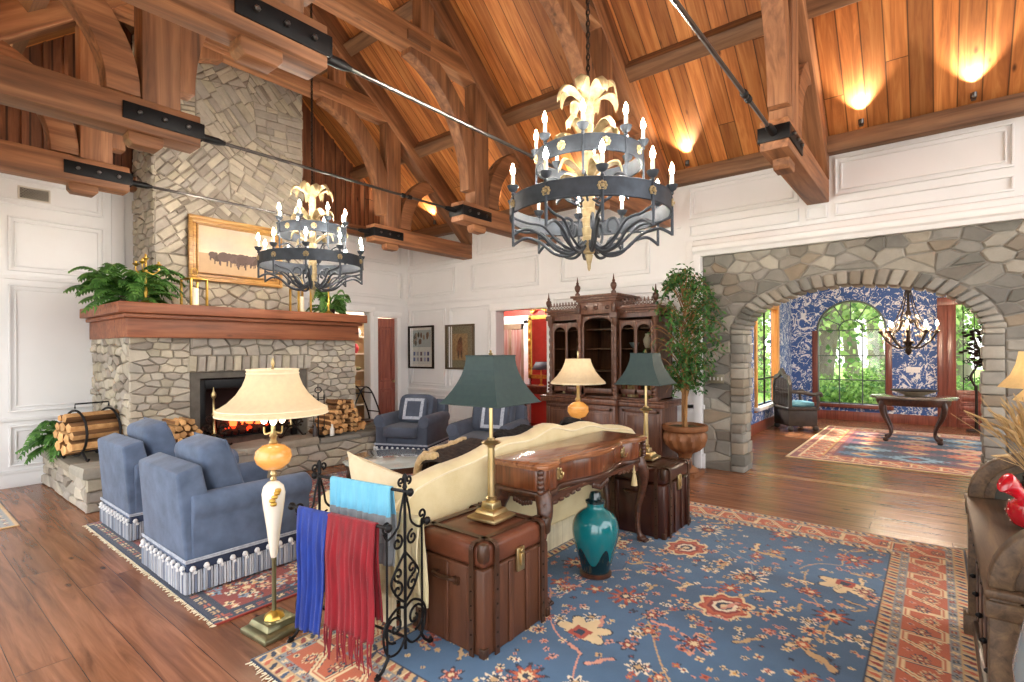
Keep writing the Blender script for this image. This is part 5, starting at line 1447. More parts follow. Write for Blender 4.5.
def band_pattern(cv, x0, x1, y0, y1, along, kind, rnd):
    """border stripes; along = 'x' or 'y'"""
    L = (x1-x0) if along == 'x' else (y1-y0); wd = (y1-y0) if along == 'x' else (x1-x0)
    P = lambda t, q: (x0+t, y0+q*wd) if along == 'x' else (x0+q*wd, y0+t)
    if kind == 'guard':
        cv.rect(x0, x1, y0, y1, 'tan'); n = int(L/.055)
        for k in range(n):
            t = (k+.5)*L/n; c = ('red2','navy','rust','blue2')[k % 4]
            cv.line([P(t-.008,.25), P(t+.012,.75)], .012, c); cv.line([P(t+.022,.15), P(t+.022,.85)], .004, 'cream')
    elif kind == 'thin':
        cv.rect(x0, x1, y0, y1, 'grey'); n = int(L/.05)
        for k in range(n):
            t = (k+.5)*L/n; cv.floret(*P(t,.5), .02, ('navy','red2','cream')[k % 3], 'tan', .4*k)
    elif kind == 'main':
        cv.rect(x0, x1, y0, y1, 'orange'); n = max(2, round(L/.34)); st = L/n; z = []
        for k in range(n):
            t = k*st; z += [P(t,.08), P(t+st*.32,.08), P(t+st*.7,.92), P(t+st,.92)]
            z += [P(t+st,.08)] if k < n-1 else []
        cv.line(z, .02, 'navy'); cv.line(z, .017, 'cream'); cv.line(z, .004, 'orange')
        for k in range(n):
            a, b = P(k*st+st*.14,.55), P(k*st+st*.66,.38)
            cv.rosette(*a, .055, 10, ['navy','tan','red2','cream'], 0, .8); cv.rosette(*b, .06, 12, ['cream','tan','navy','rust','cream'], 0, .8)
            cv.floret(*P(k*st+st*.36,.8), .02, 'pink', 'navy'); cv.floret(*P(k*st+st*.9,.2), .02, 'cream', 'navy')
def borders(cv, widths, kinds, rnd):
    d = 0
    for wd, k in zip(widths, kinds):
        w, h = cv.w, cv.h
        if k in ('guard','thin','main'):
            band_pattern(cv, d, w-d, d, d+wd, 'x', k, rnd); band_pattern(cv, d, w-d, h-d-wd, h-d, 'x', k, rnd)
            band_pattern(cv, d, d+wd, d, h-d, 'y', k, rnd); band_pattern(cv, w-d-wd, w-d, d, h-d, 'y', k, rnd)
        else:
            for r_ in ((d,w-d,d,d+wd),(d,w-d,h-d-wd,h-d),(d,d+wd,d,h-d),(w-d-wd,w-d,d,h-d)): cv.rect(*r_, k)
        d += wd
    return d
M['rug'] = vcol('knotted_wool', .95, .4, 320, .25, (.82,1.18))
rnd = random.Random(11)
# main rug (x 1.24..5.44, y -.18..2.76)
cv = Canvas(4.2, 2.94, .0085, 'blue')
# abrash
sh = np.interp(np.linspace(0, 1, cv.nx), np.linspace(0, 1, 24), [rnd.uniform(.8,1.25) for _ in range(24)])
cv.a *= sh[None,:,None]
for k in range(9):
    x = .45+.44*k
    for q in range(5):
        y = .45+q*.5
for (x0, y0, x1, y1) in [(.7,.7,1.6,1.5),(1.6,1.5,2.6,1.1),(2.6,1.1,3.6,1.8),(1.2,2.3,2.2,1.9),(2.2,1.9,3.2,2.4),(.9,1.5,1.6,2.2),(2.0,.6,3.0,.9),(3.0,.9,3.7,.6)]:
    pts = [(x0+(x1-x0)*t+.07*math.sin(t*9), y0+(y1-y0)*t+.05*math.cos(t*8)) for t in [i/18 for i in range(19)]]; cv.line(pts, .0045, rnd.choice(['sky','tan','blue2','pink']))
for k in range(820):
    x, y = rnd.uniform(.45, 3.75), rnd.uniform(.45, 2.5); cv.floret(x, y, rnd.uniform(.013,.03), rnd.choice(['cream','cream','pink','rust','ivory','navy','tan','pink']), rnd.choice(['red2','navy','gold']), rnd.uniform(0, 1.5), rnd.choice([4,4,5,6]))
for gy in range(4):
    for gx in range(6):
        x = .78+gx*.53+(.26 if gy % 2 else 0); y = .66+gy*.54
        if x > 3.7: continue
        t = (gx*2+gy*3) % 7; q = rnd.uniform(-.3,.3)
        if t == 0: cv.rosette(x, y, .2, 8, ['cream','red','rust','red2','ivory','navy','cream'], q, .85, .1)
        elif t == 1: cv.palmette(x, y, .16, q+(0 if gx % 2 else PI), 'cream','red','navy')
        elif t == 2: cv.rosette(x, y, .13, 12, ['ivory','cream','navy','red2','tan'], q, 1, .3)
        elif t == 3: cv.rosette(x, y, .13, 10, ['red2','red','rust','navy','cream'], q, .9, .34)
        elif t == 4: cv.leafm(x, y, .14, q+.6, 'tan'); cv.leafm(x+.1, y+.1, .1, q-.7, 'cream')
        elif t == 5: cv.rosette(x, y, .12, 8, ['pink','navy','red2','cream'], q, 1, .4)
        else: cv.rosette(x, y, .115, 9, ['navy','red2','rust','cream','navy'], q, 1, .3)
for k in range(70):
    x, y = rnd.uniform(.5, 3.7), rnd.uniform(.5, 2.45); cv.rosette(x, y, rnd.uniform(.04,.075), rnd.choice([5,6,8,9]), rnd.choice([['navy','pink','red2','cream'],['cream','rust','navy'],['red2','rust','cream'],['ivory','navy','tan'],['tan','navy','rust','cream']]), rnd.uniform(0,2), 1, .3)
for k in range(44): cv.leafm(rnd.uniform(.5,3.7), rnd.uniform(.5,2.4), rnd.uniform(.05,.09), rnd.uniform(0,6), rnd.choice(['cream','tan','pink']))
borders(cv, [.014,.065,.045,.215,.045,.065,.01], ['navy','guard','thin','main','thin','guard','navy'], rnd)
rug = painted('area_rug', cv.a, lambda u, v: np.stack([1.24+4.2*u, -.18+2.94*v, np.full_like(u, .012)], 1), M['rug'], .011)
tag(rug, 'large blue patterned wool rug with red zigzag border under the console and trunks', 'rug')
def rug_fringe(parent, x0, y0, x1, y1, dx, dy, name='fringe', col='creamlight'):
    f = MB(); n = int(math.hypot(x1-x0, y1-y0)/.02)
    for k in range(n):
        t = k/n; p = Vector((x0+(x1-x0)*t, y0+(y1-y0)*t, .007)); q = rnd.uniform(.7,1.2)
        f.tube([p, p+Vector((dx*q*.5+rnd.uniform(-.006,.006), dy*q*.5+rnd.uniform(-.006,.006), -.001)), p+Vector((dx*q+rnd.uniform(-.01,.01), dy*q+rnd.uniform(-.01,.01), -.003))], [.004,.004,.003], 4)
    return f.build(name, M[col], parent)
rug_fringe(rug, 1.25, -.18, 1.25, 2.76, -.035, 0)
# seating rug (x 1.27..5.6, y 3.27..6.15)
cv = Canvas(4.3, 2.88, .011, 'red2')
for k in range(2600):
    x, y = rnd.uniform(.12, 4.15), rnd.uniform(.12, 2.75); cv.floret(x, y, rnd.uniform(.02,.045), rnd.choice(['cream','navy','pink','ivory','grey','navy','sky']), rnd.choice(['red','navy','gold']), rnd.uniform(0, 1.5))
for k in range(60): cv.leafm(rnd.uniform(.3,4), rnd.uniform(.3,2.6), rnd.uniform(.07,.14), rnd.uniform(0,6), rnd.choice(['navy','cream','grey','navy']))
for gx in range(9):
    for gy in range(5): cv.rosette(.34+gx*.42, .36+gy*.54, .12, 8, [rnd.choice(['cream','ivory']),'navy','red','cream'], 0, 1, .3)
band_w = .13
for r_ in ((0,4.3,0,band_w),(0,4.3,2.88-band_w,2.88),(0,band_w,0,2.88),(4.3-band_w,4.3,0,2.88)): cv.rect(*r_, 'navy')
for k in range(66):
    for y in (.065, 2.815): cv.floret(.03+k*.065, y, .028, ('cream','red','tan')[k % 3], 'navy', .8)
for k in range(44):
    for x in (.065, 4.235):
        cv.floret(x, .03+k*.065, .028, ('cream','rust','tan')[k % 3], 'navy', .8)
for r_ in ((0,4.3,0,.014),(0,4.3,2.866,2.88)): cv.rect(*r_, 'red2')
r2 = painted('area_rug', cv.a, lambda u, v: np.stack([1.27+4.3*u, 3.27+2.88*v, np.full_like(u, .012)], 1), M['rug'], .011)
tag(r2, 'dark red and navy floral rug under the blue armchairs', 'rug')
rug_fringe(r2, 1.275, 3.27, 1.275, 6.15, -.028, 0)
# passage rug (x 8.63..12.6, y -1.9..1.75)
cv = Canvas(4.0, 3.6, .016, 'plum')
cv.rect(.62,3.38,.62,2.98,'navy')
for gx in range(5):
    for gy in range(4):
        c = ('rust','sky','pink','plum','blue')[(gx*2+gy*3) % 5]; x, y = .85+gx*.57, .85+gy*.62
        cv.paint(x, y, .3, lambda X_, Y_: np.abs(X_)+np.abs(Y_)*.8 < 1+.12*np.sign(np.sin(14*(np.abs(X_)-np.abs(Y_)))), c); cv.paint(x, y, .17, lambda X_, Y_: np.abs(X_)+np.abs(Y_) < 1, rnd.choice(['tan','cream','navy','gold'])); cv.paint(x, y, .08, lambda X_, Y_: np.abs(X_)+np.abs(Y_) < 1, 'red')
borders(cv, [.04,.1,.03,.24,.03,.1], ['cream','red2','cream','main','gold','red2'], rnd)
for k in range(420):
    t = rnd.uniform(.09,3.5); q = rnd.choice([.09,.49]); x, y = rnd.choice([(t,q),(t,3.6-q),(q,t),(4-q,t),(t+.4,q),(t+.4,3.6-q)]); cv.floret(x, y, .035, rnd.choice(['cream','navy','pink','tan']), 'red', .4)
r3 = painted('area_rug', cv.a, lambda u, v: np.stack([8.63+4.0*u, -1.86+3.6*v, np.full_like(u, .012)], 1), M['rug'], .011)
tag(r3, 'violet and rust geometric rug under the oval table beyond the stone arch', 'rug')
# small pale rug at the far left
cv = Canvas(1.5, 1.2, .012, 'grey')
for k in range(120): cv.floret(rnd.uniform(.1,1.4), rnd.uniform(.1,1.1), rnd.uniform(.02,.05), rnd.choice(['cream','tan','sky','gold']), 'navy', rnd.uniform(0,2))
borders(cv, [.03,.09,.03], ['tan','thin','cream'], rnd)
r4 = painted('area_rug', cv.a, lambda u, v: np.stack([-.6+1.48*u, 6.62+1.3*v, np.full_like(u, .010)], 1), M['rug'], .009)
tag(r4, 'corner of a pale patterned rug at the far left below the white panelled wall', 'rug')
# ------------------------------------------------------------------ mantel decor
MZ = 2.172
def frond(mb, p, az, L, rise, droop, rnd, pairs=16):
    """an arching fern frond with paired leaflets"""
    C_, S_ = math.cos(az), math.sin(az); P = []
    for i in range(pairs+1):
        t = i/pairs; q = L*t*(1-.15*t); z = rise*math.sin(t*2.2)-droop*t*t
        P.append(Vector(p)+Vector((q*C_, q*S_, z)))
    mb.tag = rnd.uniform(.1, .5); mb.tube(P, [.005*(1-.7*i/pairs) for i in range(pairs+1)], 4)
    for i in range(2, pairs):
        t = i/pairs; d = (P[i+1]-P[i-1]).normalized(); s = d.cross(Vector((0,0,1))).normalized(); l = L*.2*math.sin(PI*min(1, t*.85+.12))
        for q in (-1, 1):
            e = (s*q*.9+d*.55).normalized(); w = d*.017; mb.tag = rnd.uniform(.2, 1)
            b = P[i]; mb.add([b-w, b+e*l*.5-w*1.3+Vector((0,0,.012)), b+e*l+Vector((0,0,-.02)), b+e*l*.5+w*1.3+Vector((0,0,.012)), b+w], [(0,1,3,4),(1,2,3)])
def fern(label, loc, n, L, azr, seed, rise=(.1,.4), pot=None):
    r = thing('fern', label, 'plant', loc); rnd = random.Random(seed); m = MB()
    for k in range(n): frond(m, (rnd.uniform(-.04,.04), rnd.uniform(-.04,.04), .06), rnd.uniform(*azr), L*rnd.uniform(.6,1.05), rnd.uniform(*rise), rnd.uniform(.02,.3), rnd)
    if loc[2] > 2:      # fronds rest on the shelf and against the chimney instead of passing through
        for i, p in enumerate(m.v):
            x, y, z = p[0]+loc[0], p[1]+loc[1], p[2]
            if x > CX0-.05 and y > CYF-.05: y = CYF-.05-.02*(y-CYF)
            if 1.69 < x < 4.89 and y > 6.83 and z < .008: z = .008+.1*abs(z)*.1
            m.v[i] = (x-loc[0], y-loc[1], z)
    m.build('fronds', M['fern'], r)
    MB().lathe([(.05,0),(.085,.01),(.095,.09),(.08,.1)], 18).build('pot', M['bronze'], r, smooth=True)
    return r
fern('bushy green fern spilling over the left end of the timber mantel', (1.93, 7.35, MZ), 64, .72, (0, 2*PI), 3, (.02,.46))
fern('green fern on the right end of the timber mantel', (4.5, 7.3, MZ), 34, .46, (0, 2*PI), 4, (.05,.36))
fern('dark fern on the left end of the raised stone hearth beside the log basket', (1.52, 8.1, .425), 26, .62, (R_(120), R_(280)), 5, (.05,.35))
def candelabrum(label, loc, arms):
    r = thing('candelabrum', label, 'candlestick', loc, 0, 'brass candlesticks on the mantel')
    MB().lathe([(.06,0),(.07,.01),(.05,.03),(.018,.05),(.014,.1),(.025,.13),(.014,.16),(.012,.34),(.022,.37),(.012,.4),(.012,.5),(.008,.52)], 18).build('stem', M['gold'], r, smooth=True)
    for a in ([0, 2*PI/3, 4*PI/3] if arms else []):
        MB().tube(spline([(0,0,.38),(.07*math.cos(a),.07*math.sin(a),.35),(.13*math.cos(a),.13*math.sin(a),.4),(.13*math.cos(a),.13*math.sin(a),.46)], 5), .007, 6).build('arm', M['gold'], r, smooth=True)
        MB().lathe([(.008,.44),(.035,.465),(.033,.47),(.012,.475),(.013,.5)], 12, (.13*math.cos(a),.13*math.sin(a),0)).build('candle_cup', M['gold'], r, smooth=True)
    MB().lathe([(.01,.5),(.035,.525),(.033,.53),(.012,.535),(.013,.56),(.004,.58)], 12).build('candle_cup', M['gold'], r, smooth=True)
    return r
candelabrum('brass three-armed candelabrum standing in front of the fern at the left end of the mantel', (2.02, 7.08, MZ), True)
candelabrum('single brass candlestick near the right end of the mantel, in front of the fern', (4.36, 7.08, MZ), False)
def lantern(label, loc, rz):
    r = thing('lantern', label, 'lantern', loc, rz, 'gilt candle lanterns on the mantel'); h, z = .1, .34
    f = MB(); f.box(-h-.01,h+.01,-h-.01,h+.01,0,.02); f.box(-h-.01,h+.01,-h-.01,h+.01,z,z+.015)
    for x in (-h,h):
        for y in (-h,h): f.box(x-.012,x+.012,y-.012,y+.012,.0,z)
    f.frustum((h,h),(.03,.03),z+.015,z+.05); f.tube([(.04*math.cos(R_(a)),0,z+.1+.05*math.sin(R_(a))) for a in range(0,360,30)], .007, 6, True)
    f.tube([(.022*math.cos(R_(a)),0,z+.055+.02*math.sin(R_(a))) for a in range(0,360,45)], .006, 6, True)
    f.build('frame', M['gold'], r, bevel=.003)
    MB().lathe([(.05,.02),(.05,.24),(.02,.245)], 20).build('pillar_candle', M['candle'], r, smooth=True)
    return r
lantern('gilt lantern with pillar candle on the mantel below the left corner of the painting', (2.57, 7.2, MZ), .2)
lantern('gilt lantern with pillar candle on the right half of the mantel behind the far chandelier', (3.98, 7.2, MZ), .1)
# painting over the mantel: a herd on a hazy plain
pt = thing('framed_painting', 'wide gilt-framed landscape painting of a dark herd hung on the stone chimney', 'painting', (3.33, CYF-.05, 3.02))
pw, ph = .64, .44
m = MB()
for (o, d, w) in ((0,.05,.045),(.045,.035,.05),(.1,.045,.02)):
    for r_ in ((-pw+o,pw-o,-ph+o,-ph+o+w),(-pw+o,pw-o,ph-o-w,ph-o),(-pw+o,-pw+o+w,-ph+o+w,ph-o-w),(pw-o-w,pw-o,-ph+o+w,ph-o-w)): m.box(r_[0],r_[1],-d,.0,r_[2],r_[3])
m.build('frame', wood('gilt_brown_frame', '8a5a2a', 'b98a4a', 'd8ae6c', 2, 0, .35, knots=False), pt, bevel=.006)
H, Wd = 140, 210; v, u = np.mgrid[0:1:H*1j, 0:1:Wd*1j]
sky = np.array(lin('c9b294')); lowsky = np.array(lin('d9c6ac')); gr = np.array(lin('b99d7c')); bl = np.array(lin('9c939c'))
pic = np.where((v > .42)[...,None], lowsky+(sky-lowsky)*((v-.42)/.58)[...,None], gr)
cl = .5+.5*np.sin(u*7+v*4)*np.sin(v*9-u*3); pic = pic*(1-.35*cl[...,None]*(v > .5)[...,None])+bl*.35*cl[...,None]*(v > .5)[...,None]
dk = np.array(lin('5a4c48')); rr = random.Random(2)
for k in range(26):
    cx = .15+.8*rr.random(); sz = .045+.05*rr.random()*(1 if .3 < cx < .8 else .5); cy = .40-.1*rr.random()+.02
    m1 = ((u-cx)/(sz*.9))**2+((v-cy)/(sz*1.2))**2 < 1; m2 = ((u-cx-sz*.8)/(sz*.45))**2+((v-cy-sz*.5)/(sz*.6))**2 < 1
    m3 = (np.abs(np.abs(u-cx)-sz*.5) < sz*.1) & (v < cy) & (v > cy-sz*2.2)
    q = (m1 | m2 | m3); pic[q] = dk*(.7+.7*rr.random())
M['canvas'] = vcol('painted_canvas', .6, .1, 200)
painted('canvas', pic, lambda a, b: np.stack([(-pw+.12)+(2*pw-.24)*a, np.full_like(a, -.012), (-ph+.12)+(2*ph-.24)*b], 1), M['canvas'], 0, None, pt)

# ------------------------------------------------------------------ on the hearth
HZ = .422
rkb = thing('log_basket', 'round bundle of split logs held in black iron hoops on the left of the hearth', 'log basket', (1.58, 7.42, HZ), R_(14))
hoop = MB()
for x in (-.15,.18):
    hoop.tube([(x, .235*math.cos(R_(a)), .30+.25*math.sin(R_(a))) for a in range(0,360,15)], .013, 6, True)
    for s in (-1,1): hoop.tube(spline([(x,s*.14,.1),(x,s*.2,.04),(x,s*.24,.01),(x,s*.27,.03)], 4), .012, 6)
hoop.tube([(-.15,.0,.57),(-.15,0,.62),(.18,0,.62),(.18,0,.57)], .01, 6)
for y in (-.14,.14): hoop.tube([(-.15,y,.1),(.18,y,.1)], .01, 6)
hoop.build('iron_hoop', M['black'], rkb, smooth=True)
def log(label, loc, rot, L, r_, group, parent=None, split=False, seed=0):
    rn = random.Random(seed); n = 9 if not split else 5
    pr = [(r_*rn.uniform(.85,1.1)*math.cos(2*PI*k/n+.3), r_*rn.uniform(.85,1.1)*math.sin(2*PI*k/n+.3)) for k in range(n)]
    m = MB(); m.tag = rn.random(); m.prism(pr, -L/2, L/2, 'yz')
    o = m.build('firewood_log', M['log'], parent, bevel=.004, loc=loc, rot=rot)
    o.data.materials.append(M['logend'])
    for p in o.data.polygons:
        if abs(p.normal.x) > .9 or (split and p.index % 3 == 0): p.material_index = 1
    tag(o, label, 'log', group); return o
sd = 0
for (y, z, r_) in ((0,.13,.065),(-.12,.17,.06),(.12,.17,.06),(-.06,.25,.06),(.06,.26,.062),(.165,.29,.05),(-.165,.29,.05),(-.1,.37,.06),(.02,.38,.058),(.12,.38,.05),(-.02,.475,.05),(.075,.47,.04)):
    sd += 1
    p = Matrix.Translation((1.58,7.42,HZ)) @ Matrix.Rotation(R_(14), 4, 'Z') @ Vector((.0, y, z))
    log('split log bundled in the iron hoops on the left of the hearth', p, (random.uniform(0,6), 0, R_(14)), .52, r_*1.04, 'logs in the iron hoops', None, True, sd)
def pile(x0, x1, y, rows, where):
    global sd
    rn = random.Random(int(x0*100)); z = HZ; n0 = int((x1-x0)/.082)
    for r_ in range(rows):
        n = n0-int(r_*n0/rows*.85)
        xc = (x0+x1)/2
        for k in range(n):
            sd += 1; rad = rn.uniform(.032,.046)
            log('split firewood log '+where, (xc+(k-(n-1)/2)*.082+rn.uniform(-.01,.01), y+rn.uniform(-.03,.03), z+.04+r_*.068), (rn.uniform(0,6), rn.uniform(-.05,.05), PI/2+rn.uniform(-.12,.12)), .36, rad, 'firewood '+where, None, True, sd)
pile(1.93, 2.62, 6.86, 6, 'stacked left of the firebox')
pile(3.98, 4.78, 6.86, 7, 'stacked right of the firebox')
fl_ = MB(); rn = random.Random(5)
for k in range(9):
    a = rn.uniform(0, 6.28); fl_.tag = rn.random(); fl_.sq((.05*math.cos(a)*rn.random(), .07*math.sin(a)*rn.random(), .035+.02*rn.random()), (.03,.03,.022), .9, .9, 8)
tag(fl_.build('silk_flower', plain('pink_petal', 'd0507a', .7, c2='b43a62'), smooth=True, loc=(1.86, 7.02, HZ-.01)), 'pink flower lying on the hearth beside the log basket', 'flower')
# fire and firedogs
fr_ = thing('fire_grate', 'iron fire grate with burning logs inside the firebox', 'fire grate', (3.25, 7.5, .40))
g = MB()
for x in [-.36+.09*k for k in range(9)]: g.tube(spline([(x,.15,.09),(x,0,.08),(x,-.14,.09),(x,-.17,.16)], 3), .011, 6)
for y in (-.12,.12): g.tube([(-.4,y,.075),(.4,y,.075)], .013, 6)
for x in (-.36,.36):
    for y in (-.12,.12): g.tube([(x,y,.02),(x,y,.08)], .013, 6)
g.build('grate', M['black'], fr_)
for k, (y, z) in enumerate(((-.07,.15),(.07,.15),(0,.235))):
    q = MB(); q.lathe([(.05,-.32),(.055,0),(.05,.32)], 9, M=Matrix.Rotation(PI/2, 3, 'Y').to_4x4(), c=(0,y,z)); q.build('charred_log', plain('charred', '2a1c16', .95, c2='6a2a14', vs=9), fr_)
fm = MB(); rn = random.Random(3)
for k in range(16):
    x = rn.uniform(-.28,.28); y = rn.uniform(-.08,.06); h = rn.uniform(.1,.2)
    fm.lathe([(.025,.0),(.035,h*.25),(.022,h*.6),(.002,h)], 8, (x, y, .18+.05*rn.random()))
fm.build('flame', emis('fire_flame', 'ff5a2a', 3.0), fr_, smooth=True)
em = MB()
for k in range(40): em.sq((rn.uniform(-.32,.32), rn.uniform(-.12,.1), rn.uniform(.1,.2)), (.028,.022,.018), .8, .8, 8)
em.build('ember', emis('glowing_ember', 'ff3a18', 1.4), fr_)
def firedog(label, x):
    r = thing('andiron', label, 'andiron', (x, 7.02, HZ), 0, 'ornate andirons before the firebox')
    m = MB()
    for q in (-1,1):
        m.tube(spline([(0,-.02,.16),(q*.07,-.04,.12),(q*.13,-.06,.04),(q*.17,-.06,.012),(q*.19,-.06,.03)], 5), .014, 6)
        m.tube(spiral((q*.09,-.03,.24), .07, .015, R_(-90 if q > 0 else 270), 1.2*q, 20), .011, 6)
        m.tube(spiral((q*.06,-.03,.36), .05, .012, R_(-90 if q > 0 else 270), 1.2*q, 18), .009, 6)
        for k in range(6): a = R_(k*60); m.sq((q*.1+.045*math.cos(a), -.05, .2+.05*math.sin(a)), (.022,.012,.018), .9, .9, 8)
    m.box(-.012,.012,-.03,.3,.14,.165)
    m.build('scroll_body', M['bronze'], r, smooth=True)
    MB().lathe([(.02,.12),(.035,.18),(.018,.22),(.014,.36),(.03,.4),(.014,.43),(.012,.6),(.028,.63),(.03,.66),(.01,.7),(.002,.75)], 14).build('finial_post', M['brass'], r, smooth=True)
firedog('ornate andiron with brass spire at the left of the firebox', 2.72); firedog('ornate andiron with brass spire at the right of the firebox', 3.72)
ss = thing('fire_tool_stand', 'scrolled iron fire-tool stand right of the firebox opening', 'fire tools', (3.98, 6.74, HZ-.01))
m = MB(); m.lathe([(.09,0),(.09,.012),(.02,.03)], 18); m.tube([(0,0,.02),(0,0,.62)], .01, 6); m.tube([(.05*math.cos(R_(a)),0,.66+.04*math.sin(R_(a))) for a in range(0,360,30)], .007, 6, True)
m.tube([(-.1,0,.52),(.1,0,.52)], .007, 6); m.build('stand', M['black'], ss, smooth=True)
for x, nm in ((-.08,'poker'),(.08,'shovel')):
    q = MB(); q.tube([(x,-.02,.08),(x,-.02,.54)], .006, 6); q.lathe([(.006,.52),(.014,.54),(.01,.58),(.002,.6)], 8, (x,-.02,0))
    if nm == 'shovel': q.box(x-.04,x+.04,-.03,-.018,.04,.14)
    q.build(nm, M['black'], ss, smooth=True)
for nm, lb, x, hh, cc in (('bottle','small white-capped bottle on the hearth right of the firebox',4.12,.16,'e6e3da'),('candle_holder','short dark candle holder on the hearth right of the firebox',3.86,.2,'3a3230')):
    tag(MB().lathe([(.03,0),(.032,.01),(.03,hh*.6),(.014,hh*.75),(.014,hh),(.004,hh)], 14).build(nm, plain(nm+'_skin', cc, .4), smooth=True, loc=(x, 6.62, HZ+.002)), lb, nm.replace('_',' '))
ib = thing('kindling_basket', 'arched iron kindling basket on the right end of the hearth beside the doorway', 'basket', (5.02, 7.25, HZ))
m = MB()
for y in (-.16,.16): m.tube(spline([(-.3,y,.02),(-.26,y,.2),(-.12,y,.52),(.0,y,.62),(.12,y,.52),(.26,y,.2),(.3,y,.02)], 6), .013, 6)
for x, z in ((-.26,.2),(.26,.2),(-.12,.52),(.12,.52),(0,.62),(-.3,.02),(.3,.02)): m.tube([(x,-.16,z),(x,.16,z)], .01, 6)
m.build('hoop', M['black'], ib, smooth=True)
m = MB()
for k in range(7): m.box(-.27,.27,-.15+.045*k,-.12+.045*k,.05,.065)
m.build('slat', M['walnut'], ib)

# ------------------------------------------------------------------ doorway beside the fireplace: built-in shelves and a door
struct(MB().box(4.4, 8.4, G+.95, G+1.0, 0, 2.6).box(4.4,4.5,G+.18,G+1,0,2.6).build('wall_hall', plain('warm_white_paint', 'ede3cf', .6, c2='e6dbc4')))
struct(MB().box(8.3, 8.4, G+.18, G+1.0, 0, 2.6).build('wall_hall_end', M['white'])); struct(MB().box(4.4,8.4,G+.1,G+1.0,2.6,2.65).build('ceiling_hall', M['white']))
bs = thing('bookshelf', 'cream built-in bookshelf seen through the doorway beside the fireplace', 'bookshelf', (6.05, G+.62, 0))
m = MB(); m.box(-.6,.72,.28,.3,0,2.3); MB().box(-.58,.7,.262,.278,0,2.28).build('back_panel', plain('shelf_back', 'd3bf96', .6, c2='c9b286'), bs)
for x in (-.6,.06,.68): m.box(x, x+.04, -.06,.28,0,2.3)
bo = m.build('carcass', plain('shelf_paint', 'ece5d4', .5, c2='e3dac6'), bs)
m = MB()
for z in (.5,.85,1.2,1.55,1.9,2.27): m.box(-.6,.72,-.05,.28,z,z+.025)
m.build('shelf', bpy.data.materials['shelf_paint'], bs)
for nm, lb, x, z, h, c in (('vase','red jar on the built-in shelf beyond the fireplace doorway',6.3,1.577,.2,'b3252b'),('plate','shallow olive bowl on the built-in shelf beyond the fireplace doorway',6.36,1.227,.07,'8a865a'),('box','tan box on the lower built-in shelf beyond the fireplace doorway',6.3,.877,.14,'b08a58'),('ornament','white ornament on the top built-in shelf beyond the fireplace doorway',6.36,1.927,.16,'dcd8d0')):
    o = MB(); o.lathe([(.05,0),(.08,h*.3),(.085,h*.6),(.05,h)], 18) if nm != 'box' else o.box(-.1,.1,-.07,.07,0,h)
    tag(o.build(nm, plain(nm+'_paint', c, .5), smooth=(nm != 'box'), loc=(x, G+.68, z)), lb, nm)
d = thing('door_1', None, None, (O2[0]+.02, G+.06, 0)); d['kind'] = 'structure'
m = MB(); dw = O2[1]-O2[0]-.02; m.box(0,dw,0,.045,.01,2.28); do = m.build('door_leaf', M['halldoor'], d, bevel=.003)
m = MB()
for z0, z1 in ((.2,.86),(1.0,2.12)): mould(m, 'y', 0, -1, .08, dw-.08, z0, z1, .03, .014); m.box(.14,dw-.14,-.008,0,z0+.07,z1-.07)
m.build('door_panel', M['halldoor'], d, bevel=.004)
m = MB()
for z in (.3,.9,1.5,2.1): m.box(-.02,.012,-.02,.03,z-.05,z+.05)
m.build('hinge', M['hingedark'], d)
m = MB().lathe([(.02,0),(.01,.02),(.028,.045),(.02,.06),(.002,.065)], 14, M=Matrix.Rotation(PI/2, 3, 'X').to_4x4(), c=(dw-.06,0,1.0)).build('door_handle', M['brass'], d, smooth=True)

# ------------------------------------------------------------------ framed pictures on the right wall
def picture(label, y0, y1, z0, z1, fr, mat_c, art, mw=.06):
    r = thing('framed_picture', label, 'picture', (W, (y0+y1)/2, (z0+z1)/2)); h, v_ = (y1-y0)/2, (z1-z0)/2
    m = MB(); t = .035
    for q in ((-h,h,-v_,-v_+t),(-h,h,v_-t,v_),(-h,-h+t,-v_+t,v_-t),(h-t,h,-v_+t,v_-t)): m.box(-.045,0,q[0],q[1],q[2],q[3])
    m.build('frame', fr, r, bevel=.004)
    MB().box(-.012,0,-h+t,h-t,-v_+t,v_-t).build('mount', plain('mount_'+mat_c, mat_c, .8), r)
    Hh, Ww = art.shape[:2]
    painted('print', art, lambda a, b: np.stack([np.full_like(a, -.014), (h-t-mw)-(2*(h-t-mw))*a, (-v_+t+mw)+2*(v_-t-mw)*b], 1), M['canvas'], 0, None, r)
    g = MB().box(-.03,-.027,-h+t,h-t,-v_+t,v_-t).build('glass_pane', M['clear'], r)
v, u = np.mgrid[0:1:90*1j, 0:1:60*1j]
a1 = np.tile(np.array(lin('b9bcb6')), (90,60,1)); rr = random.Random(9)
a1[v > .5] = np.array(lin('8f9a98'))
for k in range(16):
    cx, cy = .1+.8*rr.random(), .54+.34*rr.random(); q = ((u-cx)/.05)**2+((v-cy)/.08)**2 < 1; a1[q] = np.array(lin(rr.choice(['5a4a3c','7a6a58','3c4038'])))
for row in range(2):
    for k in range(5):
        cx, cy = .14+.18*k, .14+.17*row; q = (np.abs(u-cx) < .05) & (np.abs(v-cy) < .06); a1[q] = np.array(lin(['4a5a86','7d7f8a','5a4a52','8a90a8','3a4468'][k])) 
picture('framed picture with rows of small images nearest the room corner on the white panelled wall', 7.79, 8.55, 1.26, 2.13, M['bronze'], 'd2d0c6', a1, .05)
a2 = np.tile(np.array(lin('8d7350')), (90,60,1)); n_ = .5+.5*np.sin(u*23+np.sin(v*17)*2)*np.sin(v*19); a2 = a2*(.8+.35*n_[...,None])
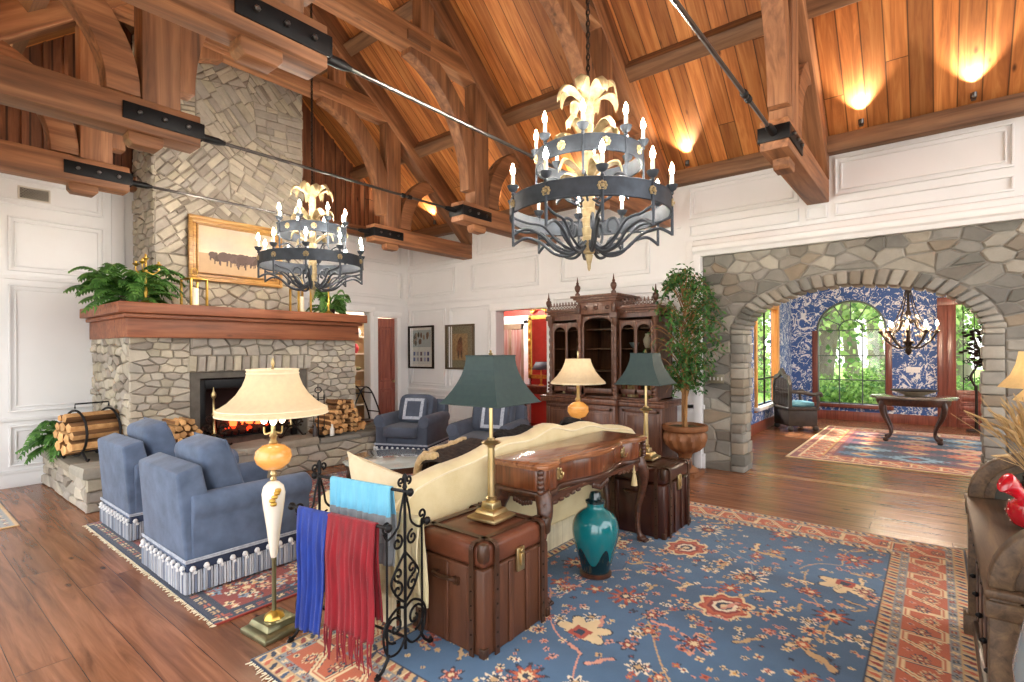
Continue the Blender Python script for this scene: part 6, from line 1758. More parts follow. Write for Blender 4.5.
for cx, cy, rx, ry, c in ((.5,.6,.16,.2,'5c3020'),(.48,.4,.2,.22,'6e4228'),(.55,.78,.09,.09,'4a2a1c'),(.4,.22,.05,.16,'3c2418'),(.6,.22,.05,.16,'3c2418')): a2[((u-cx)/rx)**2+((v-cy)/ry)**2 < 1] = np.array(lin(c))
picture('dark-framed olive-matted picture of a brown figure, second from the room corner on the panelled wall', 6.68, 7.44, 1.26, 2.12, wood('dark_olive_frame', '3a2f20', '5a4a34', '6d5b40', 2, 2, .4, knots=False), '6d6750', a2, .14)

# ------------------------------------------------------------------ red room beyond the second doorway
struct(MB().box(9.3, 9.4, 4.2, 9.4, 0, 2.9).build('wall_red', M['red']))
struct(MB().box(W+.2, 9.4, 9.2, 9.3, 0, 2.9).build('wall_red_side', M['red'])); struct(MB().box(W+.2, 9.4, 4.1, 4.2, 0, 2.9).build('wall_red_end', M['red']))
struct(MB().box(W+.2,W+.22,6.28,9.2,0,2.9).build('wall_red_back', M['red']))
struct(MB().box(W+.2, 9.4, 4.1, 9.3, 2.9, 2.95).build('ceiling_red', M['white']))
m = MB()
for y0, y1, z0, z1 in ((7.0,7.16,0,2.3),(7.98,8.14,0,2.3),(7.0,8.14,2.22,2.4)): m.box(9.25,9.3,y0,y1,z0,z1)
struct(m.build('trim_16', M['whitetrim'], bevel=.004))
d = thing('door_2', None, None, (9.28, 7.16, 0)); d['kind'] = 'structure'
m = MB()
for y0, y1, z0, z1 in ((0,.08,0,2.22),(.74,.82,0,2.22),(0,.82,2.1,2.22),(0,.82,0,.25),(.37,.45,.25,2.1)): m.box(-.02,.02,y0,y1,z0,z1)
m.build('door_frame', plain('taupe_door_frame', '8a7560', .5, c2='76634f'), d)
MB().box(-.004,.004,.08,.74,.25,2.1).build('glass_pane', plain('curtained_glass', 'a9a098', .2, c2='8c4a42', vs=3, stretch=(1,5,.3)), d)
ml = bpy.data.lights.new('red_room_light', 'POINT'); ml.energy = 60; ml.color = (1,.85,.7); ml.shadow_soft_size = .12
gm_ = thing('wall_mirror', 'tall narrow gilt mirror with carved crest on the red wall beyond the doorway', 'mirror', (9.26, 6.72, 0))
m = MB()
for y0, y1, z0, z1 in ((-.3,-.22,1.0,2.35),(.22,.3,1.0,2.35),(-.3,.3,1.0,1.08),(-.3,.3,2.3,2.38)): m.box(-.03,.03,y0,y1,z0,z1)
for k in range(9):
    a = R_(20*k+10); m.tube(spiral((-.02,.2*math.cos(a),2.44+.12*math.sin(a)), .05, .012, a, 1.2, 14, 'yz'), .013, 6)
for k in range(7):
    for y in (-.26,.26): m.sq((-.04,y,1.1+.18*k), (.02,.03,.06), .8, .8, 8)
m.build('gilt_frame', M['gold'], gm_, smooth=True)
MB().box(-.01,.01,-.22,.22,1.08,2.3).build('mirror_glass', plain('mirror_silver', 'd8d4cc', .04, 1), gm_)
hc_ = thing('hall_console', 'small dark console under the gilt mirror in the red room', 'console table', (9.0, 6.6, 0))
m = MB(); m.box(-.2,.2,-.5,.5,.82,.87); m.box(-.17,.17,-.46,.46,.7,.82); m.build('top', M['walnut'], hc_, bevel=.005)
for x in (-.15,.15):
    for y in (-.43,.43): MB().tube(spline([(x,y,.7),(x-.03,y,.5),(x+.01,y,.25),(x,y,.01)], 5), .03, 8).build('leg', M['walnut'], hc_, smooth=True)
hl = thing('table_lamp', 'small lamp with slate shade on the console in the red room', 'lamp', (9.0, 6.5, .872))
MB().lathe([(.06,0),(.05,.02),(.015,.04),(.03,.12),(.015,.2),(.01,.36)], 16).build('base', M['gold'], hl, smooth=True)
s_ = MB(); s_.lathe([(.2,.34),(.12,.5)], 28, caps=False); q = s_.build('shade', plain('slate_shade', '59616b', .6, c2='4b525c'), hl, smooth=True); mm = q.modifiers.new('t','SOLIDIFY'); mm.thickness = .004
MB().sq((0,0,.4), (.025,.025,.04), 1, 1, 10).build('bulb', M['bulbs'], hl)

# ------------------------------------------------------------------ passage beyond the arch
FY, FX, FZ = 2.68, 14.0, 3.3
def wallpaper(name):
    m, nt, b = nodes(name)
    vec = coords(nt, (1,1,1), False)
    nz = noise(nt, vec, 2.6, 3, .55, 1.0); nz2 = noise(nt, vec, 9, 3, .6, .8)
    wv = N(nt, 'ShaderNodeTexVoronoi', feature='F1'); wv.inputs['Scale'].default_value = 8.5
    vm = N(nt, 'ShaderNodeVectorMath', operation='MULTIPLY_ADD'); vm.inputs[1].default_value = (.5,.5,.5)
    nt.links.new(nz2.outputs['Color'], vm.inputs[0]); nt.links.new(vec, vm.inputs[2]); nt.links.new(vm.outputs[0], wv.inputs['Vector'])
    r1 = ramp(nt, [(.31, (1,1,1)), (.35, (0,0,0))]); nt.links.new(wv.outputs['Distance'], r1.inputs[0])
    r2 = ramp(nt, [(.483, (0,0,0)), (.49, (1,1,1)), (.51, (1,1,1)), (.517, (0,0,0))]); nt.links.new(nz.outputs[0], r2.inputs[0])
    mx = N(nt, 'ShaderNodeMath', operation='MAXIMUM'); nt.links.new(r1.outputs[0], mx.inputs[0]); nt.links.new(r2.outputs[0], mx.inputs[1])
    cr = ramp(nt, [(0, lin('30589a')), (1, lin('e2e6ea'))]); nt.links.new(mx.outputs[0], cr.inputs[0])
    nt.links.new(cr.outputs[0], b.inputs['Base Color']); b.inputs['Roughness'].default_value = .6; return m
M['paper'] = wallpaper('blue_foliage_wallpaper')
wy, wr, wz0, wzs = 1.48, .66, .36, 2.04     # arched window centre, half width, sill, spring
t = .12
hole = [(wy-wr,wz0),(wy-wr,wzs)]+[(wy+wr*math.cos(R_(180-9*k)), wzs+wr*math.sin(R_(180-9*k))) for k in range(1,10)]
left = hole+[(wy,wzs+wr),(wy,FZ),(-.04,FZ),(-.04,0),(wy,0),(wy,wz0)]
hr = [(wy,wzs+wr)]+[(wy+wr*math.cos(R_(90-9*k)), wzs+wr*math.sin(R_(90-9*k))) for k in range(1,10)]+[(wy+wr,wzs),(wy+wr,wz0),(wy,wz0),(wy,0),(FY+t,0),(FY+t,FZ),(wy,FZ)]
struct(MB().prism(left, FX, FX+t, 'yz').prism(hr, FX, FX+t, 'yz').build('wall_far', M['paper']))
struct(MB().box(FX, FX+t, -2.1, -.04, 2.62, FZ).box(FX, FX+t, -4, -2.1, 0, FZ).build('wall_far_side', M['paper']))
lwx = (10.75, 12.45, .5, 2.48)
m = MB(); m.box(XB-.02,lwx[0],FY,FY+t,0,FZ).box(lwx[1],FX,FY,FY+t,0,FZ).box(lwx[0],lwx[1],FY,FY+t,0,lwx[2]).box(lwx[0],lwx[1],FY,FY+t,lwx[3],FZ)
struct(m.build('wall_passage', M['paper']))
struct(MB().box(XB-.02,8.2,-4.1,-4,0,FZ).box(13.4,FX+t,-4.1,-4,0,FZ).box(8.2,13.4,-4.1,-4,0,.3).box(8.2,13.4,-4.1,-4,2.9,FZ).build('wall_passage_end', M['paper'])); struct(MB().box(W+.2,FX+t,-4.1,FY+t,FZ,FZ+.06).build('ceiling_passage', M['white']))  # unseen end wall, opened wide to let daylight brighten the passage
m = MB(); m.box(FX-.025,FX,-.04,FY,0,.2).box(XB,FX,FY-.025,FY,0,.2); struct(m.build('baseboard_far', M['reddoor'], bevel=.004))
# arched window
w1 = thing('window_1', None, None, (FX, wy, 0)); w1['kind'] = 'structure'
m = MB(); cw = .1
m.box(-.03,.03,-wr-cw,-wr+.012,wz0-.02,wzs); m.box(-.03,.03,wr-.012,wr+cw,wz0-.02,wzs)
m.build('window_casing', M['reddoor'], w1, bevel=.005)
m = MB(); m.band(arc(0,wzs,wr-.025,wr-.025,0,180,28), arc(0,wzs,wr+.012,wr+.012,0,180,28), -.02,.1,'yz')
for y in (-wr+.0,wr-.03): m.box(-.02,.1,y,y+.03,wz0,wzs)
for y in (-wr/3,wr/3): m.box(.0,.05,y-.011,y+.011,wz0,wzs+.0)
for z in (wz0+.02,wz0+.55,wz0+1.1,wzs): m.box(.0,.05,-wr,wr,z-.011,z+.011)
m.band(arc(0,wzs,.22,.22,0,180,16), arc(0,wzs,.244,.244,0,180,16), 0,.05,'yz')
for a in range(30,180,30): m.tube([(.025,.23*math.cos(R_(a)),wzs+.23*math.sin(R_(a))),(.025,(wr-.01)*math.cos(R_(a)),wzs+(wr-.01)*math.sin(R_(a)))], .012, 6)
m.build('muntin', plain('grey_green_muntin', '56625c', .5, c2='48524d'), w1)
m = MB(); m.prism([(-wr,wz0),(wr,wz0)]+arc(0,wzs,wr,wr,0,180,24), .022,.028,'yz'); m.build('glass_pane', M['clear'], w1)
m = MB(); m.box(-.09,.02,-wr-.13,wr+.13,wz0-.08,wz0); m.build('window_sill', M['reddoor'], w1, bevel=.006)
# side window
M['honey'] = wood('honey_window_frame', '9a6a30', 'b98443', 'd09d5a', 2, 2, .4, knots=False)
w2 = thing('window_2', None, None, (0, FY, 0)); w2['kind'] = 'structure'
m = MB()
for x0,x1,z0,z1 in ((lwx[0]-.1,lwx[0]+.012,lwx[2]-.1,lwx[3]+.1),(lwx[1]-.012,lwx[1]+.14,lwx[2]-.1,lwx[3]+.1),(lwx[0]+.012,lwx[1]-.012,lwx[3]-.012,lwx[3]+.095)): m.box(x0,x1,-.04,.1,z0,z1)
m.build('window_casing', M['honey'], w2, bevel=.006)
m = MB(); m.box(lwx[0]-.12,lwx[1]+.16,-.1,.1,lwx[2]-.07,lwx[2]); m.build('window_sill', M['whitetrim'], w2, bevel=.006)
m = MB(); m.box(lwx[0],lwx[1],.03,.06,1.0,1.03)
for x in (11.6,): m.box(x-.015,x+.015,.03,.06,lwx[2],lwx[3])
m.build('muntin', M['hingedark'], w2); MB().box(lwx[0],lwx[1],.05,.056,lwx[2],lwx[3]).build('glass_pane', M['clear'], w2)
# entrance door unit with wrought-iron sidelight
d3 = thing('door_3', None, None, (FX, 0, 0)); d3['kind'] = 'structure'
m = MB()
for y0,y1,z0,z1 in ((-.2,-.04,0,2.66),(-.34,-.2,0,2.66),(-1.06,-.94,0,2.66),(-2.1,-2.0,0,2.66),(-2.1,-.04,2.5,2.66)): m.box(-.06-.004*(y0 == -2.1)-.006*(z0 > 1),.1,y0,y1,z0,z1)
m.box(-.03,.1,-.94,-.34,0,.76); m.build('door_frame', M['reddoor'], d3, bevel=.008)
m = MB()
for z0,z1 in ((.06,.24),(.3,.48),(.5,.7)): mould(m,'x',-.03,-1,-.9,-.38,z0,z1,.02,.015); m.box(-.042,-.03,-.86,-.42,z0+.04,z1-.04)
m.build('door_panel', M['reddoor'], d3, bevel=.003)
m = MB()
for y in (-.45,-.62,-.8): m.tube([(0,y,.76),(0,y,2.5)], .009, 6)
for z in (1.0,1.35,1.7,2.05,2.35):
    for y in (-.53,-.72):
        for q in (-1,1): m.tube(spiral((0,y+q*.035,z), .06, .012, R_(90 if q > 0 else 90), 1.2*q, 18, 'yz'), .008, 5)
m.build('iron_scroll', M['black'], d3)
MB().box(.03,.036,-.94,-.34,.76,2.5).build('glass_pane', M['clear'], d3)
m = MB(); m.box(0,.05,-2.0,-1.06,.02,2.5); m.build('door_leaf', M['reddoor'], d3)
# oval table
ot = thing('foyer_table', 'oval dark carved table on cabriole legs standing on the violet rug beyond the arch', 'table', (11.3, .30, .012))
MB().lathe([(.56,.74),(.6,.75),(.6,.775),(.58,.785)], 48, sx=.9, sy=1.02).build('tabletop', plain('top_grey_reflection', '7d6f68', .12, c2='64574f', vs=4, coat=.6), ot, smooth=True)  # grey reflection on the top is put into its base colour
MB().lathe([(.5,.63),(.52,.66),(.53,.735)], 48, sx=.85, sy=.98).build('apron', M['walnut'], ot, smooth=True)
for a in (55, 125, 235, 305):
    C_, S_ = math.cos(R_(a)), math.sin(R_(a)); P = [(C_*q*.82, S_*q*.97, z) for q, z in ((.47,.72),(.53,.62),(.5,.45),(.4,.25),(.38,.12),(.46,.04))]
    PP = spline(P, 5); m = MB(); m.tube(PP, [.06-.035*min(1, i/14) for i in range(len(PP))], 9); m.sq((P[-1][0], P[-1][1], .035), (.045,.045,.035), .8, .8, 10); m.build('leg', M['walnut'], ot, smooth=True, angle=180)
bw = thing('centre_bowl', 'wide pale shallow bowl in the middle of the oval table', 'bowl', (11.4, .28, .80))
MB().lathe([(.14,0),(.16,.015),(.28,.06),(.33,.085),(.32,.09),(.26,.07),(.05,.03)], 36).build('bowl', plain('pale_stone_bowl', 'c9bda6', .5, c2='a99c84', vs=9), bw, smooth=True)
MB().lathe([(.334,.08),(.342,.088),(.334,.094)], 36).build('bowl_rim', M['bronze'], bw, smooth=True)
# settle in the corner
se = thing('carved_settle', 'black carved settle with an aqua cushion in the corner under the side window', 'bench', (11.68, 2.2, 0), R_(37)); se.scale = (.62,1,1.1)
m = MB(); m.box(-.5,.5,-.3,.25,.1,.38); m.box(-.53,.53,-.33,.27,.38,.43); m.build('chest_seat', plain('ebonised_oak', '3b332f', .4, c2='241f1c', vs=9), se, bevel=.01)
E_ = bpy.data.materials['ebonised_oak']
m = MB(); m.band([(-.5,.43),(-.5,.8),(-.4,.92),(-.2,.95),(0,1.02),(.2,.95),(.4,.92),(.5,.8),(.5,.43)], [(-.55,.43),(-.55,.84),(-.43,.99),(-.2,1.02),(0,1.12),(.2,1.02),(.43,.99),(.55,.84),(.55,.43)], .2,.26)
for k in range(9): m.tube(spline([(-.44+.11*k,.23,.44),(-.41+.11*k,.23,.6),(-.46+.11*k,.23,.75),(-.43+.11*k,.23,.95)], 4), .02, 6)
for k in range(8): m.tube(spiral((-.385+.11*k,.23,.72), .05, .015, k, 1.3, 12), .013, 5)
m.build('carved_back', E_, se)
for s in (-1,1):
    m = MB(); m.tube(spline([(s*.52,.22,.72),(s*.54,0,.7),(s*.54,-.2,.66),(s*.54,-.34,.68),(s*.54,-.36,.62)], 5), .035, 8); m.tube(spline([(s*.52,-.28,.42),(s*.55,-.3,.52),(s*.53,-.28,.64)], 4), .03, 8); m.build('arm', E_, se, smooth=True)
    for y in (-.28,.2): MB().sq((s*.45,y,.05), (.06,.06,.05), .8, .8, 12).build('foot', E_, se, smooth=True)
cu = tag(MB().sq((0,0,0), (.22,.24,.05), .35, .25, 24).build('seat_cushion', plain('aqua_cushion', '6fa6b8', .8, c2='4d8296', vs=9), None, smooth=True, angle=180, loc=(11.72, 2.14, .525), rot=(0,0,R_(37))), 'aqua cushion lying on the black carved settle', 'cushion')
# crystal and bronze chandelier
k_ = thing('chandelier', 'bronze and crystal chandelier hanging over the oval table beyond the arch', 'chandelier', (10.6, .33, 1.52))
MB().lathe([(.01,-.02),(.04,.02),(.05,.06),(.03,.1),(.05,.16),(.08,.2),(.03,.25),(.025,.6),(.05,.65),(.02,.72),(.012,1.7)], 16).build('stem', M['bronze'], k_, smooth=True)
for k in range(10):
    a = 2*PI*k/10; C_, S_ = math.cos(a), math.sin(a); P = lambda q, z: (q*C_, q*S_, z)
    m = MB(); m.tube(spline([P(.04,.12),P(.14,.1),P(.28,.2),P(.36,.32),P(.38,.36)], 5), .014, 6); m.tube(spline([P(.04,.5),P(.12,.55),P(.2,.42),P(.3,.36),P(.36,.34)], 5), .011, 6); m.tube(spline([P(.03,1.05),P(.1,.75),P(.2,.5),P(.28,.38)], 5), .007, 5); m.build('arm', M['bronze'], k_, smooth=True)
    cpp = MB().lathe([(.01,.33),(.04,.37),(.038,.375),(.012,.38)], 10, (.38*C_,.38*S_,0)).build('candle_cup', M['bronze'], k_, smooth=True)
    MB().lathe([(.013,.375),(.013,.45)], 8, (.38*C_,.38*S_,0)).build('candle_sleeve', plain('tan_sleeve', 'c9a877', .6) if k == 0 else bpy.data.materials['tan_sleeve'], cpp, smooth=True)
    MB().lathe([(.006,.45),(.016,.475),(.008,.51),(.001,.53)], 8, (.38*C_,.38*S_,0)).build('bulb', emis('warm_bulb', 'ffe4c4', 900) if k == 0 else bpy.data.materials['warm_bulb'], cpp, smooth=True)
rn = random.Random(8); cm_ = plain('crystal', 'b3a796', .08, c2='8f8372', coat=1); c0 = None
for k in range(96):
    a = rn.uniform(0,6.28); q = rn.choice([.12,.2,.28,.34]); z = .15+.5*(1-q/.4)+rn.uniform(-.06,.12); 
    if c0 is None: c0 = MB().sq((0,0,0), (.015,.015,.026), 1, 1, 8).build('crystal_drop', cm_, k_); cd = c0
    else: cd = c0.copy(); COL.objects.link(cd)
    cd.location = (q*math.cos(a), q*math.sin(a), z)
# switch plates
def plate(label, loc, axis, w, h, mat):
    m = MB()
    if axis == 'x': m.box(-.008,0,-w/2,w/2,-h/2,h/2)
    else: m.box(-w/2,w/2,-.008,0,-h/2,h/2)
    o = m.build('switch_plate', mat, None, bevel=.002, loc=loc); tag(o, label, 'light switch')
    n = 4
    for k in range(n):
        s = MB(); y = -w/2+w*(k+.5)/n
        s.box(-.014,-.008,y-.006,y+.006,-.02,.02); s.build('toggle', M['white'], o)
plate('four-gang light switch plate on the stone pier behind the ficus', (W-.04, 2.26, 1.22), 'x', .2, .12, plain('bronze_plate', '8d8672', .4, .5))
plate('white switch plate on the blue wallpaper between the arched window and the door', (FX, .36, 1.16), 'x', .24, .12, M['whitetrim'])
# return-air grille on the white wall
vg = thing('wall_vent', 'patterned air vent grille high on the white wall left of the chimney', 'vent', (1.29, G, 3.56))
m = MB(); mould(m,'y',0,-1,-.15,.15,-.08,.08,.016,.012); m.build('frame', plain('vent_metal', 'cfc8bc', .5, c2='bdb5a8'), vg)
m = MB(); MB().box(-.14,.14,-.002,0,-.07,.07).build('dark_back', M['dark'], vg)  # dark sheet stands for the shade inside the vent
for k in range(9):
    for q in range(4): m.tube([(-.12+.03*k+.013*math.cos(R_(a)), -.006, -.05+.033*q+.013*math.sin(R_(a))) for a in range(0,360,60)], .003, 4, True)
m.build('lattice', bpy.data.materials['vent_metal'], vg)
# wall sconce inside the arch
sc = thing('wall_sconce', 'iron wall sconce with tan shade on the inner left jamb of the stone arch', 'wall lamp', (7.62, FY-.02-.0, 1.62))
sc.location = (8.5, FY-.002, 1.55)
m = MB(); m.lathe([(.05,0),(.05,.015),(.02,.03)], 14, M=Matrix.Rotation(PI/2, 3, 'X').to_4x4()); m.tube(spline([(0,-.02,0),(0,-.1,-.06),(0,-.16,0),(0,-.16,.08)], 5), .009, 6); m.tube(spiral((0,-.08,-.12), .05, .012, 0, 1.3, 16, 'yz'), .008, 5); m.build('bracket', M['bronze'], sc, smooth=True)
s_ = MB(); s_.lathe([(.075,.1),(.05,.22)], 20, (0,-.16,0), caps=False); s_.build('shade', M['shadeorange'], sc, smooth=True)
# iron plant stand silhouetted in the sidelight
pl = thing('flower_stand', 'dark sculpted iron flower stand by the entrance door sidelight', 'plant stand', (13.4, -.62, 0))
m = MB(); m.lathe([(.16,0),(.15,.03),(.03,.06),(.02,.9)], 14); m.tube(spline([(0,0,.85),(-.03,.08,1.05),(0,0,1.25),(.02,-.06,1.45),(0,.0,1.7),(0,.06,1.9)], 6), .022, 6); m.build('stem', M['bronze'], pl, smooth=True)
m = MB(); rn = random.Random(6)
for c in ((0,.02,1.85),(0,-.05,1.35),(0,.0,1.55)):
    for k in range(16): m.sq((c[0]+rn.gauss(0,.05), c[1]+rn.gauss(0,.09), c[2]+rn.gauss(0,.06)), (.045,.045,.03), .9, .9, 8)
m.build('blossom', M['bronze'], pl, smooth=True)

# ------------------------------------------------------------------ sideboard on the right
sbx0, sbx1, sby0, sby1, sbz = 2.42, 3.92, -.78, -.16, .78
sb_ = thing('sideboard', 'dark oak sideboard with round-arched end rails, carrying the red jug', 'sideboard', (3.17, -.45, 0))
hx_, hy_ = .75, .31
m = MB(); m.box(-hx_+.06,hx_-.06,-hy_,hy_-.06,.1,sbz-.03); m.build('carcass', M['sideboardd'], sb_, bevel=.006)
m = MB(); m.box(-hx_+.02,hx_-.02,-hy_,hy_-.02,.0,.1); m.build('plinth', M['sideboardd'], sb_, bevel=.008)
m = MB(); m.box(-hx_-.02,hx_+.02,-hy_,hy_+.012,sbz-.03,sbz); m.build('top', M['sideboard'], sb_, bevel=.008)
m = MB(); m.box(-hx_+.3,hx_-.25,-hy_+.1,hy_-.2,sbz,sbz+.006); m.build('inset_panel', plain('green_inset', '35402f', .4, c2='283224'), sb_)
for x in (-hx_+.02, hx_-.06):
    m = MB(); n = 20; r_ = .3
    m.band(arc(0,sbz,.245,.22,0,180,n), arc(0,sbz,.31,.28,0,180,n), x-.02,x+.06,'yz'); m.band(arc(0,sbz,.2,.18,0,180,n), arc(0,sbz,.25,.225,0,180,n), x-.005,x+.045,'yz'); ao = m.build('end_arch', M['sideboard'], sb_, bevel=.006)
    q = MB(); q.prism(arc(0,sbz,.24,.215,0,180,n), x+.01,x+.025,'yz'); q.build('arch_panel', plain('arch_infill', '47453a', .5, c2='35342b'), ao)
for k in range(5):
    x0 = -hx_+.08+k*.27; m = MB(); m.box(x0,x0+.25,hy_-.06,hy_-.035,.14,.5); m.box(x0+.04,x0+.21,hy_-.035,hy_-.028,.18,.46); do = m.build('door', M['sideboardd'], sb_, bevel=.004)
    m = MB().lathe([(.006,0),(.014,.02),(.006,.032),(.001,.034)], 10, (x0+.21,hy_-.035,.36), M=Matrix.Rotation(-PI/2, 3, 'X').to_4x4()).build('knob', M['black'], do, smooth=True)
    m = MB(); m.box(x0,x0+.25,hy_-.06,hy_-.035,.53,.72); dq = m.build('drawer', M['sideboardd'], sb_, bevel=.004)
    MB().lathe([(.006,0),(.014,.02),(.006,.032),(.001,.034)], 10, (x0+.125,hy_-.035,.63), M=Matrix.Rotation(-PI/2, 3, 'X').to_4x4()).build('knob', M['black'], dq, smooth=True)
for x in (-hx_+.03, hx_-.03):
    m = MB(); m.box(x-.035,x+.035,hy_-.08,hy_,0,.76); m.box(x-.045,x+.045,hy_-.09,hy_+.01,.68,.74); m.box(x-.05,x+.05,hy_-.09,hy_+.02,.0,.12); m.build('corner_post', M['sideboard'], sb_, bevel=.006)
# red jug, grass vase
rj = thing('red_vase', 'glossy red speckled jug vase standing on the sideboard', 'vase', (3.3, -.345, sbz+.008)); rj.scale = (.92,)*3
MB().lathe([(.05,0),(.085,.02),(.105,.07),(.095,.12),(.05,.155),(.03,.17)], 30).build('body', M['redglaze'], rj, smooth=True)
MB().tube(spline([(0,.02,.11),(-.02,.045,.155),(-.045,.07,.19),(-.075,.09,.215),(-.11,.115,.235)], 5), [.036,.034,.032,.031,.03,.03,.03,.031,.032,.034,.036,.038,.04,.042,.044,.046,.048,.05,.052,.05,.03], 12, flat=.6).build('spout', M['redglaze'], rj, smooth=True)
m = MB(); rn = random.Random(1)
for k in range(26): a, z = rn.uniform(0,6.28), rn.uniform(.03,.13); q = float(np.interp(z, [0,.02,.07,.12,.155], [.05,.085,.105,.095,.05])); m.sq((q*.985*math.cos(a), q*.985*math.sin(a), z), (.0045,.0045,.0045), 1, 1, 6)
m.build('speckle', M['ivory'], rj)
dg_ = thing('dried_grass', 'bunch of dried pampas grass in a pale pot behind the red jug', 'dried grass', (3.62, -.40, sbz+.008))
MB().lathe([(.05,0),(.08,.03),(.085,.1),(.06,.16),(.065,.18)], 24).build('pot', M['bronze'], dg_, smooth=True)
m = MB()
for k in range(150):
    a = rn.uniform(0,6.28); l = rn.uniform(.28,.5); t_ = abs(rn.gauss(0,.34)); d_ = Vector((math.sin(t_)*math.cos(a), math.sin(t_)*math.sin(a), math.cos(t_))); p = Vector((0,0,.15)); m.tag = rn.random()
    e = p+d_*l+Vector((d_.x*.06, d_.y*.06, -.03)); m.tube([p, p+d_*l*.5, e], [.0022,.002,.001], 3)
    if k % 2 == 0: m.tube([p+d_*l*.6, p+d_*l*.8, e], [.003,.009,.002], 4)
m.build('stalks', plain('dried_straw', 'c2a271', .9, c2='93754a', vs=12), dg_)
# two lamps and their stand against the stone
ls_ = thing('lamp_stand', 'dark side cabinet against the stone wall carrying the two tan lamps', 'cabinet', (5.0, -.72, 0))
m = MB(); m.box(-.42,.42,-.3,.28,.08,.7); m.box(-.45,.45,-.33,.31,.7,.74); m.box(-.4,.4,-.28,.26,0,.08); m.build('body', M['sideboardd'], ls_, bevel=.006)
def tanlamp(label, loc, s=1):
    r = thing('table_lamp', label, 'lamp', loc, 0, 'tan lamps by the stone wall')
    MB().lathe([(.07,-(loc[2]-.742)),(.075,.02),(.04,.04),(.1,.12),(.13,.22),(.1,.32),(.04,.38),(.02,.42),(.012,.5),(.01,.8)], 28).build('base', M['ambertan'], r, smooth=True)
    q = MB(); q.lathe([(.2,.52),(.18,.55),(.135,.61),(.105,.69),(.09,.78)], 40, caps=False, wob=lambda t, z: 1+.03*math.cos(8*t)*(1 if z < .6 else .5)); q.build('shade', M['shadeorange'], r, smooth=True)
    MB().sq((0,0,.62), (.03,.03,.05), 1, 1, 12).build('bulb', M['bulbs'], r)
    MB().lathe([(.003,.78),(.01,.8),(.003,.83)], 8).build('finial', M['brass'], r)
tanlamp('tan scalloped-shade lamp by the right stone pier, the taller one behind', (5.22, -.56, .80)); tanlamp('tan scalloped-shade lamp by the right stone pier, the lower one in front', (4.74, -.60, .742))
# big grey glazed vase in the near right corner
gv = MB().lathe([(.1,0),(.13,.02),(.18,.25),(.235,.5),(.25,.68),(.22,.84),(.15,.94),(.1,.98),(.11,1.02)], 44).build('floor_vase', plain('grey_blue_glaze', '8b979b', .25, c2='5f6d74', vs=2.5, coat=.6), None, smooth=True, loc=(2.08, -.42, 0)); tag(gv, 'large grey-blue glazed floor vase at the end of the dark sideboard', 'vase')
# ------------------------------------------------------------------ garden outside the windows
struct(MB().box(XL-30, 11, -40, 9.2, -.34, -.15).build('ground_neutral_bounce', plain('neutral_ground', 'b9b2a6', .9, c2='a39c90', vs=2)))  # unseen pale ground, added so lawn green doesn't bounce onto the walls
struct(tag(MB().box(11, 60, -40, 40, -.32, -.14).box(XL-30, 11, 9.2, 40, -.32, -.14).build('ground_lawn', plain('lawn', '7fa24a', .95, c2='577d33', vs=3, bm=.3))))
M['bush'] = leaf_mat('garden_leaf', '3d7430', 'a8d070', .6); M['treeleaf'] = leaf_mat('tree_leaf', '4c8038', 'c4e090', .6)
def bush(label, loc, r_, seed, mat='bush', n=2600, ls=.085):
    rn = random.Random(seed); m = MB()
    for k in range(n):
        d = Vector((rn.gauss(0,1), rn.gauss(0,1), rn.gauss(0,1))).normalized(); q = rn.uniform(.6,1.05)
        p = Vector((d.x*r_[0]*q, d.y*r_[1]*q, r_[2]+d.z*r_[2]*q)); e = Vector((rn.gauss(0,1), rn.gauss(0,1), rn.gauss(0,1))).normalized(); s = e.cross(d).normalized(); l = ls*rn.uniform(.7,1.5)
        m.tag = rn.random(); m.add([p, p+e*l*.5+s*l*.32, p+e*l, p+e*l*.5-s*l*.32], [(0,1,2,3)])
    o = m.build('garden_bush', M[mat]); o.location = loc; return tag(o, label, 'bush', 'bushes outside the windows')
for i, (x, y, r_, lb) in enumerate(((16.2,2.6,(.8,.8,.55),'green bush below the left panes of the arched window'),(16.4,1.3,(.9,.8,.5),'green bush below the right panes of the arched window'),(16.3,-.9,(.9,.8,.5),'green bush outside the entrance sidelight'),(18.5,3.6,(1.2,1.3,.8),'low leafy shrub behind the tree trunk outside the arched window'),(19,.8,(1.3,1.4,.75),'rounded shrub in mid garden seen through the arched window'),(12.6,5.4,(1.1,.8,.55),'green bush outside the side window'),(14.6,6.6,(1.2,1.1,.9),'taller shrub outside the side window'))):
    bush(lb, (x, y, -.14), r_, 20+i)
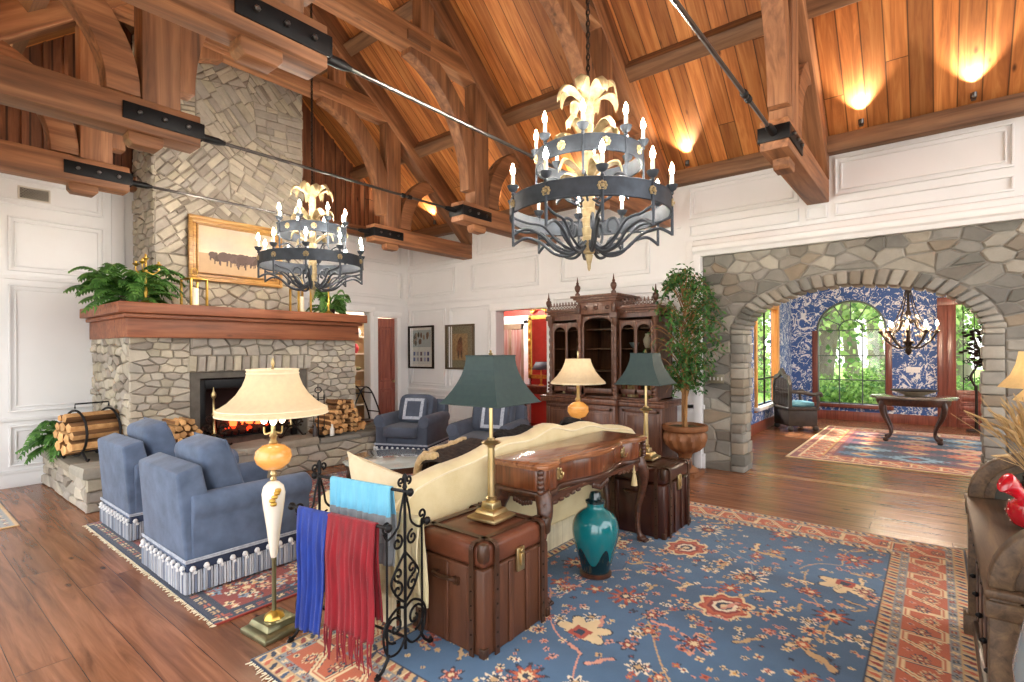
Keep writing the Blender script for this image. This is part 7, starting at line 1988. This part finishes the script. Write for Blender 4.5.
def tree(label, x, y, h, tr, cr, seed, bend=.3, n=3600):
    r = thing('garden_tree', label, 'tree', (x, y, -.14), 0, 'trees in the garden'); rn = random.Random(seed)
    P = spline([(0,0,0),(bend*.3,bend*.4,h*.25),(bend*.5,bend,h*.5),(0,bend*1.4,h*.8)], 5)
    m = MB(); m.tube(P, [tr*(1.25-.7*i/(len(P)-1)) for i in range(len(P))], 12)
    for k in range(5):
        a = rn.uniform(0,6.28); m.tube(spline([P[8+k], P[8+k]+Vector((math.cos(a), math.sin(a), .7)), P[8+k]+Vector((2*math.cos(a), 2*math.sin(a), 1.6))], 4), [tr*.4,tr*.35,tr*.3,tr*.28,tr*.25,tr*.2,tr*.16,tr*.12,tr*.08], 6)
    m.build('tree_trunk', plain('tree_bark', '9c9488', .9, c2='6d665c', vs=5, stretch=(1,1,.3), bm=.8) if 'tree_bark' not in bpy.data.materials else bpy.data.materials['tree_bark'], r, smooth=True)
    m = MB()
    cl = [Vector((rn.gauss(0,cr*.5), rn.gauss(0,cr*.55), h*.62+rn.gauss(0,h*.2))) for _ in range(26)]
    for k in range(n):
        c = rn.choice(cl); d = Vector((rn.gauss(0,1), rn.gauss(0,1), rn.gauss(0,.7)))*.55; p = c+d
        if p.x+x < 14.4 and p.y+y < 3.2: continue
        e = Vector((rn.gauss(0,1), rn.gauss(0,1), rn.gauss(0,1))).normalized(); s = e.cross(Vector((rn.gauss(0,1), rn.gauss(0,1), rn.gauss(0,1)))).normalized(); l = rn.uniform(.14,.26)
        m.tag = rn.random(); m.add([p, p+e*l*.5+s*l*.34, p+e*l, p+e*l*.5-s*l*.34], [(0,1,2,3)])
    m.build('crown', M['treeleaf'], r); return r
for a in (('big leaning grey-barked tree close outside the arched window',17.2,2.75,6,.38,2.2,1,-.5),('leafy tree in mid garden behind the arched window panes',22,2.2,6.5,.22,2.6,2),('leafy tree farther right seen through the arched window',24,-.8,7,.25,3,3),('tree outside the entrance sidelight',20,-2.8,6,.2,2.4,4),('tree left of the arched window view behind the big trunk',23,5.5,7,.25,3,5),('leafy tree outside the side window',14.5,9.5,6,.22,2.6,6),('tree farther off outside the side window',18,11,7,.25,3,7),('tree at the back of the garden behind the others',29,2,8,.3,3.6,8),('tree at the right back of the garden',28,-5,8,.3,3.6,9)): tree(*a)

# ------------------------------------------------------------------ light
wd = bpy.data.worlds.new('sky'); SC.world = wd; wd.use_nodes = True
nt = wd.node_tree; bg = nt.nodes['Background']
sk = nt.nodes.new('ShaderNodeTexSky'); sk.sky_type = 'HOSEK_WILKIE'; sk.sun_direction = (.1,.55,.8); sk.turbidity = 4; sk.ground_albedo = .4
mx = nt.nodes.new('ShaderNodeMix'); mx.data_type = 'RGBA'; mx.inputs['Factor'].default_value = .75
nt.links.new(sk.outputs[0], mx.inputs['A']); mx.inputs['B'].default_value = (1.0,.98,.96,1)
nt.links.new(mx.outputs['Result'], bg.inputs['Color']); bg.inputs['Strength'].default_value = 3.2
sl = bpy.data.lights.new('sun', 'SUN'); sl.energy = 6.0; sl.angle = R_(2); sl.color = (1,.95,.85)
so = bpy.data.objects.new('sun', sl); COL.objects.link(so); so.rotation_euler = (R_(-38), R_(8), 0)
for nm, loc, e in (('red_room_fill',(8.6,7.2,2.7),70),('hall_fill',(6.9,8.95,2.4),30)):  # added fill lights without fixtures, brightening the rooms beyond the doorways
    l = bpy.data.lights.new(nm, 'POINT'); l.energy = e; l.color = (1,.94,.86); l.shadow_soft_size = .1
    o = bpy.data.objects.new(nm, l); COL.objects.link(o); o.location = loc

# ------------------------------------------------------------------ camera
cam = bpy.data.cameras.new('camera'); co = bpy.data.objects.new('camera', cam); COL.objects.link(co); SC.camera = co
F_ = 521.5; yaw = math.atan2(422.7, F_); e = R_(.31)
cam.sensor_fit = 'HORIZONTAL'; cam.sensor_width = 36; cam.lens = 36*F_/1024
cam.shift_y = (351.3-341)/1024; cam.clip_start = .05
fw = Vector((math.cos(yaw), math.sin(yaw), 0)); rt = Vector((math.sin(yaw), -math.cos(yaw), 0)); up = Vector((0,0,1))
# horizon rises to the right by e: turn the camera about its axis
r2_ = rt*math.cos(e)-up*math.sin(e); u2_ = up*math.cos(e)+rt*math.sin(e)
co.matrix_world = Matrix(((r2_.x,u2_.x,-fw.x,0),(r2_.y,u2_.y,-fw.y,0),(r2_.z,u2_.z,-fw.z,1.6),(0,0,0,1)))
vs = SC.view_settings; SC.display_settings.display_device = 'sRGB'
vs.view_transform = 'Standard'; vs.look = 'None'; vs.gamma = 1; vs.use_curve_mapping = False; vs.exposure = 0.76
SC.cycles.use_denoising = True; SC.cycles.max_bounces = 8; SC.cycles.sample_clamp_indirect = 6; SC.cycles.transparent_max_bounces = 12
try: SC.cycles.denoiser = 'OPENIMAGEDENOISE'
except Exception: pass
